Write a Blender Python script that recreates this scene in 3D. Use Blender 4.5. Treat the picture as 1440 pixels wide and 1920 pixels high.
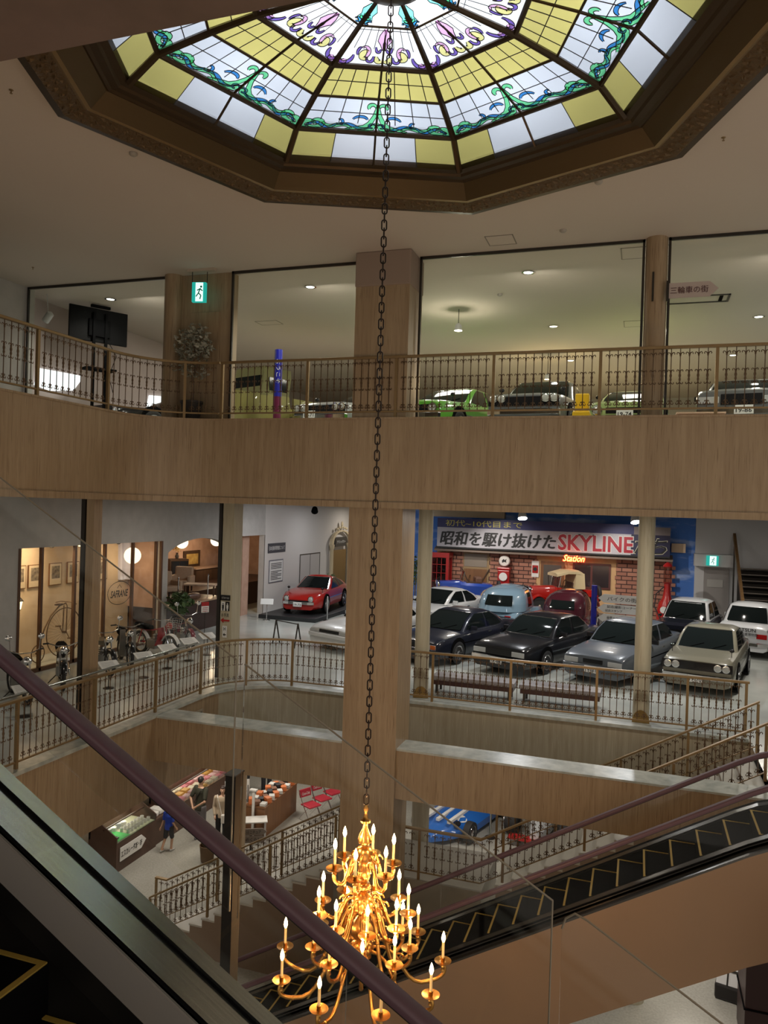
import bpy, bmesh, math, random
from mathutils import Vector, Matrix
random.seed(7)
PI = math.pi
R = math.radians
SC = bpy.context.scene
COL = SC.collection
for _o in list(bpy.data.objects):
    bpy.data.objects.remove(_o)

# ------------------------------------------------------------ camera, world, exposure
F3, F2, EYE, CEIL = 10.855, 5.08, 9.3, 13.81
cam = bpy.data.cameras.new('camera')
cam.sensor_fit = 'VERTICAL'
cam.sensor_height = 36.0
cam.lens = 1431.4 * 36.0 / 1920.0
cam.clip_start = 0.05
cam.clip_end = 200
camo = bpy.data.objects.new('camera', cam)
COL.objects.link(camo)
_y, _p, _r = 0.3232, -0.0059, 0.0312
_f = Vector((-math.sin(_y) * math.cos(_p), math.cos(_y) * math.cos(_p), math.sin(_p)))
_x0 = Vector((math.cos(_y), math.sin(_y), 0))
_u0 = _x0.cross(_f)
_x = _x0 * math.cos(_r) + _u0 * math.sin(_r)
_u = _u0 * math.cos(_r) - _x0 * math.sin(_r)
camo.matrix_world = Matrix(((_x.x, _u.x, -_f.x, 0), (_x.y, _u.y, -_f.y, 0), (_x.z, _u.z, -_f.z, EYE), (0, 0, 0, 1)))
SC.camera = camo
W = bpy.data.worlds.new('world')
SC.world = W
W.use_nodes = True
W.node_tree.nodes['Background'].inputs[0].default_value = (1.0, 0.9, 0.76, 1)
W.node_tree.nodes['Background'].inputs[1].default_value = 0.7
SC.view_settings.view_transform = 'Standard'
SC.view_settings.look = 'None'
SC.view_settings.exposure = 0.0
SC.view_settings.gamma = 1.0
SC.view_settings.use_curve_mapping = False
SC.cycles.max_bounces = 6
SC.cycles.diffuse_bounces = 3
SC.cycles.glossy_bounces = 3
SC.cycles.transmission_bounces = 4
SC.cycles.transparent_max_bounces = 16
SC.cycles.caustics_reflective = False
SC.cycles.caustics_refractive = False
SC.cycles.sample_clamp_indirect = 4.0
SC.cycles.use_denoising = True
try:
    SC.cycles.use_adaptive_sampling = True
    SC.cycles.adaptive_threshold = 0.02
except Exception:
    pass


def lamp(kind, loc, power, color, size=0.1, rot=None, name='lamp', blend=0.5, spot=100, size_y=None):
    d = bpy.data.lights.new(name, kind)
    d.energy = power
    d.color = color
    if kind == 'AREA':
        d.size = size
        if size_y:
            d.shape = 'RECTANGLE'
            d.size_y = size_y
    else:
        d.shadow_soft_size = size
    if kind == 'SPOT':
        d.spot_size = R(spot)
        d.spot_blend = blend
    o = bpy.data.objects.new(name, d)
    o.location = loc
    if rot:
        o.rotation_euler = rot
    COL.objects.link(o)
    return o


# unseen lamps added to lift the stairwell fascia and front-light the upper hall cars
for lx in (-7.0, -3.0, 0.0, 2.5):
    lamp('AREA', (lx, 14.3, 9.25), 34, (1.0, 0.92, 0.8), 0.35, name='stairwell_fill')
for lx in (-10.5, -6.2, -2.0, 2.2):
    lamp('AREA', (lx, 13.95, 13.55), 30, (1.0, 0.94, 0.85), 0.35, rot=(R(32), 0, 0), name='upper_hall_fill')
# hall ceilings: area lamps under the ceilings of the three floors
WARM, NEUT, COOL = (1.0, 0.78, 0.55), (1.0, 0.92, 0.82), (0.95, 0.97, 1.0)
for lx, ly, pw, c in ((-7.5, 21.5, 150, NEUT), (-2.0, 19.5, 150, NEUT), (3.0, 20.5, 120, NEUT), (-10.8, 24.5, 130, COOL), (-6.0, 27.0, 105, NEUT),
                      (-1.0, 27.0, 150, NEUT), (4.0, 27.5, 110, NEUT), (-11.0, 18.0, 80, NEUT), (-10.8, 12.0, 45, NEUT), (-11.5, 29.5, 90, COOL), (-11.9, 34.3, 110, NEUT)):
    lamp('AREA', (lx, ly, 9.24), pw * 0.42, c, 0.4, name='hall_ceiling_light')
for lx, ly, pw in ((-11.0, 17.5, 50), (-10.3, 21.3, 60), (-7.0, 19.5, 46), (-3.5, 20.0, 40), (0.5, 15.5, 60), (-11.2, 13.0, 22), (1.5, 19.5, 30)):
    lamp('AREA', (lx, ly, 3.42), pw * 1.3, (1.0, 0.9, 0.78), 0.8, name='ground_floor_ceiling_light')
for lx, ly, pw, c in ((-9.5, 18.5, 105, NEUT), (-5.0, 19.5, 88, NEUT), (0.0, 19.5, 105, NEUT), (3.5, 18.0, 90, COOL), (-1.5, 25.5, 150, (1.0, 0.76, 0.45))):
    lamp('AREA', (lx, ly, 13.7), pw, c, 1.2, name='upper_hall_light')

# ------------------------------------------------------------ materials
def mat(name, color=(0.5, 0.5, 0.5), rough=0.5, metal=0.0, emit=None, es=0.0, noise=None, bump=0.0, bscale=40.0, coat=0.0, spec=None, axis=(1, 1, 1)):
    m = bpy.data.materials.new(name)
    m.use_nodes = True
    nt = m.node_tree
    b = nt.nodes['Principled BSDF']
    b.inputs['Base Color'].default_value = (*color, 1)
    b.inputs['Roughness'].default_value = rough
    b.inputs['Metallic'].default_value = metal
    if coat:
        b.inputs['Coat Weight'].default_value = coat
        b.inputs['Coat Roughness'].default_value = 0.04
    if spec is not None:
        b.inputs['Specular IOR Level'].default_value = spec
    if emit:
        b.inputs['Emission Color'].default_value = (*emit, 1)
        b.inputs['Emission Strength'].default_value = es
    if noise or bump:
        tc = nt.nodes.new('ShaderNodeTexCoord')
        mp = nt.nodes.new('ShaderNodeMapping')
        mp.inputs['Scale'].default_value = axis
        nt.links.new(tc.outputs['Object'], mp.inputs['Vector'])
    if noise:
        c2, sc = noise
        n = nt.nodes.new('ShaderNodeTexNoise')
        n.inputs['Scale'].default_value = sc
        n.inputs['Detail'].default_value = 5
        nt.links.new(mp.outputs[0], n.inputs['Vector'])
        r = nt.nodes.new('ShaderNodeValToRGB')
        r.color_ramp.elements[0].position = 0.32
        r.color_ramp.elements[1].position = 0.68
        r.color_ramp.elements[0].color = (*color, 1)
        r.color_ramp.elements[1].color = (*c2, 1)
        nt.links.new(n.outputs['Fac'], r.inputs[0])
        nt.links.new(r.outputs[0], b.inputs['Base Color'])
    if bump:
        n2 = nt.nodes.new('ShaderNodeTexNoise')
        n2.inputs['Scale'].default_value = bscale
        n2.inputs['Detail'].default_value = 4
        nt.links.new(mp.outputs[0], n2.inputs['Vector'])
        bp = nt.nodes.new('ShaderNodeBump')
        bp.inputs['Strength'].default_value = bump
        bp.inputs['Distance'].default_value = 0.02
        nt.links.new(n2.outputs['Fac'], bp.inputs['Height'])
        nt.links.new(bp.outputs[0], b.inputs['Normal'])
    return m


def mat_emit(name, color, s):
    m = bpy.data.materials.new(name)
    m.use_nodes = True
    nt = m.node_tree
    nt.nodes.clear()
    e = nt.nodes.new('ShaderNodeEmission')
    e.inputs[0].default_value = (*color, 1)
    e.inputs[1].default_value = s
    o = nt.nodes.new('ShaderNodeOutputMaterial')
    nt.links.new(e.outputs[0], o.inputs[0])
    return m


def mat_glass(name, tint=(1, 1, 1), refl=0.06, rough=0.02, dif=0.0, difc=(0.8, 0.8, 0.8)):
    """thin sheet of glass: see-through, with a fresnel reflection (and optionally a little haze)"""
    m = bpy.data.materials.new(name)
    m.use_nodes = True
    nt = m.node_tree
    nt.nodes.clear()
    t = nt.nodes.new('ShaderNodeBsdfTransparent')
    t.inputs[0].default_value = (*tint, 1)
    g = nt.nodes.new('ShaderNodeBsdfGlossy')
    g.inputs['Roughness'].default_value = rough
    lw = nt.nodes.new('ShaderNodeLayerWeight')
    lw.inputs[0].default_value = 0.12
    ma = nt.nodes.new('ShaderNodeMath')
    ma.operation = 'MULTIPLY_ADD'
    ma.inputs[1].default_value = 0.6
    ma.inputs[2].default_value = refl
    ma.use_clamp = True
    nt.links.new(lw.outputs['Fresnel'], ma.inputs[0])
    mx = nt.nodes.new('ShaderNodeMixShader')
    nt.links.new(ma.outputs[0], mx.inputs[0])
    nt.links.new(t.outputs[0], mx.inputs[1])
    nt.links.new(g.outputs[0], mx.inputs[2])
    out = mx
    if dif:
        d = nt.nodes.new('ShaderNodeBsdfTranslucent')
        d.inputs[0].default_value = (*difc, 1)
        mx2 = nt.nodes.new('ShaderNodeMixShader')
        mx2.inputs[0].default_value = dif
        nt.links.new(mx.outputs[0], mx2.inputs[1])
        nt.links.new(d.outputs[0], mx2.inputs[2])
        out = mx2
    o = nt.nodes.new('ShaderNodeOutputMaterial')
    nt.links.new(out.outputs[0], o.inputs[0])
    return m


def mat_travertine(name, c1, c2, c3, rough=0.38):
    m = bpy.data.materials.new(name)
    m.use_nodes = True
    nt = m.node_tree
    b = nt.nodes['Principled BSDF']
    b.inputs['Roughness'].default_value = rough
    b.inputs['Specular IOR Level'].default_value = 0.35
    tc = nt.nodes.new('ShaderNodeTexCoord')

    def ns(scale, xyz, det):
        mp = nt.nodes.new('ShaderNodeMapping')
        mp.inputs['Scale'].default_value = xyz
        nt.links.new(tc.outputs['Object'], mp.inputs['Vector'])
        n = nt.nodes.new('ShaderNodeTexNoise')
        n.inputs['Scale'].default_value = scale
        n.inputs['Detail'].default_value = det
        nt.links.new(mp.outputs[0], n.inputs['Vector'])
        return n
    n1 = ns(14, (1, 1, 0.06), 6)
    n2 = ns(60, (1, 1, 0.035), 3)
    n3 = ns(1.1, (1, 1, 0.3), 2)
    r = nt.nodes.new('ShaderNodeValToRGB')
    cr = r.color_ramp
    cr.elements[0].position = 0.3
    cr.elements[0].color = (*c1, 1)
    cr.elements[1].position = 0.72
    cr.elements[1].color = (*c2, 1)
    nt.links.new(n1.outputs['Fac'], r.inputs[0])
    r2 = nt.nodes.new('ShaderNodeValToRGB')
    r2.color_ramp.elements[0].position = 0.56
    r2.color_ramp.elements[0].color = (0, 0, 0, 1)
    r2.color_ramp.elements[1].position = 0.75
    r2.color_ramp.elements[1].color = (1, 1, 1, 1)
    nt.links.new(n2.outputs['Fac'], r2.inputs[0])
    mx = nt.nodes.new('ShaderNodeMix')
    mx.data_type = 'RGBA'
    nt.links.new(r2.outputs[0], mx.inputs[0])
    nt.links.new(r.outputs[0], mx.inputs[6])
    mx.inputs[7].default_value = (*c3, 1)
    mx2 = nt.nodes.new('ShaderNodeMix')
    mx2.data_type = 'RGBA'
    mx2.blend_type = 'MULTIPLY'
    mx2.inputs[0].default_value = 0.35
    nt.links.new(mx.outputs[2], mx2.inputs[6])
    nt.links.new(n3.outputs['Color'], mx2.inputs[7])
    r3 = nt.nodes.new('ShaderNodeValToRGB')
    r3.color_ramp.elements[0].position = 0.3
    r3.color_ramp.elements[0].color = (0.72, 0.7, 0.68, 1)
    r3.color_ramp.elements[1].position = 0.7
    r3.color_ramp.elements[1].color = (1, 1, 1, 1)
    nt.links.new(n3.outputs['Fac'], r3.inputs[0])
    nt.links.new(r3.outputs[0], mx2.inputs[7])
    nt.links.new(mx2.outputs[2], b.inputs['Base Color'])
    return m


def mat_brick(name, c1, c2, mortar, scale, offs=(0, 0, 0), rot=(R(90), 0, 0), bw=0.5, rh=0.25, ms=0.02):
    m = bpy.data.materials.new(name)
    m.use_nodes = True
    nt = m.node_tree
    b = nt.nodes['Principled BSDF']
    b.inputs['Roughness'].default_value = 0.8
    tc = nt.nodes.new('ShaderNodeTexCoord')
    mp = nt.nodes.new('ShaderNodeMapping')
    mp.inputs['Rotation'].default_value = rot
    mp.inputs['Location'].default_value = offs
    nt.links.new(tc.outputs['Object'], mp.inputs['Vector'])
    br = nt.nodes.new('ShaderNodeTexBrick')
    br.inputs['Color1'].default_value = (*c1, 1)
    br.inputs['Color2'].default_value = (*c2, 1)
    br.inputs['Mortar'].default_value = (*mortar, 1)
    br.inputs['Scale'].default_value = scale
    br.inputs['Mortar Size'].default_value = ms
    br.inputs['Brick Width'].default_value = bw
    br.inputs['Row Height'].default_value = rh
    nt.links.new(mp.outputs[0], br.inputs['Vector'])
    nt.links.new(br.outputs['Color'], b.inputs['Base Color'])
    return m


def mat_sky_mural(name):
    m = bpy.data.materials.new(name)
    m.use_nodes = True
    nt = m.node_tree
    b = nt.nodes['Principled BSDF']
    b.inputs['Roughness'].default_value = 0.8
    tc = nt.nodes.new('ShaderNodeTexCoord')
    mp = nt.nodes.new('ShaderNodeMapping')
    mp.inputs['Scale'].default_value = (0.5, 1, 1.6)
    nt.links.new(tc.outputs['Object'], mp.inputs['Vector'])
    n = nt.nodes.new('ShaderNodeTexNoise')
    n.inputs['Scale'].default_value = 1.3
    n.inputs['Detail'].default_value = 6
    nt.links.new(mp.outputs[0], n.inputs['Vector'])
    r = nt.nodes.new('ShaderNodeValToRGB')
    r.color_ramp.elements[0].position = 0.52
    r.color_ramp.elements[0].color = (0.07, 0.2, 0.62, 1)
    r.color_ramp.elements[1].position = 0.75
    r.color_ramp.elements[1].color = (0.6, 0.7, 0.9, 1)
    nt.links.new(n.outputs['Fac'], r.inputs[0])
    nt.links.new(r.outputs[0], b.inputs['Base Color'])
    return m


# ------------------------------------------------------------ mesh builder
class MB:
    def __init__(s):
        s.v, s.f, s.m = [], [], []

    def add(s, vs, fs, mi=0):
        n = len(s.v)
        s.v += [tuple(v) for v in vs]
        s.f += [tuple(i + n for i in f) for f in fs]
        s.m += [mi] * len(fs)
        return s

    def box(s, a, b, mi=0):
        x0, y0, z0 = a
        x1, y1, z1 = b
        return s.add([(x0, y0, z0), (x1, y0, z0), (x1, y1, z0), (x0, y1, z0), (x0, y0, z1), (x1, y0, z1), (x1, y1, z1), (x0, y1, z1)],
                     [(3, 2, 1, 0), (4, 5, 6, 7), (0, 1, 5, 4), (1, 2, 6, 5), (2, 3, 7, 6), (3, 0, 4, 7)], mi)

    def cbox(s, c, d, mi=0, M=None):
        h = [x / 2 for x in d]
        n = len(s.v)
        s.box([-q for q in h], h, mi)
        for i in range(n, len(s.v)):
            p = Vector(s.v[i])
            if M is not None:
                p = M @ p
            s.v[i] = tuple(p + Vector(c))
        return s

    def loft(s, rings, cap=True, closed=True, mi=0):
        k = len(rings[0])
        vs = [p for r in rings for p in r]
        fs = []
        for i in range(len(rings) - 1):
            for j in range(k if closed else k - 1):
                a, b = i * k + j, i * k + (j + 1) % k
                fs.append((a, b, b + k, a + k))
        if cap and closed:
            fs.append(tuple(range(k - 1, -1, -1)))
            fs.append(tuple((len(rings) - 1) * k + j for j in range(k)))
        return s.add(vs, fs, mi)

    def tube(s, pts, r, n=8, mi=0, cap=True, closed=False, sx=1.0):
        pts = [Vector(p) for p in pts]
        if not isinstance(r, (list, tuple)):
            r = [r] * len(pts)
        rings = []
        up = None
        N = len(pts)
        for i, p in enumerate(pts):
            a = pts[i - 1] if (i > 0 or closed) else p
            b = pts[(i + 1) % N] if (i < N - 1 or closed) else p
            d = (b - a)
            if d.length < 1e-9:
                d = Vector((0, 0, 1))
            d.normalize()
            if up is None:
                up = Vector((0, 0, 1)) if abs(d.z) < 0.9 else Vector((0, 1, 0))
            x = d.cross(up)
            if x.length < 1e-6:
                x = d.cross(Vector((1, 0, 0)))
            x.normalize()
            up = x.cross(d)
            rings.append([tuple(p + (x * math.cos(2 * PI * k / n) * sx + up * math.sin(2 * PI * k / n)) * r[i]) for k in range(n)])
        if closed:
            rings.append(rings[0])
        return s.loft(rings, cap and not closed, True, mi)

    def lathe(s, prof, n=16, c=(0, 0, 0), mi=0, axis='z', cap=True):
        rings = []
        for r, z in prof:
            ring = []
            for k in range(n):
                a = 2 * PI * k / n
                x, y = r * math.cos(a), r * math.sin(a)
                if axis == 'z':
                    q = (x, y, z)
                elif axis == 'x':
                    q = (z, x, y)
                else:
                    q = (x, -z, y)
                ring.append((q[0] + c[0], q[1] + c[1], q[2] + c[2]))
            rings.append(ring)
        return s.loft(rings, cap, True, mi)

    def ball(s, c, r, n=10, mi=0):
        if not isinstance(r, (list, tuple)):
            r = (r, r, r)
        rings = []
        h = max(4, n // 2)
        for i in range(h + 1):
            t = PI * i / h
            q = max(math.sin(t), 0.02)
            rings.append([(c[0] + r[0] * q * math.cos(2 * PI * k / n), c[1] + r[1] * q * math.sin(2 * PI * k / n), c[2] - r[2] * math.cos(t)) for k in range(n)])
        return s.loft(rings, True, True, mi)

    def prism(s, poly, z0, z1, M=None, mi=0):
        """extrude a 2D polygon (x,y) from z0 to z1; M maps to place"""
        a = [Vector((p[0], p[1], z0)) for p in poly]
        b = [Vector((p[0], p[1], z1)) for p in poly]
        if M is not None:
            a = [M @ q for q in a]
            b = [M @ q for q in b]
        k = len(poly)
        fs = [(j, (j + 1) % k, (j + 1) % k + k, j + k) for j in range(k)]
        fs += [tuple(range(k - 1, -1, -1)), tuple(range(k, 2 * k))]
        return s.add([tuple(q) for q in a + b], fs, mi)

    def quad(s, a, b, c, d, mi=0):
        return s.add([a, b, c, d], [(0, 1, 2, 3)], mi)

    def xf(s, M):
        s.v = [tuple(M @ Vector(v)) for v in s.v]
        return s

    def mesh(s, name, mats, smooth=None):
        me = bpy.data.meshes.new(name)
        me.from_pydata(s.v, [], s.f)
        if not isinstance(mats, (list, tuple)):
            mats = [mats]
        for q in mats:
            me.materials.append(q)
        me.polygons.foreach_set('material_index', s.m)
        bm = bmesh.new()
        bm.from_mesh(me)
        bmesh.ops.recalc_face_normals(bm, faces=bm.faces)
        bm.to_mesh(me)
        bm.free()
        if smooth:
            me.polygons.foreach_set('use_smooth', [True] * len(me.polygons))
            me.set_sharp_from_angle(angle=R(smooth))
        me.update()
        return me

    def build(s, name, mats, parent=None, smooth=None, loc=None, rot=None, bevel=0, label=None, sub=0):
        o = bpy.data.objects.new(name, s.mesh(name, mats, smooth))
        COL.objects.link(o)
        if parent is not None:
            o.parent = parent
        if loc is not None:
            o.location = loc
        if rot is not None:
            o.rotation_euler = rot
        if label:
            o['label'] = label
        if bevel:
            b = o.modifiers.new('bevel', 'BEVEL')
            b.width = bevel
            b.segments = 2
            b.limit_method = 'ANGLE'
            b.angle_limit = R(40)
        if sub:
            b = o.modifiers.new('sub', 'SUBSURF')
            b.levels = sub
            b.render_levels = sub
        return o


def tag(o, label, cat, group=None):
    o['label'] = label
    o['category'] = cat
    if group:
        o['group'] = group
    return o


def struct(o):
    o['kind'] = 'structure'
    return o


def thing(name, label, cat, loc=(0, 0, 0), rz=0.0, group=None):
    o = bpy.data.objects.new(name, None)
    o.empty_display_size = 0.1
    COL.objects.link(o)
    o.location = loc
    o.rotation_euler = (0, 0, rz)
    return tag(o, label, cat, group)


def place(mesh, name, parent=None, loc=(0, 0, 0), rot=(0, 0, 0), scale=None):
    o = bpy.data.objects.new(name, mesh)
    COL.objects.link(o)
    o.parent = parent
    o.location = loc
    o.rotation_euler = rot
    if scale:
        o.scale = scale
    return o


def dup(root, loc, rz, label=None):
    r = root.copy()
    COL.objects.link(r)
    r.location = loc
    r.rotation_euler = (0, 0, rz)
    if label:
        r['label'] = label
    for ch in list(root.children):
        c = ch.copy()
        COL.objects.link(c)
        c.parent = r
        for g in ch.children:
            d = g.copy()
            COL.objects.link(d)
            d.parent = c
    return r


def text_mesh(body, w, h, mats, extrude=0.003, shear=0.0, bold=0.0, name='lettering', fit=True, fat=0.0):
    """lettering lying in the XZ plane, facing -Y, centred on the origin"""
    cu = bpy.data.curves.new('t', 'FONT')
    cu.body = body
    cu.shear = shear
    cu.offset = bold
    cu.resolution_u = 2
    o = bpy.data.objects.new('t', cu)
    COL.objects.link(o)
    dg = bpy.context.evaluated_depsgraph_get()
    me = bpy.data.meshes.new_from_object(o.evaluated_get(dg))
    bpy.data.objects.remove(o)
    bpy.data.curves.remove(cu)
    vs = [v.co.copy() for v in me.vertices]
    x0, x1 = min(v.x for v in vs), max(v.x for v in vs)
    y0, y1 = min(v.y for v in vs), max(v.y for v in vs)
    sx = w / (x1 - x0)
    sy = h / (y1 - y0) if fit else sx
    m = MB()
    pts = [((v.x - (x0 + x1) / 2) * sx, 0.0, (v.y - (y0 + y1) / 2) * sy) for v in vs]
    fs = [tuple(p.vertices) for p in me.polygons]
    m.add(pts, fs)
    if fat:
        for i, (dx, dz) in enumerate(((fat, 0), (-fat, 0), (0, fat * 0.6), (0, -fat * 0.6))):
            m.add([(x + dx, -0.0006 * (i + 1), z + dz) for x, y, z in pts], fs)
    bpy.data.meshes.remove(me)
    me = m.mesh(name, mats)
    return me


def lettering(body, w, h, mt, parent, loc, rot=(0, 0, 0), shear=0.0, bold=0.0, name='lettering', fit=True, fat=0.0):
    if any(ord(c) > 0x2e80 for c in body):
        fat, bold = max(fat, bold * 0.5 * h), 0.0
    return place(text_mesh(body, w, h, mt, shear=shear, bold=bold, name=name, fit=fit, fat=fat), name, parent, loc, rot)


def arc(cx, cy, r, a0, a1, n):
    return [(cx + r * math.cos(R(a0 + (a1 - a0) * i / n)), cy + r * math.sin(R(a0 + (a1 - a0) * i / n))) for i in range(n + 1)]


# ------------------------------------------------------------ palette
TRAV = mat_travertine('travertine', (0.315, 0.222, 0.135), (0.41, 0.305, 0.195), (0.19, 0.125, 0.072))
TRAVP = mat_travertine('travertine_pale', (0.46, 0.41, 0.30), (0.56, 0.51, 0.38), (0.36, 0.3, 0.2))
TRAVG = mat_travertine('travertine_grey', (0.36, 0.31, 0.22), (0.45, 0.4, 0.3), (0.54, 0.49, 0.38))
MARBLE = mat('marble', (0.52, 0.54, 0.5), 0.3, noise=((0.32, 0.35, 0.33), 6), axis=(1, 1, 1))
PLASTER = mat('ceiling_plaster', (0.62, 0.54, 0.47), 0.9, bump=0.12, bscale=220)
PLASTER2 = mat('hall_plaster', (0.62, 0.6, 0.55), 0.9)
WHITE = mat('white_paint', (0.62, 0.62, 0.63), 0.7)
WALLGREY = mat('grey_wallpaper', (0.5, 0.475, 0.45), 0.8, noise=((0.44, 0.42, 0.395), 3))
TILE2 = mat('pale_stone_floor', (0.56, 0.58, 0.54), 0.16, noise=((0.47, 0.5, 0.47), 1.1))
TILE1 = mat('terrazzo', (0.44, 0.43, 0.39), 0.22, noise=((0.35, 0.345, 0.31), 22))
TILE1.node_tree.nodes['Principled BSDF'].inputs['Specular IOR Level'].default_value = 0.5
BROWNPAINT = mat('brown_cladding', (0.27, 0.172, 0.105), 0.6, noise=((0.25, 0.158, 0.096), 0.7))
BRASS = mat('bronze_rail', (0.27, 0.18, 0.085), 0.42, 0.5)
IRON = mat('bronze_iron', (0.13, 0.08, 0.045), 0.45, 0.6)
BRONZE = mat('skylight_bronze', (0.075, 0.044, 0.012), 0.45, 0.2)
BRONZED = mat('skylight_dark_bronze', (0.05, 0.028, 0.01), 0.4, 0.4)
CARVED = mat('carved_bronze', (0.13, 0.08, 0.035), 0.42, 0.45, bump=1.0, bscale=26)
STEEL = mat('brushed_steel', (0.46, 0.485, 0.455), 0.2, 0.95, noise=((0.4, 0.42, 0.395), 3), axis=(1, 30, 1))
STEELD = mat('dark_steel', (0.06, 0.055, 0.05), 0.3, 0.7)
CHROME = mat('chrome', (0.75, 0.75, 0.76), 0.12, 1.0)
BLACK = mat('black', (0.004, 0.004, 0.0045), 0.85, spec=0.04)
BLACKG = mat('black_gloss', (0.012, 0.012, 0.014), 0.12)
RUBBER = mat('rubber', (0.02, 0.02, 0.021), 0.7)
HANDRAIL = mat('maroon_handrail', (0.10, 0.05, 0.065), 0.5)
YELLOW = mat('step_yellow', (0.42, 0.28, 0.05), 0.7)
GLASS = mat_glass('clear_glass', (0.95, 0.97, 0.95), 0.03)
GLASSU = mat_glass('upper_glass', (0.95, 0.97, 0.94), 0.0, 0.08)
ACRYL = mat_glass('acrylic', (0.97, 0.97, 0.96), 0.012)
EDGE = mat('acrylic_edge', (0.22, 0.18, 0.13), 0.3)
CARGLASS = mat('car_glass', (0.008, 0.011, 0.011), 0.06, spec=0.3)
GOLD = mat('polished_gold', (0.6, 0.31, 0.085), 0.28, 1.0)
WAX = mat('candle_wax', (0.85, 0.6, 0.3), 0.5, emit=(1.0, 0.5, 0.15), es=0.35)
FLAME = mat_emit('flame', (1.0, 0.72, 0.36), 26.0)
CHAINM = mat('chain_iron', (0.035, 0.024, 0.02), 0.42, 0.8)
LAMPON = mat_emit('lamp_on', (1.0, 0.97, 0.9), 7.0)
LAMPWARM = mat_emit('lamp_warm', (1.0, 0.75, 0.4), 5.0)
BLUEP = mat('royal_blue', (0.012, 0.016, 0.33), 0.4)
REDP = mat('red_paint', (0.36, 0.012, 0.012), 0.3, coat=0.5)
PAPER = mat('white_board', (0.72, 0.72, 0.7), 0.6)
INK = mat('ink', (0.015, 0.015, 0.016), 0.6)
DKWOOD = mat('dark_wood', (0.055, 0.03, 0.018), 0.4, noise=((0.075, 0.042, 0.026), 8), axis=(1, 1, 0.1))
WOOD = mat('brown_wood', (0.22, 0.1, 0.04), 0.45, noise=((0.17, 0.075, 0.03), 9), axis=(1, 1, 0.1))

# ------------------------------------------------------------ building shell
def slab(name, poly, z0, z1, mtop, mside, mbot, mleft=None):
    m = MB()
    k = len(poly)
    lo = [(x, y, z0) for x, y in poly]
    hi = [(x, y, z1) for x, y in poly]
    for j in range(k):
        q = (j + 1) % k
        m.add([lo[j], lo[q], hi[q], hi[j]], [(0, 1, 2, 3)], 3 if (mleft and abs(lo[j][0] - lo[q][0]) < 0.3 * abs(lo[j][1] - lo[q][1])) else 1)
    m.add(hi, [tuple(range(k))], 0)
    m.add(lo, [tuple(range(k - 1, -1, -1))], 2)
    return struct(m.build(name, [mtop, mside, mbot] + ([mleft] if mleft else [])))


X2, Y2B = -8.89, 16.05
XR = 2.1
corner2 = arc(X2 + 1.5, Y2B - 1.5, 1.5, 180, 90, 14)
corner3 = arc(-7.6, 11.3, 1.3, 180, 90, 14)
path2 = [(X2, 1.0)] + corner2 + [(XR, Y2B)]
path3 = [(-8.9, 1.0)] + corner3 + [(9.0, 12.6)]
o = MB().box((-24, -3, -0.2), (12, 28, 0)).build('floor', TILE1)
struct(o)
slab('floor.001', path2 + [(XR, 9.0), (9.0, 9.0), (9.0, 38), (-24, 38), (-24, 1.0)], 3.5, F2, TILE2, TRAVG, WHITE, TRAV)  # browner stone on the left edge puts its weaker light into colour
slab('floor.002', path3 + [(9.0, 38), (-24, 38), (-24, 1.0)], 9.29, F3, TILE2, TRAV, mat('darkened_underside', (0.13, 0.125, 0.12), 0.8))  # underside out of view, coloured dark to cut reflections in the cars


def offset_path(path, d):
    out = []
    for i, p in enumerate(path):
        a = Vector(path[max(i - 1, 0)])
        b = Vector(path[min(i + 1, len(path) - 1)])
        t = (b - a).normalized()
        n = Vector((t.y, -t.x))
        out.append((p[0] + n.x * d, p[1] + n.y * d))
    return out


def sweep(name, path, d0, d1, z0, z1, mt, parent=None, bevel=0):
    a, b = offset_path(path, d0), offset_path(path, d1)
    rings = [[(a[i][0], a[i][1], z0), (b[i][0], b[i][1], z0), (b[i][0], b[i][1], z1), (a[i][0], a[i][1], z1)] for i in range(len(path))]
    return MB().loft(rings).build(name, mt, parent, bevel=bevel)


# travertine nosing along the foot of the upper fascia and marble kerbs on the edges
struct(sweep('trim_1', path3, -0.02, 0.035, 9.285, 9.395, TRAV))
struct(sweep('trim_2', path3, -0.05, 0.015, F3 - 0.02, F3 + 0.015, TRAV))
struct(sweep('trim_3', path2, -0.22, 0.03, F2 - 0.045, F2 + 0.02, MARBLE))

# the beam that crosses the void in front of the stair, and the piers and columns
b = MB()
b.box((X2, 12.78, 4.2), (2.6, 13.32, F2 - 0.03), 0)
b.box((X2 + 0.06, 12.76, F2 - 0.03), (2.6, 13.34, F2 + 0.004), 1)
struct(b.build('trim_4', [TRAV, MARBLE]))
p = MB()
p.box((-4.91, 12.7, 0), (-3.91, 13.5, 13.2))
struct(p.build('pillar', TRAV))
p = MB()
p.box((-4.925, 12.68, 13.2), (-3.895, 13.52, CEIL))
struct(p.build('pillar.001', mat('pier_head_paint', (0.30, 0.225, 0.18), 0.8), bevel=0.02))


def column(name, x, y, r, z0, z1, mt, collar=True):
    o = struct(MB().lathe([(r, z0), (r, z1)], 28, (x, y, 0)).build(name, mt, smooth=40))
    if collar:
        a = math.atan2(-y, -x)
        m = MB().prism([(0.17 * math.cos(R(t)), 0.17 * math.sin(R(t)) * 1.5) for t in range(0, 181, 12)], 0, 0.03)
        m.build('base_plaque', mat('brass_plaque', (0.30, 0.2, 0.07), 0.4, 0.7), o, loc=(x + (r + 0.01) * math.cos(a), y + (r + 0.01) * math.sin(a), z0), rot=(R(90), 0, a + R(90)))
    return o


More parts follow.
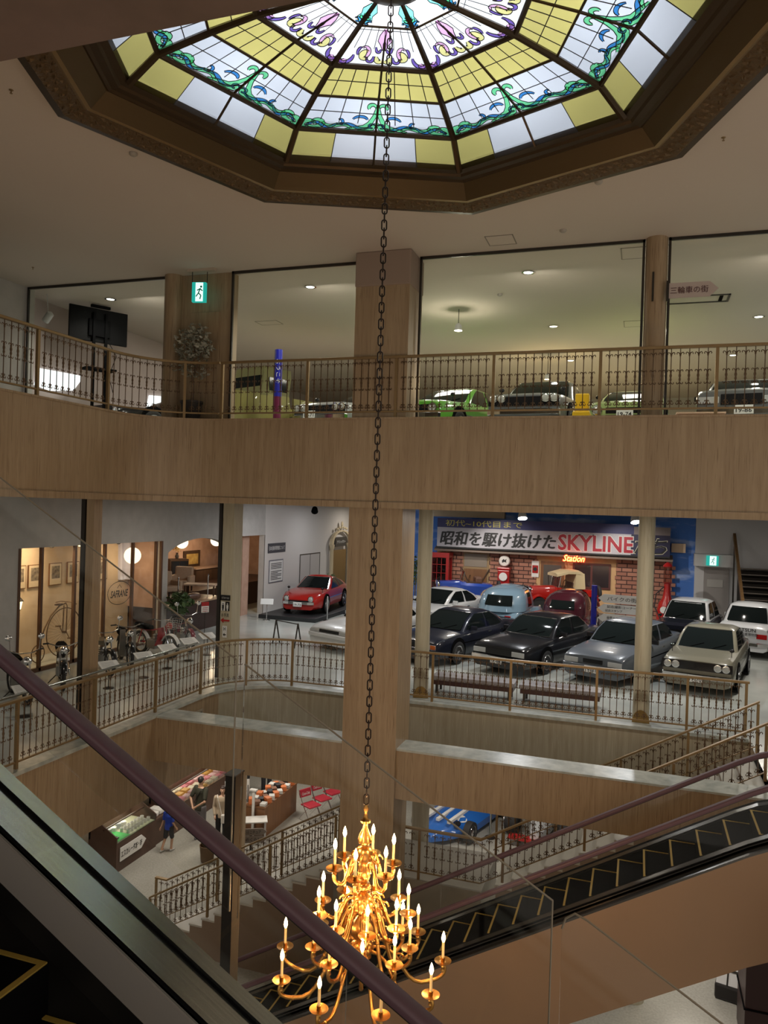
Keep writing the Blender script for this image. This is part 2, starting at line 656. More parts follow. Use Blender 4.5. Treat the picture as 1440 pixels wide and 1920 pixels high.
column('column', 0.13, 13.17, 0.17, F3, CEIL, TRAV, False)
column('column.001', 0.15, 16.62, 0.165, F2, 9.29, TRAVP)
column('column.002', -4.56, 16.62, 0.165, F2, 9.29, TRAVP)
column('column.003', 0.17, 15.5, 0.2, 0, 3.5, TRAVP, False)
column('column.004', -9.75, 17.75, 0.24, 0, 3.5, TRAV, False)
column('column.005', -4.55, 16.9, 0.2, 0, 3.5, TRAVG, False)
c = column('column.006', -9.0, 13.17, 0.18, F3, CEIL, TRAV, False)
o = MB().box((-8.86, 13.2, F3), (-7.7, 13.45, CEIL)).box((-8.6, 13.185, F3 + 0.1), (-7.95, 13.2, F3 + 2.2)).build('pillar.002', TRAV, bevel=0.006)
struct(o)
for i, (xa, xb, ya, yb) in enumerate(((-9.41, -9.25, 11.3, 11.52), (-9.5, -9.2, 16.2, 16.62))):
    struct(MB().box((xa, ya, F2), (xb, yb, 9.29)).build('pillar', TRAVP if i else TRAV))
    struct(MB().box((xa - 0.1, ya - 0.02, F2), (xa - 0.02, ya + 0.1, 9.29)).build('trim_5', STEELD))

# walls
b = MB()
WX = -13.63


def wallx(y0, y1, z0, z1):
    b.box((WX - 0.25, y0, z0), (WX, y1, z1))


wallx(1, 14.12, F2, 9.29)
wallx(14.12, 20.05, 8.08, 9.29)
wallx(19.75, 20.05, F2, 8.08)
wallx(23.85, 24.5, F2, 9.29)
wallx(24.5, 26.4, 8.1, 9.29)
wallx(26.4, 37.0, F2, 9.29)
# arch over the lounge opening
A = [(20.05, 9.29), (20.05, 7.55)] + [(20.05 + 3.8 * t, 7.55 + 0.56 * math.sin(PI * (0.04 + 0.92 * t)) ** 0.6) for t in [i / 12 for i in range(13)]] + [(23.85, 7.55), (23.85, 9.29)]
b.prism(A, 0, 0.25, Matrix(((0, 0, -1, WX), (1, 0, 0, 0), (0, 1, 0, 0), (0, 0, 0, 1))))
o = struct(b.build('wall_left', WALLGREY))
struct(MB().box((WX - 0.02, 26.4, F2), (WX + 0.012, 37, 9.29)).build('wall_left.001', mat('white_wall', (0.64, 0.61, 0.58), 0.8)))
struct(MB().box((-13.95, 1, 0), (-13.7, 27, 3.5)).build('wall_left.002', mat('ground_wall', (0.36, 0.3, 0.22), 0.8)))
struct(MB().box((-13.0, 1, F3), (-12.7, 13.4, CEIL)).build('wall_left.003', WALLGREY))
struct(MB().box((-13.7, 26.8, 0), (9, 27, 3.5)).build('wall_back', mat('ground_wall_back', (0.42, 0.4, 0.36), 0.8)))
struct(MB().box((-13.3, 31, F3), (9, 31.3, CEIL)).build('wall_back.001', mat('upper_hall_wall', (0.5, 0.46, 0.4), 0.85)))
struct(MB().box((-10.4, 33, F2), (9, 33.25, 9.29)).build('wall_back.002', mat_sky_mural('sky_mural')))
struct(MB().box((2.15, 32.95, F2), (9, 33.0, 9.29)).build('wall_back.003', WHITE))
struct(MB().box((8.6, 9.0, F2), (8.85, 33.2, 9.29)).build('wall_right', WHITE))
struct(MB().box((8.6, 13.2, F3), (8.85, 31, CEIL)).build('wall_right.001', PLASTER2))
struct(MB().box((8.6, 13.2, 0), (8.85, 26.8, 3.5)).build('wall_right.002', mat('ground_wall_side', (0.3, 0.28, 0.25), 0.8)))
struct(MB().box((-13.4, 13.2, F3), (-13.17, 31, CEIL)).build('wall_left.004', mat('mauve_wall', (0.5, 0.42, 0.4), 0.85)))

struct(MB().box((-13.63, 37, F2), (-10.2, 37.2, 9.29)).box((-10.4, 33.25, F2), (-10.2, 37, 9.29)).build('wall_back.004', mat('cream_end_wall', (0.6, 0.52, 0.4), 0.8)))
# ceiling of the atrium with the octagonal opening
SKX, SKY = -2.49, 7.16
SKR = 22.5


def octv(r, z, k):
    a = R(45 * k + 0.1)
    return (SKX + r * math.cos(a), SKY + r * math.sin(a), z)


bm = bmesh.new()
outer = [bm.verts.new(v) for v in ((-13, -3, CEIL), (9, -3, CEIL), (9, 33, CEIL), (-22.3, 33, CEIL), (-22.3, 13.3, CEIL), (-13, 13.3, CEIL))]
inner = [bm.verts.new(octv(3.98, CEIL, k)) for k in range(8)]
ed = [bm.edges.new((outer[i], outer[(i + 1) % 6])) for i in range(6)] + [bm.edges.new((inner[i], inner[(i + 1) % 8])) for i in range(8)]
bmesh.ops.triangle_fill(bm, use_beauty=True, use_dissolve=False, edges=ed)
r = bmesh.ops.extrude_face_region(bm, geom=bm.faces[:])
for e in r['geom']:
    if isinstance(e, bmesh.types.BMVert):
        e.co.z += 0.12
bmesh.ops.recalc_face_normals(bm, faces=bm.faces)
me = bpy.data.meshes.new('ceiling')
bm.to_mesh(me)
bm.free()
me.materials.append(PLASTER)
o = bpy.data.objects.new('ceiling', me)
COL.objects.link(o)
struct(o)
# shaft that closes the roof above the skylight
m = MB().loft([[octv(4.1, 13.94, k) for k in range(8)], [octv(4.1, 16.0, k) for k in range(8)]], cap=False)
m.add([octv(4.1, 16.0, k) for k in range(8)], [tuple(range(8))])
struct(m.build('ceiling.001', WHITE))
# soffit of the bulkhead close to the camera
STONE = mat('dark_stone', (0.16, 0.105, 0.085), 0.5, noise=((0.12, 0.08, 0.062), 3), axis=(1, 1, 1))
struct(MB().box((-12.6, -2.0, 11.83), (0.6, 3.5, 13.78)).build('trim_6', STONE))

# ------------------------------------------------------------ skylight
sk = thing('skylight', 'octagonal stained glass dome skylight in a bronze frame on the ceiling', 'skylight')
PR = [(4.05, 13.80), (4.03, 13.70), (3.93, 13.69), (3.66, 13.735), (3.62, 13.72), (3.57, 13.725), (3.53, 13.76), (3.36, 13.90), (3.33, 13.89), (3.29, 13.91), (3.2, 13.915), (3.17, 13.94), (3.08, 13.955), (3.06, 14.02), (4.02, 14.05)]


def octring(pts, name, mats, mids=None, smooth=None, parent=sk, nsub=1):
    m = MB()
    for k in range(8):
        for i in range(len(pts) - 1):
            a0, b0 = octv(*pts[i], k), octv(*pts[i], k + 1)
            a1, b1 = octv(*pts[i + 1], k), octv(*pts[i + 1], k + 1)
            m.quad(a0, b0, b1, a1, mids[i] if mids else 0)
    return m.build(name, mats, parent, smooth=smooth)


octring(PR[:3] + [], 'frame_lip', BRONZED)
# carved band: relief leaves on a sloping octagonal board
m = MB()
rc = random.Random(3)
for k in range(8):
    a0, b0, a1, b1 = [Vector(q) for q in (octv(3.93, 13.69, k), octv(3.93, 13.69, k + 1), octv(3.66, 13.735, k), octv(3.66, 13.735, k + 1))]
    m.quad(a0, b0, b1, a1)
    n = 26
    for i in range(n):
        s = (i + 0.5) / n
        for j in (0.25, 0.5, 0.75):
            q = (a0.lerp(b0, s)).lerp(a1.lerp(b1, s), j + 0.12 * math.sin(i * 1.7 + j * 9))
            d = (b0 - a0).normalized()
            w = (a1 - a0).normalized()
            rr = 0.035 + 0.02 * rc.random()
            t = rc.random() * 3
            u1 = (d * math.cos(t) + w * math.sin(t)) * rr
            v1 = (w * math.cos(t) - d * math.sin(t)) * rr * 0.5
            m.add([q - u1, q + v1, q + u1, q - v1, q + Vector((0, 0, -0.022))], [(0, 1, 4), (1, 2, 4), (2, 3, 4), (3, 0, 4)])
m.build('carved_band', CARVED, sk)
octring(PR[3:6], 'frame_bead', mat('bright_bronze', (0.3, 0.2, 0.09), 0.3, 0.6), smooth=None)
octring(PR[5:8], 'frame_cove', BRONZE)
octring(PR[7:15], 'frame_moulding', BRONZED)

RINGS = [(3.08, 13.955), (2.70, 14.23), (2.06, 14.36), (1.50, 14.45), (0.76, 14.50), (0.30, 14.52)]


def spt(k, t, u, dz=0.0):
    """point on the dome: octant k, t across 0..1, u ring coordinate 0..5"""
    i = min(int(u), 4)
    w = u - i
    r0, z0 = RINGS[i]
    r1, z1 = RINGS[i + 1]
    r, z = r0 + (r1 - r0) * w, z0 + (z1 - z0) * w
    a, b = Vector(octv(r, z + dz, k)), Vector(octv(r, z + dz, k + 1))
    return a.lerp(b, t)


SG = {n: mat_glass('glass_' + n, c, 0.02, 0.25, 0.05, c) for n, c in dict(yellow=(0.56, 0.50, 0.17), white=(0.72, 0.76, 0.84), grey=(0.62, 0.66, 0.74), pale=(0.9, 0.93, 0.97), clear=(0.96, 0.97, 0.97),
      green=(0.22, 0.85, 0.38), blue=(0.06, 0.3, 0.68), pink=(0.85, 0.5, 0.78), lemon=(0.88, 0.82, 0.35), violet=(0.2, 0.13, 0.5), aqua=(0.2, 0.7, 0.68)).items()}
LEAD = mat('lead_came', (0.012, 0.012, 0.012), 0.6)
DIFF = bpy.data.materials.new('opal_diffuser')
DIFF.use_nodes = True
nt = DIFF.node_tree
nt.nodes.clear()
_t = nt.nodes.new('ShaderNodeBsdfTranslucent')
_t.inputs[0].default_value = (0.9, 0.92, 0.93, 1)
_o = nt.nodes.new('ShaderNodeOutputMaterial')
nt.links.new(_t.outputs[0], _o.inputs[0])
m = MB()
for k in range(8):
    for i in range(5):
        m.quad(spt(k, 0, i, 0.1), spt(k, 1, i, 0.1), spt(k, 1, min(i + 1, 4.999), 0.1), spt(k, 0, min(i + 1, 4.999), 0.1))
m.build('opal_diffuser', DIFF, sk)


def pane(k, t0, t1, u0, u1, mt):
    m = MB()
    n = max(1, int(round((u1 - u0) * 2)))
    for i in range(n):
        ua, ub = u0 + (u1 - u0) * i / n, u0 + (u1 - u0) * (i + 1) / n
        m.quad(spt(k, t0, ua), spt(k, t1, ua), spt(k, t1, ub - 1e-6), spt(k, t0, ub - 1e-6))
    return m.build('glass_pane', mt, sk)


def came(m, pts, r=0.006, n=4):
    m.tube([tuple(q) for q in pts], r, n)


def ribbon(m, k, line, w, mi, dz):
    """flat strip of coloured glass along a line of (t,u) with widths"""
    P = [spt(k, t, u, dz) for t, u in line]
    nrm = (spt(k, 1, line[0][1]) - spt(k, 0, line[0][1])).cross(spt(k, 0, line[0][1] + 0.1) - spt(k, 0, line[0][1])).normalized()
    L, Rr = [], []
    for i, q in enumerate(P):
        d = (P[min(i + 1, len(P) - 1)] - P[max(i - 1, 0)]).normalized()
        s = d.cross(nrm) * (w * math.sin(PI * (0.12 + 0.76 * i / (len(P) - 1))))
        L.append(q + s)
        Rr.append(q - s)
    vs = [tuple(q) for q in L + Rr]
    n = len(L)
    m.add(vs, [(i, i + 1, n + i + 1, n + i) for i in range(n - 1)], mi)
    return L, Rr


def scroll_line(t0, u0, t1, u1, amp, turns=1.0, n=14, flip=1, asp=0.32):
    out = []
    for i in range(n + 1):
        s = i / n
        out.append((t0 + (t1 - t0) * s, u0 + (u1 - u0) * s + flip * amp * math.sin(PI * 2 * turns * s)))
    return out


def curl(tc, uc, rt, ru, a0, a1, n=12, shrink=0.55):
    out = []
    for i in range(n + 1):
        s = i / n
        a = R(a0 + (a1 - a0) * s)
        q = 1 - (1 - shrink) * s
        out.append((tc + rt * q * math.cos(a), uc + ru * q * math.sin(a)))
    return out


def decor(k, base, colours, lines, name, w=0.035):
    m, ld = MB(), MB()
    names = list(dict.fromkeys(c for c, _l, _w in lines))
    for c, ln, ww in lines:
        L, Rr = ribbon(m, k, [(t, base + u) for t, u in ln], (ww or w) * 1.3, names.index(c), -0.012)
        ld.tube([tuple(q + Vector((0, 0, -0.004))) for q in L], 0.0055, 3)
        ld.tube([tuple(q + Vector((0, 0, -0.004))) for q in Rr], 0.0055, 3)
    return m, ld, [SG[c] for c in names]


def mir(ln):
    return [(1 - t, u) for t, u in ln]


VINE = []
for fl in (lambda l: l, mir):
    VINE += [('green', fl(curl(0.10, 0.22, 0.055, 0.14, 200, 520)), 0.028), ('green', fl(curl(0.05, 0.16, 0.05, 0.12, 0, 300)), 0.03),
             ('blue', fl(scroll_line(0.04, 0.10, 0.24, 0.24, 0.10, 1.0)), 0.02), ('green', fl(scroll_line(0.14, 0.26, 0.34, 0.10, 0.07, 1.0, flip=-1)), 0.026),
             ('blue', fl(curl(0.25, 0.30, 0.03, 0.10, 250, 480)), 0.014), ('blue', fl(scroll_line(0.26, 0.20, 0.45, 0.16, 0.05, 1.0)), 0.02),
             ('green', fl([(0.30, 0.07), (0.36, 0.13), (0.42, 0.18), (0.455, 0.30), (0.48, 0.5), (0.497, 0.8)]), 0.026),
             ('blue', fl(curl(0.40, 0.36, 0.065, 0.16, 170, 20)), 0.018), ('green', fl(curl(0.455, 0.74, 0.035, 0.12, 0, 210)), 0.022),
             ('green', fl([(0.38, 0.05), (0.43, 0.08), (0.47, 0.14), (0.496, 0.3)]), 0.03), ('blue', fl(curl(0.47, 0.2, 0.024, 0.08, 20, 300)), 0.012)]
PINK = []
for fl in (lambda l: l, mir):
    PINK += [('violet', fl(curl(0.10, 0.30, 0.10, 0.26, 180, 360)), 0.02), ('pink', fl(curl(0.06, 0.20, 0.05, 0.12, 180, 340)), 0.035), ('violet', fl(curl(0.21, 0.42, 0.03, 0.12, 260, 60)), 0.012),
             ('lemon', fl(curl(0.29, 0.3, 0.045, 0.12, 60, 330)), 0.03), ('pink', fl(curl(0.27, 0.34, 0.07, 0.2, 130, -60)), 0.018), ('violet', fl(curl(0.36, 0.26, 0.05, 0.14, 180, 380)), 0.016),
             ('lemon', fl(curl(0.47, 0.26, 0.05, 0.14, 170, 300)), 0.03), ('violet', fl(curl(0.44, 0.52, 0.045, 0.16, 180, 330)), 0.014), ('pink', fl([(0.497, 0.95), (0.46, 0.8), (0.45, 0.68), (0.48, 0.6), (0.497, 0.45)]), 0.03)]
CENT = []
for fl in (lambda l: l, mir):
    CENT += [('aqua', fl([(0.02, 0.1), (0.12, 0.22), (0.06, 0.4), (0.14, 0.55), (0.06, 0.8)]), 0.03), ('blue', fl(curl(0.12, 0.12, 0.07, 0.08, 0, 300)), 0.012), ('green', fl(curl(0.08, 0.32, 0.06, 0.1, 90, 360)), 0.014)]
for k in range(8):
    for i, c in enumerate(('yellow', 'white', 'white', 'yellow')):
        pane(k, i * 0.25, i * 0.25 + 0.25, 0, 1, SG[c])
    for h in (0, 0.5):
        pane(k, h, h + 0.5, 2, 3, SG['yellow'])
    for base, col, deco, nm, ncame, half in ((1, 'grey', VINE, 'vine_scrollwork', (2, 3), 1), (3, 'pale', PINK, 'pink_scrollwork', (3, 3), 0), (4, 'clear', CENT, 'flower_scrollwork', (0, 0), 0)):
        pn = pane(k, 0, 1, base, base + 1, SG[col])
        m, ld, ms = decor(k, base, None, deco, nm)
        if base == 4:
            dots = MB()
        m.build(nm, ms, pn)
        ld.build('lead_line', LEAD, pn)
    g = MB()
    for t in (0.25, 0.75):
        came(g, [spt(k, t, 0.02, -0.004), spt(k, t, 0.98, -0.004)])
    for t in (0.125, 0.25, 0.375, 0.625, 0.75, 0.875):
        came(g, [spt(k, t, 2.03, -0.004), spt(k, t, 2.97, -0.004)])
        came(g, [spt(k, t, 1.25 if 0.2 < t < 0.8 else 1.3, -0.004), spt(k, t, 1.97, -0.004)])
        came(g, [spt(k, t, 3.45, -0.004), spt(k, t, 3.97, -0.004)], 0.004)
    came(g, [spt(k, 0, 2.5, -0.004), spt(k, 1, 2.5, -0.004)])
    came(g, [spt(k, 0, 1.55, -0.004), spt(k, 1, 1.55, -0.004)])
    came(g, [spt(k, 0, 3.9, -0.004), spt(k, 1, 3.9, -0.004)], 0.004)
    g.build('lead_came', LEAD, sk)
    MB().tube([tuple(spt(k, 0, u, -0.02)) for u in (0, 1, 2, 3, 4, 4.99)], [0.045, 0.042, 0.04, 0.036, 0.03, 0.022], 6).build('rib', BRONZED, sk)
    MB().tube([tuple(spt(k, 0.5, u, -0.012)) for u in (0, 1, 2, 3, 3.8)], [0.016, 0.016, 0.016, 0.014, 0.01], 5).build('mullion', BRONZED, sk)
for u, w in ((1, 0.034), (2, 0.016), (3, 0.032), (4, 0.012)):
    m = MB()
    for k in range(8):
        m.tube([tuple(spt(k, 0, u - 1e-6 if u > 4.9 else u, -0.015)), tuple(spt(k, 1, u, -0.015))], w, 6)
    m.build('ring_bar', BRONZED, sk)
MB().lathe([(0.02, 14.40), (0.2, 14.42), (0.30, 14.46), (0.36, 14.49), (0.34, 14.53), (0.02, 14.56)], 24, (SKX, SKY, 0)).build('hub', BRONZED, sk, smooth=40)
# lamps in the shaft above the skylight
lamp('POINT', (SKX, SKY, 15.35), 115, (0.96, 0.98, 1.0), 0.15, name='skylight_lamp')
for k in range(8):
    a = R(45 * k + 22.5)
    lamp('POINT', (SKX + 2.5 * math.cos(a), SKY + 2.5 * math.sin(a), 15.2), 26, (0.96, 0.98, 1.0), 0.12, name='skylight_lamp')

# ------------------------------------------------------------ balustrades
def make_baluster(h):
    """slim iron bar with fleur scrolls at head, waist and foot (in the local XZ plane)"""
    m = MB()
    m.lathe([(0.0075, 0), (0.0075, h)], 5)

    def fleur(z, up, s=1.0):
        for sg in (-1, 1):
            pts = [(0, 0, z), (sg * 0.018 * s, 0, z + up * 0.028 * s), (sg * 0.036 * s, 0, z + up * 0.034 * s), (sg * 0.046 * s, 0, z + up * 0.02 * s), (sg * 0.040 * s, 0, z + up * 0.006 * s)]
            m.tube(pts, [0.007, 0.0075, 0.007, 0.006, 0.007], 4)
    k = h / 0.94
    fleur(h - 0.10 * k, 1, 1.15)
    m.lathe([(0.008, h - 0.13 * k), (0.015, h - 0.10 * k), (0.008, h - 0.08 * k)], 6)
    z = h * 0.52
    fleur(z + 0.075, 1)
    fleur(z - 0.075, -1)
    m.lathe([(0.008, z - 0.075), (0.018, z - 0.04), (0.012, z - 0.015), (0.02, z + 0.02), (0.012, z + 0.055), (0.016, z + 0.075), (0.008, z + 0.09)], 6)
    fleur(0.085 * k, -1, 1.05)
    fleur(0.085 * k, 1, 0.7)
    m.lathe([(0.008, 0.05), (0.015, 0.085 * k), (0.008, 0.12)], 6)
    return m.mesh('baluster', IRON, 50)


BAL = make_baluster(0.90)
BALS = make_baluster(0.74)


def cum(path):
    d = [0.0]
    for a, b in zip(path, path[1:]):
        d.append(d[-1] + math.dist(a, b))
    return d


def at(path, d, s):
    s = max(0, min(s, d[-1]))
    for i in range(len(d) - 1):
        if s <= d[i + 1] + 1e-9:
            t = (s - d[i]) / max(d[i + 1] - d[i], 1e-9)
            a, b = Vector(path[i]), Vector(path[i + 1])
            return a.lerp(b, t), (b - a).normalized()


def balustrade(label, path, z, group, posts, inset=0.09, spacing=0.135, first=True, rails=None, lower_rail=True, h=1.10, grip=False):
    """level run: path is (x,y); posts are arc lengths along the path"""
    root = thing('balustrade', label, 'railing', (0, 0, 0), 0, group)
    p = offset_path(path, -inset)
    d = cum(p)

    def rail(nm, z0, z1, w):
        a, b = offset_path(p, -w / 2), offset_path(p, w / 2)
        rings = [[(a[i][0], a[i][1], z0), (b[i][0], b[i][1], z0), (b[i][0], b[i][1], z1), (a[i][0], a[i][1], z1)] for i in range(len(p))]
        MB().loft(rings).build(nm, BRASS, root, bevel=0.006)
    rail('top_rail', z + h - 0.045, z + h, 0.075)
    rail('bottom_rail', z + 0.11, z + 0.14, 0.035)
    if grip:
        g = offset_path(p, -0.13)
        MB().tube([(x, y, z + h + 0.02) for x, y in g], 0.022, 8).build('grip_rail', STEEL, root, smooth=50)
    pm = MB().box((-0.024, -0.024, 0), (0.024, 0.024, h - 0.045)).mesh('post', BRASS)
    for s in posts:
        q, t = at(p, d, s)
        place(pm, 'post', root, (q.x, q.y, z + 0.0), (0, 0, math.atan2(t.y, t.x)))
    sp = sorted([0.0] + list(posts) + [d[-1]])
    cnt = 0
    for a, b in zip(sp, sp[1:]):
        n = int(round((b - a) / spacing))
        if n < 2:
            continue
        for i in range(1, n):
            q, t = at(p, d, a + (b - a) * i / n)
            place(BAL, 'baluster', root, (q.x, q.y, z + 0.14), (0, 0, math.atan2(t.y, t.x)), (1, 1, (h - 0.185) / 0.90))
            cnt += 1
    return root


GB = 'balustrades around the atrium'
# the upper landing: the run along the left side with the curve, and the long straight run at the back
l3 = [(-8.9, 4.2)] + corner3[:11]
d3 = cum(offset_path(l3, -0.09))
cut3 = l3[-1]
balustrade('bronze balustrade of the upper floor, curved left run in front of the television', [(-8.9, 4.4)] + corner3, F3, GB,
           [q for q in (0.05, 1.73, 3.44, 5.18, 6.9 - 0.05, 8.4)])
balustrade('long straight bronze balustrade of the upper floor in front of the parked cars', [(-7.58, 12.6), (6.5, 12.6)], F3, GB,
           [0.03, 1.79 + 0.0, 3.48, 5.19, 6.91, 8.63, 10.35, 12.07])
# middle floor
s0 = 0.2
balustrade('bronze balustrade of the middle floor, left run beside the motorcycles', [(X2, 5.9), (X2, 14.6)], F2, GB, [0.02, 1.74, 3.46, 5.22, 7.02, 8.66], grip=True)
balustrade('curved corner balustrade of the middle floor near the red sports car', corner2 + [(-4.92, Y2B)], F2, GB, [1.28, 2.35, 4.0])
balustrade('straight bronze balustrade of the middle floor in front of the benches', [(-4.9, Y2B), (XR, Y2B)], F2, GB, [0.03, 0.73, 2.43, 4.18, 5.9, 6.95])

# ------------------------------------------------------------ stair from the middle floor to the ground floor
LZ = 2.42
SLP = math.tan(R(30))
SY0, SY1 = 13.62, 15.25
LY1 = 14.5
ST_TR = mat('stair_tread', (0.5, 0.48, 0.43), 0.4)
ST_RI = mat('stair_riser', (0.24, 0.17, 0.12), 0.5)


LANDM = mat('landing_stone', (0.32, 0.3, 0.26), 0.45, noise=((0.27, 0.25, 0.215), 2))


def flight(name, label, x_top, z_top, n, run, rise, SY1=SY1, solid=False):
    """steps going down towards -x"""
    root = thing(name, label, 'staircase')
    b = MB()
    prof = []
    x, z = x_top, z_top
    tread = MB().box((-run - 0.025, SY0, -0.035), (0, SY1, 0)).mesh('tread', ST_TR)
    up = [(x, z)]
    for i in range(n - 1):
        place(tread, 'tread', root, (x - 0.0, 0, z - rise))
        up += [(x, z - rise - 0.035), (x - run, z - rise - 0.035)]
        x -= run
        z -= rise
    up += [(x, z - rise - 0.02)]
    lo = [(x, 0.0), (x_top, 0.0)] if solid else [(x, max(z - rise - 0.05, 0.0)), (x + 0.25, max(z - rise - 0.05, 0.0)), (x_top, z_top - 0.36)]
    poly = up + lo
    MB().prism(poly, -SY1, -SY0, Matrix(((1, 0, 0, 0), (0, 0, -1, 0), (0, 1, 0, 0), (0, 0, 0, 1)))).build('stringer', [ST_RI], root)
    return root


flight('staircase', 'upper stair flight from the middle floor down to the landing behind the beam', 2.1, F2, 16, 0.289, (F2 - LZ) / 16)
flight('staircase', 'lower stair flight from the landing down to the ground floor', -5.35, LZ, 15, 0.285, LZ / 15, LY1, True)
struct(MB().box((-5.35, SY0, 0), (-2.5, SY1, LZ), 0).build('floor.003', LANDM))


def stair_rail(label, y, pts, group='stair railings'):
    """pts: (x, floor z) along the run"""
    root = thing('stair_railing', label, 'railing', (0, 0, 0), 0, group)
    H = 0.95
    for nm, dz, s in (('top_rail', H, 0.034), ('bottom_rail', 0.15, 0.016)):
        m = MB()
        rings = []
        for x, z in pts:
            rings.append([(x, y - s, z + dz - s), (x, y + s, z + dz - s), (x, y + s, z + dz), (x, y - s, z + dz)])
        m.loft(rings).build(nm, BRASS, root)
    L = cum(pts)
    pm = MB().box((-0.022, -0.022, 0), (0.022, 0.022, H - 0.05)).mesh('post', BRASS)
    n = max(1, int(round(L[-1] / 1.5)))
    N = int(L[-1] / 0.145)
    for i in range(n + 1):
        q, t = at(pts, L, min(L[-1] - 0.02, max(0.02, L[-1] * i / n)))
        place(pm, 'post', root, (q.x, y, q.y))
    for i in range(1, N):
        s = L[-1] * i / N
        if min(abs(s - L[-1] * j / n) for j in range(n + 1)) < 0.07:
            continue
        q, t = at(pts, L, s)
        place(BALS, 'baluster', root, (q.x, y, q.y + 0.15))
    return root


stair_rail('bronze stair railing of the upper flight on the side of the void beam', SY0 + 0.05, [(-5.3, LZ), (-2.53, LZ), (2.07, F2)])
stair_rail('bronze stair railing of the upper flight on the far side below the car hall', SY1 - 0.05, [(-2.53, LZ), (2.15, F2)])
stair_rail('bronze stair railing of the lower flight nearer the chandelier', SY0 + 0.05, [(-9.5, 0.03), (-5.34, LZ)])
stair_rail('bronze stair railing of the lower flight nearer the red chairs', LY1 - 0.05, [(-9.9, 0.03), (-9.6, 0.03), (-5.34, LZ)])

# ------------------------------------------------------------ upper floor glazing
GY = 13.17
for i, (xa, xb) in enumerate(((-12.67, -9.16), (-7.68, -4.93), (-3.87, -0.05), (0.31, 6.5))):
    fr = MB()
    for q in (xa + 0.02, xb - 0.02):
        fr.box((q - 0.02, GY - 0.02, F3), (q + 0.02, GY + 0.02, CEIL))
    fr.box((xa, GY - 0.02, CEIL - 0.05), (xb, GY + 0.02, CEIL))
    w = struct(fr.build('window_%d' % (i + 1), STEELD))
    MB().box((xa + 0.04, GY - 0.006, F3), (xb - 0.04, GY + 0.006, CEIL - 0.05)).build('glass', GLASSU, w)

# ------------------------------------------------------------ escalators
def rounded(prof, x, zc, w, hgt):
    return [(x, prof + w * a, zc + hgt * b) for a, b in ((-0.5, 0.1), (-0.44, 0.38), (-0.3, 0.5), (0.3, 0.5), (0.44, 0.38), (0.5, 0.1), (0.4, -0.5), (-0.4, -0.5))]


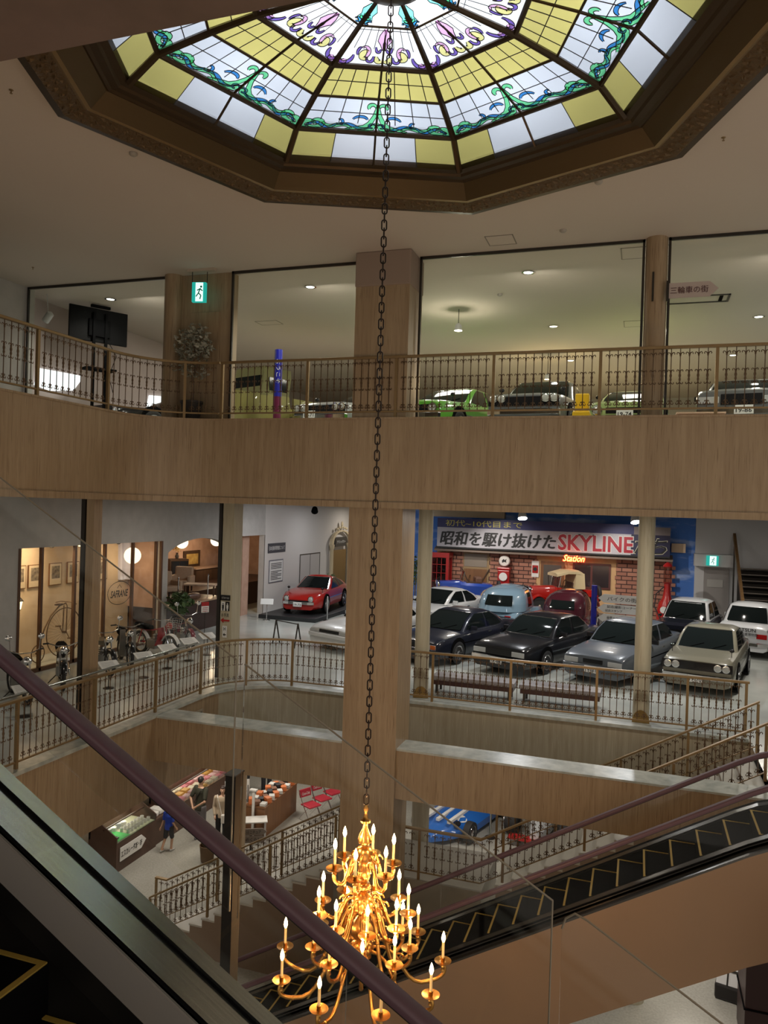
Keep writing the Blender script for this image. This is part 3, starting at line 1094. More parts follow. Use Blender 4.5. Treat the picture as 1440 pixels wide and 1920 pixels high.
def escalator(label, sgn, line, x0, x1, ys, flat_hi, clad_m, drop, deck_lo, clad_h, tread_off, run, xref, deck_m, sk_m, hr_w=0.1, hr_h=0.06, out=0.16, skh=0.30):
    """line(x) -> handrail height; ys = (near glass y, far glass y)"""
    root = thing('escalator', label, 'escalator')
    n = 40
    xs = [x0 + (x1 - x0) * i / n for i in range(n + 1)]
    y0, y1 = ys

    def zz(x, d):
        return line(x) - d
    for side, y, o in (('near', y0, -1), ('far', y1, 1)):
        rings = [rounded(y, x, line(x) - hr_h / 2 + 0.005, hr_w, hr_h) for x in xs]
        MB().loft(rings).build('handrail', HANDRAIL, root, smooth=50)
        rings = [[(x, y - 0.018, zz(x, hr_h + 0.012)), (x, y + 0.018, zz(x, hr_h + 0.012)), (x, y + 0.018, zz(x, hr_h - 0.006)), (x, y - 0.018, zz(x, hr_h - 0.006))] for x in xs]
        MB().loft(rings).build('handrail_guide', STEELD, root)
        k = 7
        for i in range(k):
            xa, xb = x0 + (x1 - x0) * i / k + 0.006, x0 + (x1 - x0) * (i + 1) / k - 0.006
            rr = []
            for j in range(7):
                x = xa + (xb - xa) * j / 6
                rr.append([(x, y - 0.006, zz(x, drop)), (x, y + 0.006, zz(x, drop)), (x, y + 0.006, zz(x, 0.05)), (x, y - 0.006, zz(x, 0.05))])
            MB().loft(rr).build('glass_panel', ACRYL, root)
        # inner deck, outer deck, skirt
        yi = y - o * 0.17
        ya, yb = min(y, yi), max(y, yi)
        rings = [[(x, ya, zz(x, drop + 0.03)), (x, yb, zz(x, drop + 0.03)), (x, yb, zz(x, drop - (0.0 if o < 0 else 0.0))), (x, ya, zz(x, drop))] for x in xs]
        MB().loft(rings).build('inner_deck', deck_m, root)
        yo = y + o * out
        ya, yb = min(y + o * 0.02, yo), max(y + o * 0.02, yo)
        rings = [[(x, ya, zz(x, deck_lo + 0.03)), (x, yb, zz(x, deck_lo + 0.03)), (x, yb, zz(x, deck_lo)), (x, ya, zz(x, deck_lo))] for x in xs]
        MB().loft(rings).build('outer_deck', deck_m, root)
        ya, yb = min(yi, yi - o * 0.012), max(yi, yi - o * 0.012)
        rings = [[(x, ya, zz(x, drop + skh)), (x, yb, zz(x, drop + skh)), (x, yb, zz(x, drop + 0.02)), (x, ya, zz(x, drop + 0.02))] for x in xs]
        MB().loft(rings).build('skirt', sk_m, root)
        ya, yb = min(yi, yi + o * 0.018), max(yi, yi + o * 0.018)
        rings = [[(x, ya, zz(x, drop + 0.01)), (x, yb, zz(x, drop + 0.01)), (x, yb, zz(x, drop - 0.003)), (x, ya, zz(x, drop - 0.003))] for x in xs]
        MB().loft(rings).build('brush_seam', BLACK, root)
        ya, yb = y - 0.009, y + 0.009
        rings = [[(x, ya, zz(x, drop + 0.01)), (x, yb, zz(x, drop + 0.01)), (x, yb, zz(x, drop - 0.012)), (x, ya, zz(x, drop - 0.012))] for x in xs]
        MB().loft(rings).build('glass_gasket', BLACK, root)
    # cladding of the truss
    ya, yb = y0 - out, y1 + out
    rings = [[(x, ya, zz(x, deck_lo + clad_h)), (x, yb, zz(x, deck_lo + clad_h)), (x, yb, zz(x, deck_lo + 0.03)), (x, yb - 0.1, zz(x, deck_lo + 0.03)), (x, yb - 0.12, zz(x, deck_lo + 0.5)),
              (x, ya + 0.12, zz(x, deck_lo + 0.5)), (x, ya + 0.1, zz(x, deck_lo + 0.03)), (x, ya, zz(x, deck_lo + 0.03))] for x in xs]
    MB().loft(rings).build('truss_cladding', clad_m, root)
    # steps
    yi0, yi1 = y0 + 0.19, y1 - 0.19
    rise = run * SLP
    b = MB().box((0, yi0, -0.3), (run, yi1, -0.004)) if sgn > 0 else MB().box((-run, yi0, -0.3), (0, yi1, -0.004))
    sm = b.mesh('step', BLACK)
    e = MB()
    q = sgn
    for (a, c) in (((0, yi0 + 0.01), (0.026 * q, yi1 - 0.01)), ((0.026 * q, yi0 + 0.01), (run * q, yi0 + 0.032)), ((0.026 * q, yi1 - 0.032), (run * q, yi1 - 0.01))):
        e.box((min(a[0], c[0]), min(a[1], c[1]), -0.006), (max(a[0], c[0]), max(a[1], c[1]), 0.0015))
    em = e.mesh('yellow_edge', YELLOW)
    N = int((x1 - x0) / run)
    for i in range(N):
        xn = xref + run * (i - int((xref - x0 - 0.3) / run))
        if xn > x1 - 0.4:
            continue
        st = place(sm, 'step', root, (xn, 0, min(line(xn) - tread_off, flat_hi - tread_off)))
        place(em, 'yellow_edge', st)
    return root


def line_e2(x):
    z = 5.167 + 0.577 * x
    if x > 1.4:
        t = min((x - 1.4) / 0.8, 1.0)
        z = 5.167 + 0.577 * 1.4 + 0.577 * 0.8 * (t - t * t / 2)
    return z


def line_e1(x):
    return 7.117 - 0.577 * x


DECKD = mat('deck_dark_steel', (0.10, 0.095, 0.09), 0.22, 0.85)
SKIRTM = mat('skirt_dark', (0.05, 0.045, 0.042), 0.35, 0.5)
escalator('escalator behind the chandelier with brown side cladding rising to the right', 1, line_e2, -7.2, 3.2, (10.3, 11.54), 99, BROWNPAINT, 0.66, 0.71, 1.37, 0.66, 0.335, -0.48, DECKD, BLACK)
escalator('escalator closest to the viewer with maroon handrail crossing the chandelier', -1, line_e1, -7.4, 1.6, (1.28, 2.62), 99, STEELD, 0.575, 0.585, 1.1, 0.87, 0.36, -2.14, STEEL, mat('near_skirt', (0.36, 0.33, 0.31), 0.45, 0.3), 0.08, 0.047, 0.105, 0.19)

# clear acrylic guard panels outside the near handrail
for i, (xa, za, xb, zl) in enumerate(((-2.95, 9.40, -1.615, 7.7), (-1.575, 8.615, -0.262, 6.95), (-0.225, 7.86, 1.1, 6.2))):
    zb = za - 0.577 * (xb - xa)
    lo_a, lo_b = line_e1(xa) - 0.5, line_e1(xb) - 0.5
    rt = thing('guard_panel', ('clear acrylic guard panel by the upper left railing', 'clear acrylic guard panel in front of the stone pillar', 'clear acrylic guard panel with rounded corner in front of the brown cladding')[i], 'guard panel', (0, 2.9, 0))
    Mx = Matrix(((1, 0, 0, 0), (0, 0, -1, 0), (0, 1, 0, 0), (0, 0, 0, 1)))
    if i == 2:
        top = [(xa, za - 0.1), (xa + 0.012, za - 0.06), (xa + 0.045, za - 0.035), (xa + 0.09, za - 0.052), (xb, zb)]
    else:
        top = [(xa, za), (xb, zb)]
    MB().prism([(xa, lo_a), (xb, lo_b)] + top[::-1], -0.005, 0.005, Mx).build('acrylic_sheet', ACRYL, rt)
    MB().tube([(x, 0, z) for x, z in top] + [(xb, 0, lo_b)], 0.0042, 5).build('polished_edge', EDGE, rt)

# the dark box-section post in the void
m = MB().box((-2.85, 5.0, 0), (-2.765, 5.125, 7.28))
o = m.build('post', mat('dark_bronze_post', (0.016, 0.0125, 0.010), 0.6, 0.0, spec=0.12), bevel=0.004)
tag(o, 'tall dark metal box post standing in the void left of the chandelier', 'post')
MB().box((-2.855, 4.995, 7.28), (-2.76, 5.13, 7.29)).build('cap', STEELD, o)

# ------------------------------------------------------------ chandelier and its chain
ch = thing('chandelier', 'large gilt brass chandelier with four tiers of lit candle lamps', 'chandelier', (SKX, SKY, 4.6))
Z0 = 4.6


def zc(z):
    return z - Z0


stem = [(0.012, 6.34), (0.03, 6.30), (0.012, 6.26), (0.028, 6.2), (0.052, 6.185), (0.05, 6.165), (0.022, 6.15), (0.024, 6.11), (0.055, 6.04), (0.072, 5.99), (0.066, 5.965), (0.03, 5.95), (0.03, 5.93),
        (0.07, 5.91), (0.085, 5.87), (0.08, 5.83), (0.09, 5.80), (0.06, 5.77), (0.03, 5.755), (0.032, 5.72), (0.05, 5.69), (0.062, 5.64), (0.05, 5.59), (0.03, 5.565), (0.065, 5.55), (0.075, 5.52), (0.06, 5.495), (0.03, 5.48),
        (0.06, 5.46), (0.10, 5.42), (0.115, 5.37), (0.10, 5.33), (0.11, 5.30), (0.06, 5.27), (0.04, 5.24), (0.07, 5.20), (0.105, 5.13), (0.11, 5.08), (0.085, 5.02), (0.05, 4.99), (0.09, 4.97), (0.125, 4.93), (0.125, 4.89), (0.09, 4.86), (0.1, 4.83), (0.05, 4.79), (0.03, 4.76), (0.045, 4.72), (0.02, 4.68), (0.006, 4.65)]
n = 24
rings = []
for i, (r, z) in enumerate(stem):
    flu = 0.10 if (6.0 < z < 6.1 or 5.6 < z < 5.7 or 5.05 < z < 5.2) else 0.03
    rings.append([(r * (1 + flu * math.cos(8 * 2 * PI * k / n * 1.0)) * math.cos(2 * PI * k / n), r * (1 + flu * math.cos(8 * 2 * PI * k / n)) * math.sin(2 * PI * k / n), zc(z)) for k in range(n)])
MB().loft(rings).build('stem', GOLD, ch, smooth=50)
pan = MB().lathe([(0.006, -0.02), (0.02, -0.016), (0.045, -0.006), (0.07, 0.008), (0.074, 0.014), (0.066, 0.012), (0.04, 0.002), (0.018, 0.002), (0.016, 0.02), (0.02, 0.045), (0.014, 0.05)], 18).mesh('drip_pan', GOLD, 50)
cdl = MB().lathe([(0.0135, 0.045), (0.013, 0.2)], 10).mesh('candle', WAX, 50)
flm = MB().lathe([(0.004, 0.20), (0.015, 0.213), (0.021, 0.235), (0.017, 0.265), (0.007, 0.296), (0.001, 0.31)], 10).mesh('flame', FLAME, 60)


def bez(p0, p1, p2, p3, n=10):
    out = []
    for i in range(n + 1):
        t = i / n
        out.append(tuple((1 - t) ** 3 * a + 3 * (1 - t) ** 2 * t * b + 3 * (1 - t) * t * t * c + t ** 3 * d for a, b, c, d in zip(p0, p1, p2, p3)))
    return out


CANDLES = []
for (cnt, r, zf, zroot, rr, off, dip) in ((6, 0.30, 5.97, 5.86, 0.08, 33, 0.17), (9, 0.45, 5.52, 5.42, 0.10, 15, 0.16), (9, 0.48, 5.20, 5.30, 0.10, 10, 0.22), (9, 0.82, 5.01, 4.92, 0.11, 22.5, 0.22)):
    zp = zf - 0.25
    pts = bez((rr, 0, zc(zroot)), (r * 0.55, 0, zc(zroot + 0.05)), (r * 0.45, 0, zc(zp - dip * 1.35)), (r * 0.86, 0, zc(zp - dip * 0.85)), 9) + bez((r * 0.86, 0, zc(zp - dip * 0.85)), (r * 1.04, 0, zc(zp - dip * 0.68)), (r * 1.06, 0, zc(zp - dip * 0.3)), (r, 0, zc(zp - 0.015)), 6)[1:]
    m = MB().tube(pts, [0.014 + 0.006 * math.sin(PI * i / (len(pts) - 1)) for i in range(len(pts))], 8)
    # scrolled leaf on the arm and the turned socket under the pan
    cx, cz = r * 0.45, pts[4][2] + 0.045
    m.tube([(cx + 0.055 * (1 - t / 14) * math.cos(t * 0.55), 0, cz + 0.055 * (1 - t / 14) * math.sin(t * 0.55)) for t in range(13)], [0.011] * 12 + [0.016], 6)
    m.lathe([(0.008, zc(zp - 0.1)), (0.022, zc(zp - 0.085)), (0.014, zc(zp - 0.06)), (0.026, zc(zp - 0.04)), (0.012, zc(zp - 0.015))], 10, (r, 0, 0))
    for q in (0.3, 0.62):
        i = int(q * (len(pts) - 1))
        m.ball(pts[i], 0.024, 8)
    am = m.mesh('arm', GOLD, 50)
    for k in range(cnt):
        a = R(off + 360 * k / cnt)
        arm = place(am, 'arm', ch, (0, 0, 0), (0, 0, a))
        for me in (pan, cdl, flm):
            place(me, me.name.split('.')[0], arm, (r, 0, zc(zp)), (0, 0, 0), (1.17, 1.17, 1.0) if me is pan else None)
        CANDLES.append((SKX + r * math.cos(a), SKY + r * math.sin(a), zp + 0.335))
for cpos in CANDLES:
    lamp('POINT', cpos, 7.0, (1.0, 0.55, 0.24), 0.012, name='candle_light')

cn = thing('chain', 'long dark iron chain hanging from the skylight hub to the chandelier', 'chain', (SKX, SKY, 6.35))
L = 0.066
pts = []
for k in range(20):
    a = 2 * PI * k / 20
    pts.append((0.021 * math.cos(a), 0, (L * 0.36 if math.sin(a) > 0 else -L * 0.36) + 0.021 * math.sin(a)))
lk = MB().tube(pts, 0.0062, 6, closed=True).mesh('link', CHAINM, 60)
pitch = 0.0815
nl = int((14.37 - 6.33) / pitch)
for i in range(nl):
    q = place(lk, 'link', cn, (0, 0, 0.04 + pitch * i), (0, 0, R(90) * (i % 2) + 0.4), (1.15, 1.15, 1.18))

# ------------------------------------------------------------ cars
def paint(name, c, rough=0.3):
    return mat(name, c, rough, 0.0, coat=0.8, spec=0.25)


TYRE = MB().lathe([(0.20, -0.085), (0.27, -0.098), (0.305, -0.085), (0.312, -0.05), (0.312, 0.05), (0.305, 0.085), (0.27, 0.098), (0.20, 0.085)], 26, axis='x').mesh('wheel', RUBBER, 40)
_m = MB().lathe([(0.02, 0.075), (0.06, 0.085), (0.07, 0.06), (0.15, 0.052), (0.185, 0.085), (0.205, 0.092), (0.21, 0.08), (0.2, -0.05)], 24, axis='x', cap=True)
for k in range(10):
    a = 2 * PI * k / 10
    _m.cbox((0.066, 0.12 * math.cos(a), 0.12 * math.sin(a)), (0.014, 0.12, 0.026), 0, Matrix.Rotation(a, 3, 'X'))
RIM = _m.mesh('rim', mat('alloy', (0.42, 0.42, 0.43), 0.25, 0.9), 40)
_m = MB().lathe([(0.01, 0.09), (0.1, 0.085), (0.13, 0.07), (0.19, 0.075), (0.205, 0.09), (0.21, 0.08), (0.2, -0.05)], 24, axis='x')
CAPRIM = _m.mesh('rim', CHROME, 40)
_m = MB().lathe([(0.19, 0.05), (0.215, 0.06), (0.215, -0.06), (0.19, -0.05)], 24, axis='x', cap=False).lathe([(0.03, -0.1), (0.04, 0.1), (0.01, 0.11)], 10, axis='x')
for k in range(16):
    a = 2 * PI * k / 16
    _m.tube([(0.07 if k % 2 else -0.05, 0.03 * math.cos(a), 0.03 * math.sin(a)), (0, 0.2 * math.cos(a + 0.2), 0.2 * math.sin(a + 0.2))], 0.005, 4)
WIRERIM = _m.mesh('rim', mat('cream_spoke', (0.6, 0.52, 0.36), 0.4), 40)
HL_R = MB().lathe([(0.09, -0.05), (0.098, -0.01), (0.096, 0.01), (0.08, 0.012)], 18, axis='y').mesh('headlight', CHROME, 40)
LENS = MB().lathe([(0.08, 0.008), (0.06, 0.022), (0.02, 0.03), (0.002, 0.031)], 18, axis='y').mesh('lens', mat('lamp_lens', (0.5, 0.5, 0.48), 0.08, 0.3), 60)
LENSM = mat('rect_lens', (0.5, 0.52, 0.53), 0.08, 0.2)
AMBER = mat('amber', (0.55, 0.12, 0.015), 0.2)
TAIL = mat('tail_red', (0.4, 0.01, 0.01), 0.15)
MIRB = MB().lathe([(0.005, -0.05), (0.05, -0.03), (0.055, 0.0), (0.05, 0.02), (0.005, 0.025)], 10, axis='y')


def interp(tab, v):
    for a, b in zip(tab, tab[1:]):
        if v <= b[0] + 1e-9:
            t = (v - a[0]) / (b[0] - a[0])
            return [p + (q - p) * t for p, q in zip(a, b)]
    return list(tab[-1])


def car(label, loc, rz, P, L=4.4, W=1.66, zb=0.2, body=None, cabin=None, wb=2.5, wr=1.0, wheels='alloy', lights='rect', plate=None, side_w=((0.04, 0.47), (0.53, 0.95)), group=None,
        bumper='chrome', roof=None, grille=(0.5, 0.16, 0.62), rear_lights=True, mirrors='door', wind=(0.05, 0.95), rear_win=(0.08, 0.92, 0.1, 0.85), extras=(), fenders=None, cat='car', rc=0.1, name='car', hlz=None, roofm=None, plate_side='front', bow=0.06):
    t = thing(name, label, cat, loc, rz, group)
    hw = W / 2
    rings = []
    for y, zt, wf in body:
        h = hw * wf
        d = zt - zb
        half = [(h * 0.82, zb), (h * 0.95, zb + 0.05), (h, zb + 0.32 * d), (h, zb + 0.66 * d), (h * 0.985, zb + 0.86 * d), (h * 0.93, zb + 0.96 * d), (h * 0.8, zt), (h * 0.4, zt + 0.018)]
        rings.append([(x, y, z) for x, z in half] + [(-x, y, z) for x, z in half[::-1]])
    MB().loft(rings).build('body', P, t, smooth=38)
    # cabin: layers (v, z, y front, y rear, half width)
    if cabin:
        def ringv(v):
            _v, z, yf, yr, h = interp(cabin, v)
            q = min(rc, h * 0.5)
            pts = []
            for k in range(7):
                x = -(h - q) + 2 * (h - q) * k / 6
                pts.append((x, yf - bow * (1 - (x / h) ** 2), z))
            pts += [(h - q * 0.3, yf + q * 0.3, z)]
            for k in range(5):
                pts.append((h, yf + q + (yr - yf - 2 * q) * k / 4, z))
            pts += [(h - q * 0.3, yr - q * 0.3, z)]
            for k in range(7):
                x = (h - q) - 2 * (h - q) * k / 6
                pts.append((x, yr + bow * (1 - (x / h) ** 2), z))
            pts += [(-(h - q * 0.3), yr - q * 0.3, z)]
            for k in range(5):
                pts.append((-h, yr - q - (yr - yf - 2 * q) * k / 4, z))
            pts += [(-(h - q * 0.3), yf + q * 0.3, z)]
            return pts
        vs = sorted({c[0] for c in cabin} | {0, 0.25, 0.5, 0.75, 1.0})
        mm = MB()
        mm.loft([ringv(v) for v in vs if v <= 1.0])
        top = interp(cabin, 1.0)
        MBc = mm
        _v, z, yf, yr, h = top
        dome = [ringv(1.0)]
        for s, dz in ((0.86, 0.03), (0.5, 0.055), (0.05, 0.06)):
            cy = (yf + yr) / 2
            dome.append([(x * s, cy + (y - cy) * s, z + dz) for x, y, _z in ringv(1.0)])
        MBc.loft(dome, cap=True)
        MBc.build('cabin', roofm or P, t, smooth=50)

        def panel(side, t0, t1, v0, v1, nm):
            m = MB()
            rows = []
            for i in range(6):
                v = v0 + (v1 - v0) * i / 5
                _v, z, yf, yr, h = interp(cabin, v)
                q = min(rc, h * 0.5)
                row = []
                for j in range(9):
                    s = t0 + (t1 - t0) * j / 8
                    if side == 'front':
                        x = -h + 2 * h * s
                        row.append((x * 0.985, yf - bow * (1 - (x / h) ** 2) - 0.012, z + 0.008))
                    elif side == 'rear':
                        x = -h + 2 * h * s
                        row.append((x * 0.985, yr + bow * (1 - (x / h) ** 2) + 0.012, z + 0.008))
                    else:
                        sg = 1 if side == 'right' else -1
                        row.append((sg * (h + 0.008), yf + q * 0.3 + (yr - yf - 0.6 * q) * s, z))
                rows.append(row)
            m.loft(rows, closed=False)
            m.build(nm, CARGLASS, t, smooth=60)
        panel('front', wind[0], wind[1], 0.06, 0.93, 'windshield')
        # surround of the windscreen, wipers, side strip, handles
        _fr = []
        for s_, v_ in [(wind[0], 0.06), (wind[0], 0.93), (0.3, 0.94), (0.7, 0.94), (wind[1], 0.93), (wind[1], 0.06), (0.7, 0.05), (0.3, 0.05)]:
            _v, z, yf_, yr_, h = interp(cabin, v_)
            x = -h + 2 * h * s_
            _fr.append((x * 0.985, yf_ - bow * (1 - (x / h) ** 2) - 0.014, z + 0.008))
        MB().tube(_fr, 0.011, 5, closed=True).build('windshield_frame', CHROME if bumper == 'chrome' else BLACK, t)
        for s_ in (0.25, 0.6):
            _v, z, yf_, yr_, h = interp(cabin, 0.08)
            _v, z2, yf2, yr2, h2 = interp(cabin, 0.28)
            x = -h + 2 * h * s_
            MB().tube([(x, yf_ - bow * (1 - (x / h) ** 2) - 0.02, z + 0.012), (x + 0.32, yf2 - bow * (1 - ((x + 0.32) / h2) ** 2) - 0.024, z2 + 0.012)], 0.007, 4).build('wiper', BLACK, t)
        if not fenders:
            for sd in (-1, 1):
                MB().box((sd * hw * 0.99 - 0.012, -L * 0.24, 0.545), (sd * hw * 0.99 + 0.012, L * 0.26, 0.575)).build('side_moulding', CHROME if bumper == 'chrome' else BLACK, t)
                for hy in (0.38, 1.05)[:len(side_w)]:
                    MB().box((sd * hw * 0.985 - 0.012, hy - 0.07, 0.73), (sd * hw * 0.985 + 0.016, hy + 0.07, 0.755)).build('door_handle', CHROME, t)
        panel('rear', rear_win[0], rear_win[1], rear_win[2], rear_win[3], 'rear_window')
        for sd in ('left', 'right'):
            for a, b in side_w:
                panel(sd, a, b, 0.1, 0.88, 'side_window')
    yf, yr = body[0][0], body[-1][0]
    # wheels
    for sy in (-1, 1):
        for sx in (-1, 1):
            x = sx * (hw - 0.075)
            arch = MB().lathe([(0.36 * wr, -0.02), (0.36 * wr, 0.083)], 22, axis='x')
            if not fenders:
                arch.build('wheel_arch', BLACK, t, loc=(x, sy * wb / 2, 0.37 * wr), rot=(0, 0, 0 if sx > 0 else PI))
            w = place(TYRE, 'wheel', t, (x, sy * wb / 2, 0.312 * wr), (0, 0, 0 if sx > 0 else PI), (1, wr, wr))
            place({'alloy': RIM, 'cap': CAPRIM, 'wire': WIRERIM}[wheels], 'rim', w, (0.012, 0, 0))
    zt0 = body[0][1]
    lz = hlz if hlz else zb + (zt0 - zb) * 0.76
    wf0 = body[0][2] * hw
    gw, gh, gz = grille
    if gw:
        g = MB().box((-gw * hw, yf - 0.012, gz - gh / 2), (gw * hw, yf + 0.02, gz + gh / 2))
        g.build('grille', BLACKG, t)
    if lights == 'round4' or lights == 'round2':
        xs = (0.62, 0.86) if lights == 'round4' else (0.8,)
        for a in xs:
            for s in (-1, 1):
                hl = place(HL_R, 'headlight', t, (s * a * wf0, yf - 0.02, lz))
                hl.scale = (0.92, 0.92, 0.92) if lights == 'round4' else (1.1, 1.1, 1.1)
                place(LENS, 'lens', hl)
    elif lights == 'rect':
        for s in (-1, 1):
            x0, x1 = s * 0.5 * wf0, s * 0.97 * wf0
            hl = MB().box((min(x0, x1), yf - 0.02, lz - 0.065), (max(x0, x1), yf + 0.05, lz + 0.065)).build('headlight', LENSM, t, bevel=0.012)
            MB().box((min(x0, x1) + (0.26 * wf0 if s > 0 else 0) , yf - 0.024, lz - 0.06), (max(x0, x1) - (0.26 * wf0 if s < 0 else 0), yf - 0.018, lz + 0.06)).build('lens', AMBER if 'amber' in extras else LENSM, hl)
    bm_ = CHROME if bumper == 'chrome' else (P if bumper == 'body' else BLACK)
    if bumper:
        for sg, y in ((-1, yf), (1, yr)):
            wfb = (body[0][2] if sg < 0 else body[-1][2]) * hw * 1.04
            pts = [(-wfb, y - sg * 0.22, 0.44), (-wfb * 0.97, y + sg * 0.02, 0.44), (-wfb * 0.6, y + sg * 0.07, 0.44), (wfb * 0.6, y + sg * 0.07, 0.44), (wfb * 0.97, y + sg * 0.02, 0.44), (wfb, y - sg * 0.22, 0.44)]
            MB().loft([[(x, yy, 0.44 - 0.06), (x, yy + sg * 0.03, 0.44 - 0.045), (x, yy + sg * 0.03, 0.44 + 0.045), (x, yy, 0.44 + 0.06)] for x, yy, _ in pts]).build('bumper', bm_, t)
    if plate:
        y = yf - 0.12 if plate_side == 'front' else yr + 0.12
        pz = 0.40 if plate_side == 'front' else 0.72
        px = 0
        if isinstance(plate, tuple):
            plate, px, pz = plate
        pl = MB().box((-0.165, -0.006, -0.082), (0.165, 0.006, 0.082)).build('license_plate', PAPER, t, loc=(px, y, pz), rot=(0, 0, 0 if plate_side == 'front' else PI))
        lettering(plate, 0.27, 0.085, INK, pl, (0.0, -0.009, -0.015), bold=0.015, name='plate_number')
    if mirrors:
        for s in (-1, 1):
            if mirrors == 'fender':
                y, x, z = yf + 0.75, s * hw * 0.82, interp([(b[0], b[1]) for b in body], yf + 0.75)[1]
                m = MB().tube([(x, y, z - 0.02), (x, y, z + 0.13)], 0.008, 6)
                m.ball((x, y, z + 0.15), (0.06, 0.045, 0.045), 10)
                m.build('mirror', BLACKG, t, smooth=50)
            else:
                _v, z, cyf, cyr, h = cabin[0]
                m = MB().cbox((s * (h + 0.12), cyf + 0.42, z + 0.09), (0.19, 0.07, 0.11))
                m.box((min(s * (h - 0.05), s * (h + 0.05)), cyf + 0.40, z + 0.03), (max(s * (h - 0.05), s * (h + 0.05)), cyf + 0.44, z + 0.07))
                m.build('mirror', BLACKG if 'blackmirror' in extras else P, t, bevel=0.015)
    if rear_lights:
        for s in (-1, 1):
            a, b = s * 0.55 * hw * body[-1][2], s * 0.95 * hw * body[-1][2]
            MB().box((min(a, b), yr - 0.03, lz - 0.07), (max(a, b), yr + 0.014, lz + 0.07)).build('tail_light', TAIL, t)
    if fenders:
        for sy, (fy, fl, fh, fm) in zip((-1, 1), fenders):
            for s in (-1, 1):
                m = MB()
                rr = []
                for i in range(9):
                    a = PI * i / 8
                    yy, zz = fy - fl * math.cos(a), 0.16 + fh * math.sin(a) ** 0.8
                    q = 0.11 + 0.03 * math.sin(a)
                    xo = s * (hw + 0.02)
                    rr.append([(xo - s * 0.30, yy, zz - 0.02), (xo - s * 0.04, yy, zz + 0.01), (xo + s * 0.02, yy, zz - 0.06), (xo + s * 0.02, yy, zz - 0.14), (xo - s * 0.02, yy * 0.98 + fy * 0.02, zz - 0.14), (xo - s * 0.30, yy * 0.98 + fy * 0.02, zz - 0.1)])
                m.loft(rr).build('fender', fm, t, smooth=45)
    return t


def sedan_body(L, hood=0.86, belt=0.9, trunk=0.92, nose=0.72, wf=0.94, tail=0.8):
    h = L / 2
    return [(-h, nose, wf - 0.03), (-h + 0.08, nose + 0.05, wf), (-h + 0.45, nose + (hood - nose) * 0.65, 0.985), (-h + 1.15, hood, 1.0), (-0.2, belt, 1.0), (0.9, belt, 1.0), (h - 0.9, trunk, 0.99), (h - 0.12, trunk - 0.03, wf), (h, tail, wf - 0.04)]


def sedan_cabin(cowl, rear, rf, rr, belt, H, w0, w1):
    return [(0, belt - 0.04, cowl, rear, w0), (0.5, (belt + H) / 2, (cowl + rf) / 2 - 0.02, (rear + rr) / 2 + 0.02, w0 * 0.52 + w1 * 0.48), (0.88, H - 0.075, rf - 0.06, rr + 0.06, w1 + 0.01), (1.0, H - 0.045, rf + 0.04, rr - 0.04, w1 - 0.03)]


NAVY = paint('dark_navy_paint', (0.010, 0.012, 0.022))
BLK = paint('black_paint', (0.006, 0.006, 0.008))
GREYB = paint('grey_blue_paint', (0.10, 0.115, 0.135))
BEIGE = paint('beige_silver_paint', (0.19, 0.18, 0.135))
WHT = paint('white_car_paint', (0.62, 0.64, 0.66))
LBLUE = paint('light_blue_paint', (0.17, 0.27, 0.36))
MAROON = paint('maroon_paint', (0.05, 0.008, 0.015))
RED = paint('red_car_paint', (0.36, 0.012, 0.008))
GREEN = paint('green_car_paint', (0.11, 0.36, 0.04))
PALEG = paint('pale_green_paint', (0.36, 0.46, 0.18))
SILV = paint('silver_paint', (0.32, 0.33, 0.34))
DSILV = paint('dark_silver_paint', (0.13, 0.135, 0.14))
OLIVE = paint('olive_yellow_paint', (0.29, 0.265, 0.085))
CREAM = mat('cream_canvas', (0.62, 0.5, 0.3), 0.7)

GS = 'modern saloons parked behind the benches'
cz = F2
car('black-navy coupe with amber indicators parked at the left end of the dark saloons', (-4.95, 21.95, cz), R(-20), NAVY, 4.5, 1.74, 0.17, sedan_body(4.5, 0.82, 0.86, 0.94, 0.66), sedan_cabin(-0.95, 1.55, -0.15, 0.75, 0.86, 1.33, 0.76, 0.6), 2.6,
    extras=('amber',), bumper='body', grille=(0.3, 0.08, 0.56), group=GS, side_w=((0.04, 0.5), (0.55, 0.9)))
car('black four-door saloon with chrome window frames and wide rectangular headlights', (-2.5, 21.75, cz), R(-21), BLK, 4.65, 1.69, 0.19, sedan_body(4.65, 0.86, 0.9, 0.95, 0.72), sedan_cabin(-0.85, 1.6, -0.15, 0.95, 0.9, 1.37, 0.76, 0.62), 2.6,
    bumper='chrome', grille=(0.42, 0.12, 0.62), plate='19-88', group=GS, extras=('blackmirror',))
car('grey-blue saloon parked half behind the round column', (-0.2, 21.7, cz), R(-20), GREYB, 4.6, 1.68, 0.19, sedan_body(4.6, 0.84, 0.89, 0.94, 0.68), sedan_cabin(-0.85, 1.6, -0.15, 0.95, 0.89, 1.37, 0.76, 0.62), 2.6,
    bumper='body', grille=(0.3, 0.1, 0.58), plate='19-81', group=GS, extras=('blackmirror',))
car('beige classic saloon with four round headlights and black grille', (1.85, 21.75, cz), R(-12), BEIGE, 4.4, 1.66, 0.2, sedan_body(4.4, 0.88, 0.9, 0.92, 0.78), sedan_cabin(-0.8, 1.5, -0.1, 0.9, 0.9, 1.38, 0.75, 0.61), 2.55,
    lights='round4', bumper='chrome', grille=(0.95, 0.2, 0.68), plate='19-70', group=GS, mirrors='fender', hlz=0.68)
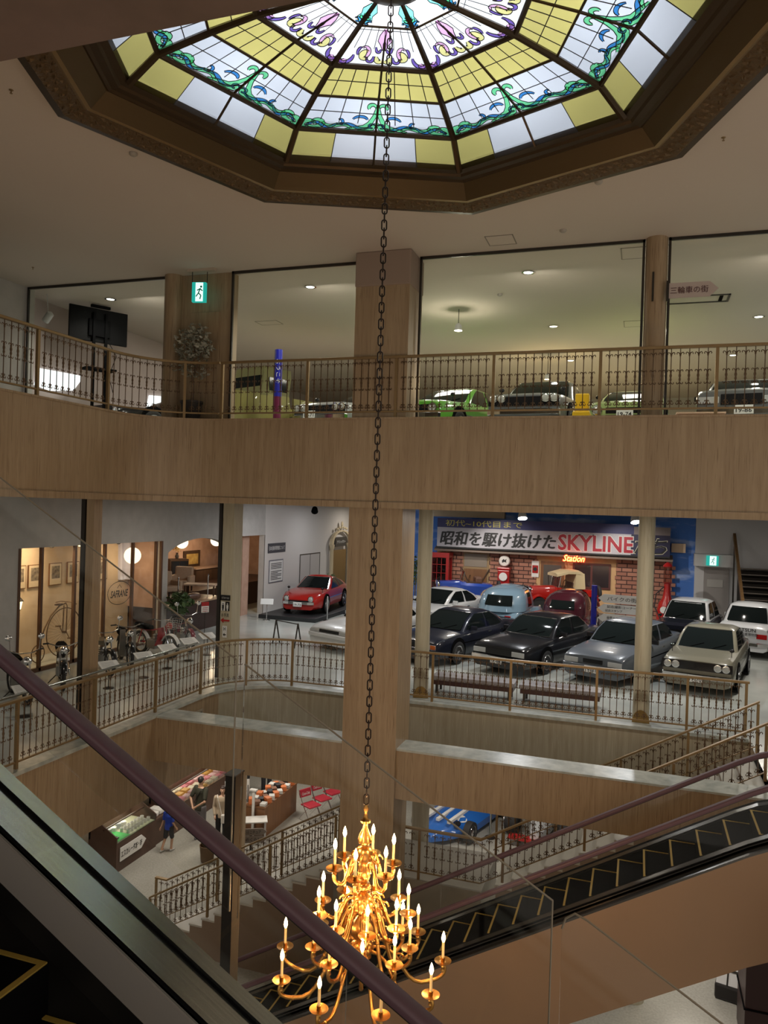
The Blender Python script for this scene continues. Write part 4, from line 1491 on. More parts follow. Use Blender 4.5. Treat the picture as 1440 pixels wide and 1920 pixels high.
car('dark car cut off by the right edge of the picture beside the beige saloon', (4.45, 22.0, cz), R(-18), NAVY, 4.2, 1.62, 0.2, sedan_body(4.2, 0.88, 0.9, 0.92, 0.78), sedan_cabin(-0.8, 1.5, -0.1, 0.9, 0.9, 1.4, 0.75, 0.61), 2.5,
    lights='round2', bumper='chrome', grille=(0.5, 0.16, 0.62), mirrors='fender', group=GS)
car('white sports coupe with its nose showing left of the stone pillar', (-7.68, 22.45, cz), R(-22), WHT, 4.1, 1.76, 0.16, sedan_body(4.1, 0.8, 0.84, 0.92, 0.62), sedan_cabin(-0.75, 1.45, -0.05, 0.7, 0.84, 1.31, 0.76, 0.6), 2.45,
    bumper='body', grille=(0.45, 0.09, 0.56), side_w=((0.04, 0.5), (0.55, 0.9)), group='white coupes')
car('white coupe seen from its side right of the column behind the navy coupe', (-6.75, 27.3, cz), R(-22), WHT, 4.0, 1.76, 0.16, sedan_body(4.1, 0.82, 0.88, 0.98, 0.62), sedan_cabin(-0.9, 1.45, -0.1, 0.65, 0.88, 1.34, 0.77, 0.6), 2.45,
    bumper='body', grille=(0.45, 0.09, 0.56), side_w=((0.04, 0.5), (0.55, 0.9)), group='white coupes')


def old_body(L):
    h = L / 2
    return [(-h, 0.82, 0.32), (-h + 0.3, 0.95, 0.46), (-h + 1.2, 1.02, 0.66), (-0.3, 1.02, 0.9), (0.6, 1.0, 0.94), (h - 0.8, 0.98, 0.9), (h - 0.25, 0.82, 0.78), (h, 0.56, 0.6)]


def old_cabin(c0, c1, H, w0=0.66, w1=0.5):
    return [(0, 0.86, c0, c1 + 0.12, w0), (0.3, 1.12, c0 + 0.14, c1, w0 * 0.98), (0.55, H - 0.26, c0 + 0.26, c1 - 0.22, w0 * 0.9), (0.75, H - 0.14, c0 + 0.34, c1 - 0.42, w0 * 0.78), (0.9, H - 0.07, c0 + 0.46, c1 - 0.66, w0 * 0.62), (1.0, H - 0.04, c0 + 0.62, c1 - 0.9, w0 * 0.42)]


GV = 'old cars parked in the second row'
car('light blue rounded vintage saloon seen from behind with wide oval rear window', (-4.3, 27.3, cz), R(177), LBLUE, 4.2, 1.7, 0.3, old_body(4.2), old_cabin(-0.75, 1.65, 1.64, 0.8, 0.6), 2.5, wheels='cap', lights='', bumper='chrome', grille=(0, 0, 0),
    mirrors=None, rear_win=(0.2, 0.8, 0.22, 0.55), fenders=((-1.25, 0.62, 0.6, LBLUE), (1.25, 0.6, 0.58, LBLUE)), rc=0.4, bow=0.2, side_w=((0.3, 0.6),), group=GV)
car('dark maroon rounded vintage saloon seen from behind with dark rear window', (-2.22, 27.4, cz), R(176), MAROON, 4.0, 1.56, 0.3, old_body(4.0), old_cabin(-0.75, 1.55, 1.58, 0.7, 0.58), 2.4, wheels='cap', lights='', bumper='chrome', grille=(0, 0, 0),
    mirrors=None, rear_win=(0.2, 0.8, 0.22, 0.55), fenders=((-1.2, 0.6, 0.6, MAROON), (1.2, 0.58, 0.58, MAROON)), rc=0.4, bow=0.2, side_w=((0.3, 0.6),), group=GV)
car('navy vintage saloon with white roof behind the beige saloon', (1.66, 27.0, cz), R(-14), NAVY, 4.0, 1.6, 0.22, sedan_body(4.0, 0.94, 0.96, 0.95, 0.86), sedan_cabin(-0.75, 1.4, -0.25, 0.95, 0.96, 1.52, 0.72, 0.58), 2.4, wheels='cap', lights='round2', bumper='chrome',
    mirrors='fender', roofm=WHT, rc=0.18, bow=0.1, grille=(0.55, 0.2, 0.66), group=GV)
dt = car('white rally saloon with sponsor lettering on its boot seen from behind', (3.6, 27.3, cz), R(164), WHT, 3.9, 1.58, 0.22, sedan_body(3.9, 0.94, 0.98, 1.0, 0.84, tail=0.9), sedan_cabin(-0.75, 1.2, -0.25, 0.75, 0.98, 1.54, 0.72, 0.58), 2.3, wheels='cap', lights='round2', bumper='chrome',
    mirrors='door', rc=0.16, bow=0.1, plate=('83-34', 0, 0.58), plate_side='rear', grille=(0.5, 0.16, 0.6), group=GV)
lettering('DATSUN', 0.62, 0.1, INK, dt, (-0.06, 1.97, 0.86), (0, 0, PI), bold=0.02, name='boot_lettering')
lettering('日本自動車博物館', 0.72, 0.09, INK, dt, (-0.06, 1.97, 0.73), (0, 0, PI), bold=0.02, name='boot_lettering')
MB().box((0.28, 1.955, 0.82), (0.4, 1.965, 0.9)).build('red_emblem', REDP, dt)

# the red fastback on its low black platform
rp = MB().box((-13.2, 25.2, F2), (-10.9, 30.2, F2 + 0.15)).build('display_platform', mat('platform_black', (0.02, 0.022, 0.024), 0.45), bevel=0.02)
tag(rp, 'low black display platform under the red sports car', 'platform')
zc_body = [(-2.05, 0.56, 0.72), (-1.95, 0.64, 0.82), (-1.6, 0.74, 0.95), (-0.9, 0.83, 1.0), (-0.3, 0.85, 0.98), (0.6, 0.86, 1.0), (1.3, 0.9, 1.0), (1.85, 0.86, 0.92), (2.05, 0.74, 0.84)]
zcab = [(0, 0.80, -0.55, 1.95, 0.72), (0.5, 1.03, -0.12, 1.45, 0.64), (0.88, 1.21, 0.22, 0.75, 0.56), (1.0, 1.24, 0.32, 0.6, 0.5)]
rcar = car('red long-nosed fastback sports car on the black platform', (-12.05, 27.85, F2 + 0.15), R(5), RED, 4.1, 1.64, 0.19, zc_body, zcab, 2.3, lights='round2', bumper='chrome', grille=(0.62, 0.15, 0.46), plate='19-73', mirrors='fender', side_w=((0.05, 0.5), (0.54, 0.85)), hlz=0.6)
for i, (x, y) in enumerate(((-10.75, 25.9), (-10.75, 27.9))):
    st = thing('stanchion', ('chrome barrier post by the front wheel of the red sports car', 'chrome barrier post by the door of the red sports car')[i], 'barrier post', (x, y, F2), 0, 'barrier posts by the red car')
    MB().lathe([(0.14, 0), (0.14, 0.02), (0.03, 0.05)], 18).build('base', CHROME, st, smooth=40)
    MB().lathe([(0.022, 0.04), (0.022, 0.86), (0.03, 0.88), (0.01, 0.91)], 12).build('pole', CHROME, st, smooth=40)

# upper floor
GU = 'cars parked on the upper floor'
uz = F3
car('green coupe on the upper floor right of the stone pillar', (-4.3, 17.8, uz), R(-14), GREEN, 4.1, 1.6, 0.2, sedan_body(4.1, 0.86, 0.88, 0.92, 0.72), sedan_cabin(-0.7, 1.5, 0.0, 0.75, 0.88, 1.33, 0.73, 0.58), 2.4, lights='round2', plate=('19-75', -0.25, 0.5), group=GU, mirrors='fender', grille=(0.8, 0.15, 0.6))
car('dark silver coupe with twin round headlamps on the upper floor beside the green coupe', (-2.1, 17.4, uz), R(-5), DSILV, 4.1, 1.58, 0.2, sedan_body(4.1, 0.88, 0.9, 0.92, 0.76), sedan_cabin(-0.75, 1.5, -0.05, 0.85, 0.9, 1.4, 0.74, 0.6), 2.4, lights='round4', group=GU, mirrors='fender', grille=(0.9, 0.18, 0.66), hlz=0.72)
car('pale green hatchback on the upper floor behind the round column', (-0.22, 18.3, uz), R(-4), PALEG, 3.7, 1.56, 0.2, sedan_body(3.7, 0.86, 0.88, 0.9, 0.74), sedan_cabin(-0.65, 1.5, 0.05, 1.0, 0.88, 1.3, 0.72, 0.57), 2.2, lights='round2', plate=('19-74', 0, 0.52), group=GU, mirrors='fender', grille=(0.5, 0.12, 0.6))
car('dark grey saloon with large chrome-edged grille on the upper floor at far right', (2.05, 17.9, uz), R(-8), DSILV, 4.6, 1.68, 0.2, sedan_body(4.6, 0.9, 0.92, 0.96, 0.82), sedan_cabin(-0.8, 1.6, -0.1, 0.95, 0.92, 1.42, 0.76, 0.62), 2.6, lights='rect', plate=('19-86', 0.05, 0.47), group=GU, extras=('blackmirror',), grille=(0.42, 0.2, 0.68))
car('silver coupe with round headlamps on the upper floor left of the stone pillar', (-6.45, 17.9, uz), R(-14), SILV, 4.1, 1.6, 0.2, sedan_body(4.1, 0.84, 0.86, 0.9, 0.72), sedan_cabin(-0.6, 1.5, 0.05, 0.75, 0.86, 1.3, 0.73, 0.58), 2.4, lights='round4', plate=('19-71', -0.2, 0.5), group=GU, mirrors='fender', grille=(0.9, 0.18, 0.62), hlz=0.66)
car('dark car with silver windscreen frame on the upper floor under the television', (-11.6, 17.2, uz), R(-20), BLK, 4.2, 1.6, 0.2, sedan_body(4.2, 0.7, 0.74, 0.76, 0.6), sedan_cabin(-0.6, 1.4, 0.0, 0.85, 0.74, 1.12, 0.72, 0.6), 2.4, lights='round2', group=GU, mirrors=None)
# olive three-wheeled pick-up
tr = thing('three_wheeled_truck', 'olive yellow three-wheeled truck with louvred cab on the upper floor by the blue pole', 'truck', (-8.75, 16.6, uz), R(-22), GU)
MB().loft([[(x * w, y, z) for x, z in ((-0.62, 0.35), (0.62, 0.35), (0.66, 0.7), (0.62, 1.02), (-0.62, 1.02), (-0.66, 0.7))] for y, w in ((-1.25, 0.35), (-1.1, 0.6), (-0.5, 0.95), (0.3, 1.0))]).build('body', OLIVE, tr, smooth=30)
MB().loft([[(x * w, y + d, z) for x in (-0.6, 0.6) for y in ((-0.55, 0.3) if x < 0 else (0.3, -0.55))] for z, w, d in ((0.98, 1.0, 0), (1.5, 0.9, 0.12), (1.68, 0.82, 0.14))]).build('cabin', mat('olive_canvas', (0.17, 0.16, 0.06), 0.7), tr)
MB().box((-0.48, -0.5, 1.08), (0.48, -0.44, 1.45)).build('windshield', CARGLASS, tr, rot=(0, 0, 0))
for s in (-1, 1):
    MB().box((s * 0.565 - 0.02, -0.3, 1.05), (s * 0.565 + 0.02, 0.25, 1.42)).build('side_window', CARGLASS, tr)
b = MB().box((-0.7, 0.35, 0.55), (0.7, 2.2, 0.62))
for s in (-1, 1):
    b.box((s * 0.7 - 0.02, 0.35, 0.6), (s * 0.7 + 0.02, 2.2, 0.98))
b.box((-0.7, 2.16, 0.6), (0.7, 2.2, 0.98)).build('cargo_bed', OLIVE, tr)
for x, y in ((0, -1.0), (-0.6, 1.4), (0.6, 1.4)):
    w = place(TYRE, 'wheel', tr, (x, y, 0.312))
    place(CAPRIM, 'rim', w, (0.012, 0, 0))
hl = place(HL_R, 'headlight', tr, (0, -1.32, 0.85))
place(LENS, 'lens', hl)
# red streamlined tail behind it
rt = thing('motor_scooter', 'dark red rounded scooter body on the upper floor beyond the blue pole', 'scooter', (-8.5, 20.4, uz), R(80), GU)
MB().loft([[(x * w, y, 0.35 + (z - 0.35) * h) for x, z in ((-0.4, 0.4), (0.4, 0.4), (0.42, 0.8), (0.3, 1.1), (-0.3, 1.1), (-0.42, 0.8))] for y, w, h in ((-1.0, 0.2, 0.6), (-0.6, 0.8, 1.0), (0.2, 1.0, 1.0), (0.9, 0.6, 0.75), (1.3, 0.1, 0.4))]).build('body', RED, rt, smooth=50)
for y in (-0.8, 0.8):
    w = place(TYRE, 'wheel', rt, (0, y, 0.28), (0, 0, 0), (0.8, 0.9, 0.9))
    place(CAPRIM, 'rim', w)
m = MB().tube([(-0.3, -0.75, 1.15), (0, -0.7, 1.1), (0.3, -0.75, 1.15)], 0.015, 6).build('handlebar', CHROME, rt)


# vintage open cars against the façade
def roadster(label, loc, rz, P, FP, top=False, interior=None):
    t = thing('vintage_car', label, 'car', loc, rz, 'open vintage cars by the brick front')
    def bx(y, w, z0, z1):
        return [(-w * 0.9, y, z0), (w * 0.9, y, z0), (w, y, z0 + 0.06), (w, y, z1 - 0.14), (w * 0.82, y, z1 - 0.03), (w * 0.35, y, z1), (-w * 0.35, y, z1), (-w * 0.82, y, z1 - 0.03), (-w, y, z1 - 0.14), (-w, y, z0 + 0.06)]
    MB().loft([bx(-1.6, 0.27, 0.5, 1.05), bx(-1.5, 0.3, 0.46, 1.08), bx(-0.35, 0.42, 0.46, 1.12)]).build('bonnet', P, t, smooth=35)
    MB().loft([bx(-0.35, 0.46, 0.42, 1.10), bx(0.0, 0.56, 0.42, 1.06), bx(0.9, 0.6, 0.42, 1.04), bx(1.5, 0.5, 0.45, 1.0), bx(1.95, 0.3, 0.5, 0.75)]).build('body', P, t, smooth=35)
    MB().box((-0.46, 0.0, 0.95), (0.46, 0.85, 1.07)).build('cockpit', DKWOOD, t)
    MB().box((-0.44, 0.55, 0.9), (0.44, 0.95, 1.28)).build('seat', mat('leather', (0.12, 0.06, 0.04), 0.5), t, bevel=0.06)
    r = MB().box((-0.29, -1.68, 0.45), (0.29, -1.6, 1.1))
    r.build('radiator', CHROME, t, bevel=0.03)
    f = MB()
    f.tube([(-0.5, -0.22, 1.08), (-0.5, -0.12, 1.5), (0.5, -0.12, 1.5), (0.5, -0.22, 1.08)], 0.014, 6)
    f.build('windshield_frame', CHROME, t)
    MB().quad((-0.49, -0.21, 1.1), (0.49, -0.21, 1.1), (0.49, -0.125, 1.49), (-0.49, -0.125, 1.49)).build('windshield', GLASS, t)
    MB().tube([(0.2 + 0.17 * math.cos(a), 0.2 + 0.05 * math.sin(a), 1.2 + 0.16 * math.sin(a)) for a in [2 * PI * i / 16 for i in range(16)]], 0.012, 6, closed=True).build('steering_wheel', BLACK, t)
    for s in (-1, 1):
        for fy, rr in ((-1.25, 0.46), (1.25, 0.46)):
            prof = [(fy + rr * 1.05 * math.cos(a), 0.34 + rr * math.sin(a)) for a in [PI * (1.02 - 1.0 * i / 10) for i in range(11)]]
            m = MB().loft([[(s * 0.56, y, z), (s * 0.86, y, z - 0.01), (s * 0.86, y, z - 0.045), (s * 0.56, y, z - 0.03)] for y, z in prof])
            m.build('fender', FP, t, smooth=50)
            w = place(TYRE, 'wheel', t, (s * 0.7, fy, 0.36), (0, 0, 0 if s > 0 else PI), (0.75, 1.15, 1.15))
            place(WIRERIM, 'rim', w)
        MB().box((s * 0.72 - 0.13, -0.8, 0.34), (s * 0.72 + 0.13, 0.8, 0.38)).build('running_board', FP, t)
        hl = place(HL_R, 'headlight', t, (s * 0.44, -1.66, 0.98))
        hl.scale = (1.2, 1.6, 1.2)
        place(LENS, 'lens', hl)
    if top:
        rings = []
        for y, z, w in ((-0.35, 1.62, 0.58), (0.2, 1.74, 0.62), (0.8, 1.74, 0.62), (1.0, 1.66, 0.6)):
            rings.append([(-w, y, z - 0.12), (-w, y, z - 0.03), (-w * 0.6, y, z + 0.02), (w * 0.6, y, z + 0.02), (w, y, z - 0.03), (w, y, z - 0.12)])
        MB().loft(rings, closed=True).build('canvas_top', CREAM, t, smooth=40)
        MB().loft([[(-0.61, 0.55, 1.02), (0.61, 0.55, 1.02), (0.61, 1.08, 1.02), (-0.61, 1.08, 1.02)], [(-0.61, 0.6, 1.64), (0.61, 0.6, 1.64), (0.6, 1.02, 1.64), (-0.6, 1.02, 1.64)]]).build('canvas_back', CREAM, t)
        for s in (-1, 1):
            MB().tube([(s * 0.55, -0.3, 1.08), (s * 0.56, -0.33, 1.6)], 0.015, 6).build('top_strut', STEELD, t)
    w = place(TYRE, 'spare_wheel', t, (0, 2.0, 0.8), (0, 0, R(90)), (0.8, 1.1, 1.1))
    return t


BLUEC = paint('royal_blue_car', (0.02, 0.06, 0.34))
YEL = paint('mustard_fender', (0.5, 0.34, 0.08))
roadster('open blue vintage car with mustard fenders by the red telephone box', (-6.75, 31.0, cz + 0.26), R(-68), BLUEC, YEL).scale = (0.72, 0.7, 0.95)
roadster('red vintage car with cream canvas top in front of the neon sign', (-2.95, 30.9, cz + 0.26), R(-62), RED, RED, True).scale = (0.85, 0.82, 0.98)

for x, lb in ((-6.5, 'low dark plinth under the blue vintage car'), (-2.4, 'low dark plinth under the red vintage car')):
    o = MB().box((x - 1.9, 29.75, F2), (x + 1.95, 31.8, F2 + 0.26)).build('display_platform', mat('plinth_grey', (0.14, 0.13, 0.12), 0.5), bevel=0.02)
    tag(o, lb, 'platform')

# ------------------------------------------------------------ middle floor: the filling-station front and its banner
fc = thing('shop_front', 'mock filling station front with painted stone brick and cream render under the banner', 'display wall', (0, 0, 0))
FY = 32.8
RENDER = mat('cream_render', (0.62, 0.4, 0.2), 0.8, noise=((0.55, 0.35, 0.18), 4))
BRK = mat_brick('stone_brick', (0.40, 0.19, 0.13), (0.30, 0.13, 0.09), (0.05, 0.022, 0.018), 1.0, bw=0.42, rh=0.17, ms=0.02)
MB().box((-8.45, FY, F2), (1.25, FY + 0.18, 7.72)).build('render_panel', RENDER, fc)
rb = random.Random(5)
for xa, xb, z0, z1 in ((-7.78, -7.32, 5.1, 7.6), (-6.0, -4.15, 5.1, 7.62), (-0.78, 1.25, 5.1, 7.55)):
    m = MB()
    m.box((xa, FY - 0.04, z0), (xb, FY + 0.01, z1))
    rows = int((z1 - z0) / 0.17)
    for i in range(rows):
        for sd, xe in ((-1, xa), (1, xb)):
            w = 0.06 + 0.14 * rb.random() * ((i + (sd > 0)) % 2)
            m.box((min(xe, xe + sd * w), FY - 0.04, z0 + i * 0.17 + 0.01), (max(xe, xe + sd * w), FY + 0.01, z0 + i * 0.17 + 0.16))
    m.build('brick_panel', BRK, fc)
bd = MB().box((-7.3, FY - 0.02, 5.3), (-6.1, FY + 0.01, 7.5)).build('barn_door', mat('tan_board', (0.3, 0.2, 0.1), 0.6), fc)
m = MB().box((-7.2, FY - 0.05, 5.4), (-6.2, FY - 0.02, 6.75))
m.build('door_leaf', WOOD, bd)
m = MB()
for s in (0, 1):
    m.cbox((-6.95 + s * 0.5, FY - 0.06, 6.1), (0.05, 0.03, 1.5), 0, Matrix.Rotation(R(28 if s else -28), 3, 'Y'))
m.build('door_brace', DKWOOD, bd)
MB().box((-7.2, FY - 0.04, 6.85), (-6.2, FY - 0.015, 7.4)).build('shutter', mat('grey_shutter', (0.24, 0.2, 0.16), 0.6), bd)
dr = MB().box((-3.9, FY - 0.05, F2), (-2.92, FY + 0.02, 7.25)).build('entrance_door', WOOD, fc)
MB().box((-3.78, FY - 0.06, 5.9), (-3.05, FY - 0.045, 7.1)).build('door_screen', mat('screen_mesh', (0.09, 0.08, 0.07), 0.4), dr)
wd = MB().box((-2.58, FY - 0.05, 6.2), (-1.05, FY + 0.02, 7.25)).build('shop_window', mat('red_brown_frame', (0.1, 0.03, 0.025), 0.5), fc)
MB().box((-2.5, FY - 0.06, 6.28), (-1.86, FY - 0.045, 7.17)).build('window_pane', mat('dark_pane', (0.035, 0.028, 0.03), 0.15), wd)
MB().box((-1.78, FY - 0.06, 6.28), (-1.13, FY - 0.045, 7.17)).build('window_pane', mat('dark_pane', (0.035, 0.028, 0.03), 0.15), wd)
m = MB().loft([[(-8.45, FY - 0.02, 7.62), (-8.45, FY - 0.55, 7.5), (-8.45, FY - 0.55, 7.58), (-8.45, FY - 0.02, 7.74)], [(1.3, FY - 0.02, 7.62), (1.3, FY - 0.55, 7.5), (1.3, FY - 0.55, 7.58), (1.3, FY - 0.02, 7.74)]])
m.build('eave', mat('eave_board', (0.2, 0.15, 0.12), 0.7), fc)
pp = MB().box((-4.28, FY - 0.05, 6.55), (-3.98, FY - 0.03, 7.23)).build('enamel_plate', PAPER, fc)
MB().box((-4.25, FY - 0.06, 6.72), (-4.01, FY - 0.045, 7.05)).build('red_field', REDP, pp)
MB().lathe([(0.001, 0), (0.08, 0), (0.08, 0.01), (0.001, 0.012)], 16, axis='y').build('disc', INK, pp, loc=(-4.13, FY - 0.058, 6.89))

bn = thing('banner', 'long banner with large black Japanese lettering and red capitals above the filling station front', 'banner', (0, 0, 0))
BY = 32.2
k = BY / 32.8


def bz(z):
    return EYE + (z - EYE) * k


MB().box((-8.47 * k, BY, bz(7.66)), (1.2 * k, BY + 0.06, bz(8.52))).build('panel', mat('banner_grey', (0.46, 0.45, 0.5), 0.6), bn)
MB().box((-8.47 * k, BY - 0.01, bz(8.52)), (-0.2 * k, BY + 0.06, bz(8.92))).build('upper_strip', mat('banner_navy', (0.02, 0.022, 0.12), 0.5), bn)
MB().box((-0.2 * k, BY - 0.01, bz(8.52)), (1.2 * k, BY + 0.06, bz(8.84))).build('upper_strip', mat('banner_taupe', (0.18, 0.15, 0.15), 0.5), bn)
MB().box((-0.3 * k, BY - 0.012, bz(7.66)), (1.2 * k, BY, bz(8.52))).build('end_field', mat('banner_dark', (0.015, 0.015, 0.05), 0.5), bn)
MB().box((-8.47 * k, BY - 0.015, bz(7.60)), (1.2 * k, BY + 0.07, bz(7.67))).build('lower_edge', INK, bn)
lettering('初代~10代目まで', 3.35 * k, 0.27, mat('banner_yellow', (0.55, 0.5, 0.1), 0.5), bn, (-6.42 * k, BY - 0.02, bz(8.72)), bold=0.008)
lettering('昭和を駆け抜けた', 5.0 * k, 0.6, INK, bn, (-5.82 * k, BY - 0.012, bz(8.06)), shear=0.18, fat=0.022)
lettering('SKYLINE', 3.05 * k, 0.72, PAPER, bn, (-1.72 * k, BY - 0.013, bz(8.08)), bold=0.05)
lettering('SKYLINE', 3.0 * k, 0.66, mat('banner_red', (0.34, 0.012, 0.03), 0.5), bn, (-1.72 * k, BY - 0.026, bz(8.08)), bold=0.025)
for ch_, x in (('た', 0.13), ('ち', 0.78)):
    lettering(ch_, 0.62, 0.66, mat('banner_beige', (0.55, 0.52, 0.4), 0.5), bn, (x * k, BY - 0.018, bz(8.06)), shear=0.15, bold=0.03)
    lettering(ch_, 0.58, 0.62, INK, bn, (x * k, BY - 0.03, bz(8.06)), shear=0.15, bold=0.0)

ns_ = thing('neon_sign', 'red and yellow neon sign glowing over the cream wall', 'neon sign', (-2.5, 32.1, 7.46))
lettering('Station', 0.86, 0.26, mat_emit('neon_yellow', (1.0, 0.55, 0.1), 5.0), ns_, (0, -0.03, 0), shear=0.35, bold=0.012)
lettering('Station', 0.92, 0.31, mat_emit('neon_red', (1.0, 0.05, 0.02), 2.6), ns_, (0, 0, 0), shear=0.35, bold=0.05, name='backing_tube')
MB().tube([(-0.3, 0, 0.1), (-0.3, 0.5, 0.12)], 0.012, 6).tube([(0.3, 0, 0.1), (0.3, 0.5, 0.12)], 0.012, 6).build('bracket', STEELD, ns_)
lamp('POINT', (-2.5, 31.95, 7.4), 14, (1.0, 0.15, 0.05), 0.2, name='neon_light')
t = MB().box((1.25, 32.75, 7.86), (1.78, 32.95, 8.22)).build('sign_box', mat('cream_box', (0.62, 0.46, 0.32), 0.6))
tag(t, 'blank cream box sign fixed at the right end of the banner', 'sign')
t = MB().box((-8.75, 32.7, 8.98), (-5.5, 32.98, 9.28)).build('ceiling_cornice', mat('cream_cornice', (0.62, 0.5, 0.34), 0.6))
tag(t, 'long cream cornice box above the left end of the banner', 'cornice')

# telephone box, pumps, plants
pb = thing('telephone_box', 'red telephone box with white flowers inside at the left end of the brick front', 'telephone box', (-8.1, 32.2, F2))
m = MB().box((-0.42, -0.36, 0), (0.42, 0.36, 0.12))
for sx in (-1, 1):
    for sy in (-1, 1):
        m.box((sx * 0.36 - 0.06, sy * 0.3 - 0.06, 0.1), (sx * 0.36 + 0.06, sy * 0.3 + 0.06, 2.2))
m.box((-0.44, -0.38, 2.15), (0.44, 0.38, 2.36))
m.build('frame', REDP, pb)
m = MB().box((-0.3, -0.32, 0.3), (0.3, -0.31, 2.12))
m.build('panes', mat_glass('booth_glass', (0.5, 0.45, 0.45), 0.05), pb)
m = MB()
for i in range(5):
    m.box((-0.3, -0.345, 0.4 + i * 0.36), (0.3, -0.315, 0.42 + i * 0.36))
for i in (-0.1, 0.1):
    m.box((i - 0.01, -0.345, 0.3), (i + 0.01, -0.315, 2.12))
m.build('glazing_bar', REDP, pb)
MB().box((-0.3, 0.28, 0.1), (0.3, 0.3, 2.15)).build('back_panel', mat('booth_dark', (0.05, 0.02, 0.02), 0.6), pb)


def leaf_ball(name, m, c, rad, n, size, rnd, flat=1.0):
    for i in range(n):
        d = Vector((rnd.gauss(0, 1), rnd.gauss(0, 1), rnd.gauss(0, 1))).normalized() * (rnd.random() ** 0.4)
        p = Vector((c[0] + d.x * rad[0], c[1] + d.y * rad[1], c[2] + d.z * rad[2]))
        u = Vector((rnd.gauss(0, 1), rnd.gauss(0, 1), rnd.gauss(0, 0.6))).normalized() * size
        v = u.cross(Vector((rnd.gauss(0, 1), rnd.gauss(0, 1), rnd.gauss(0, 1)))).normalized() * size * 0.42
        m.add([p - u, p + v, p + u, p - v], [(0, 1, 2, 3)])


LEAF = mat('leaf_green', (0.05, 0.10, 0.035), 0.55, noise=((0.09, 0.15, 0.06), 30))
LEAFG = mat('variegated_leaf', (0.13, 0.14, 0.1), 0.5, noise=((0.5, 0.48, 0.4), 25))  # paler second tone also puts leaf highlights into the colour
POT = mat('dark_pot', (0.03, 0.022, 0.02), 0.6)
BARK = mat('bark', (0.12, 0.075, 0.05), 0.8)
rnd = random.Random(11)
fl = thing('flower_bunch', 'white flowers standing inside the red telephone box', 'flowers', (-8.1, 32.2, F2 + 0.12))
m = MB()
leaf_ball('f', m, (0, 0, 1.0), (0.24, 0.2, 0.2), 90, 0.05, rnd)
m.build('blossom', PAPER, fl)
MB().lathe([(0.08, 0), (0.1, 0.5), (0.05, 0.8), (0.1, 0.85)], 12).build('vase', POT, fl, smooth=40)
tp = thing('potted_tree', 'leafy green potted plant behind the white coupe left of the telephone box', 'plant', (-9.1, 31.7, F2))
m = MB()
leaf_ball('f', m, (0, 0, 1.55), (0.3, 0.3, 0.7), 220, 0.09, rnd)
m.build('foliage', LEAF, tp)
MB().tube([(0, 0, 0.2), (0.02, 0, 1.6)], 0.025, 6).build('stem', BARK, tp)
MB().lathe([(0.14, 0), (0.19, 0.3), (0.17, 0.3), (0.16, 0.26)], 14).build('pot', POT, tp, smooth=40)
gp = thing('petrol_pump', 'red vintage petrol pump with white globe before the stone brick', 'petrol pump', (-5.4, 32.5, F2))
MB().box((-0.25, -0.2, 0), (0.25, 0.2, 1.72)).build('body', REDP, gp, bevel=0.03)
MB().box((-0.28, -0.22, 1.72), (0.28, 0.22, 1.84)).build('crown_cap', REDP, gp, bevel=0.04)
g = MB().lathe([(0.001, -0.07), (0.2, -0.07), (0.235, -0.03), (0.235, 0.03), (0.2, 0.07), (0.001, 0.07)], 26, axis='y').build('globe', mat('opal_globe', (0.75, 0.72, 0.68), 0.3), gp, loc=(0, 0, 2.1), smooth=40)
MB().prism([(-0.1, 0.02), (-0.03, 0.09), (0.02, 0.04), (0.1, 0.1), (0.07, 0.0), (0.1, -0.06), (0.0, -0.03), (-0.09, -0.08)], 0, 0.006, Matrix(((1, 0, 0, 0), (0, 0, -1, -0.075), (0, 1, 0, 0), (0, 0, 0, 1)))).build('winged_emblem', INK, g)
d = MB().lathe([(0.001, 0.0), (0.16, 0.0), (0.175, 0.02), (0.175, 0.04)], 22, axis='y').build('dial', PAPER, gp, loc=(0, -0.23, 1.45))
MB().box((-0.006, -0.012, -0.01), (0.006, -0.004, 0.11)).box((-0.006, -0.012, -0.006), (0.07, -0.004, 0.006)).build('pointer', INK, d)
MB().lathe([(0.07, 0.0), (0.115, 0.0), (0.115, 0.02), (0.07, 0.02)], 20, axis='y', cap=False).build('round_emblem', PAPER, gp, loc=(0, -0.22, 0.95))
MB().tube([(0.25, 0, 1.3), (0.38, -0.05, 1.1), (0.36, -0.05, 0.6), (0.27, 0, 0.5)], 0.02, 6).build('hose', RUBBER, gp)
gp = thing('petrol_pump', 'tall red visible petrol pump with glass cylinder behind the navy car with the white roof', 'petrol pump', (1.1, 31.6, F2))
MB().lathe([(0.34, 0), (0.36, 0.1), (0.38, 0.5), (0.3, 0.85), (0.17, 1.05), (0.13, 1.3), (0.12, 1.62), (0.2, 1.66)], 20).build('body', REDP, gp, smooth=40)
MB().lathe([(0.15, 1.66), (0.15, 2.25)], 18, cap=False).build('glass_cylinder', mat_glass('pump_glass', (0.8, 0.6, 0.55), 0.06), gp, smooth=40)
MB().lathe([(0.17, 2.25), (0.19, 2.29), (0.12, 2.38), (0.03, 2.44)], 18).build('lid', REDP, gp, smooth=40)
MB().lathe([(0.001, 0), (0.13, 0), (0.13, 0.03)], 18, axis='y').build('white_disc', PAPER, gp, loc=(-0.12, -0.36, 0.62))
MB().tube([(-0.12, -0.1, 1.5), (-0.4, -0.1, 1.2), (-0.45, -0.1, 0.7), (-0.2, -0.3, 0.2)], 0.024, 6).build('hose', RUBBER, gp)

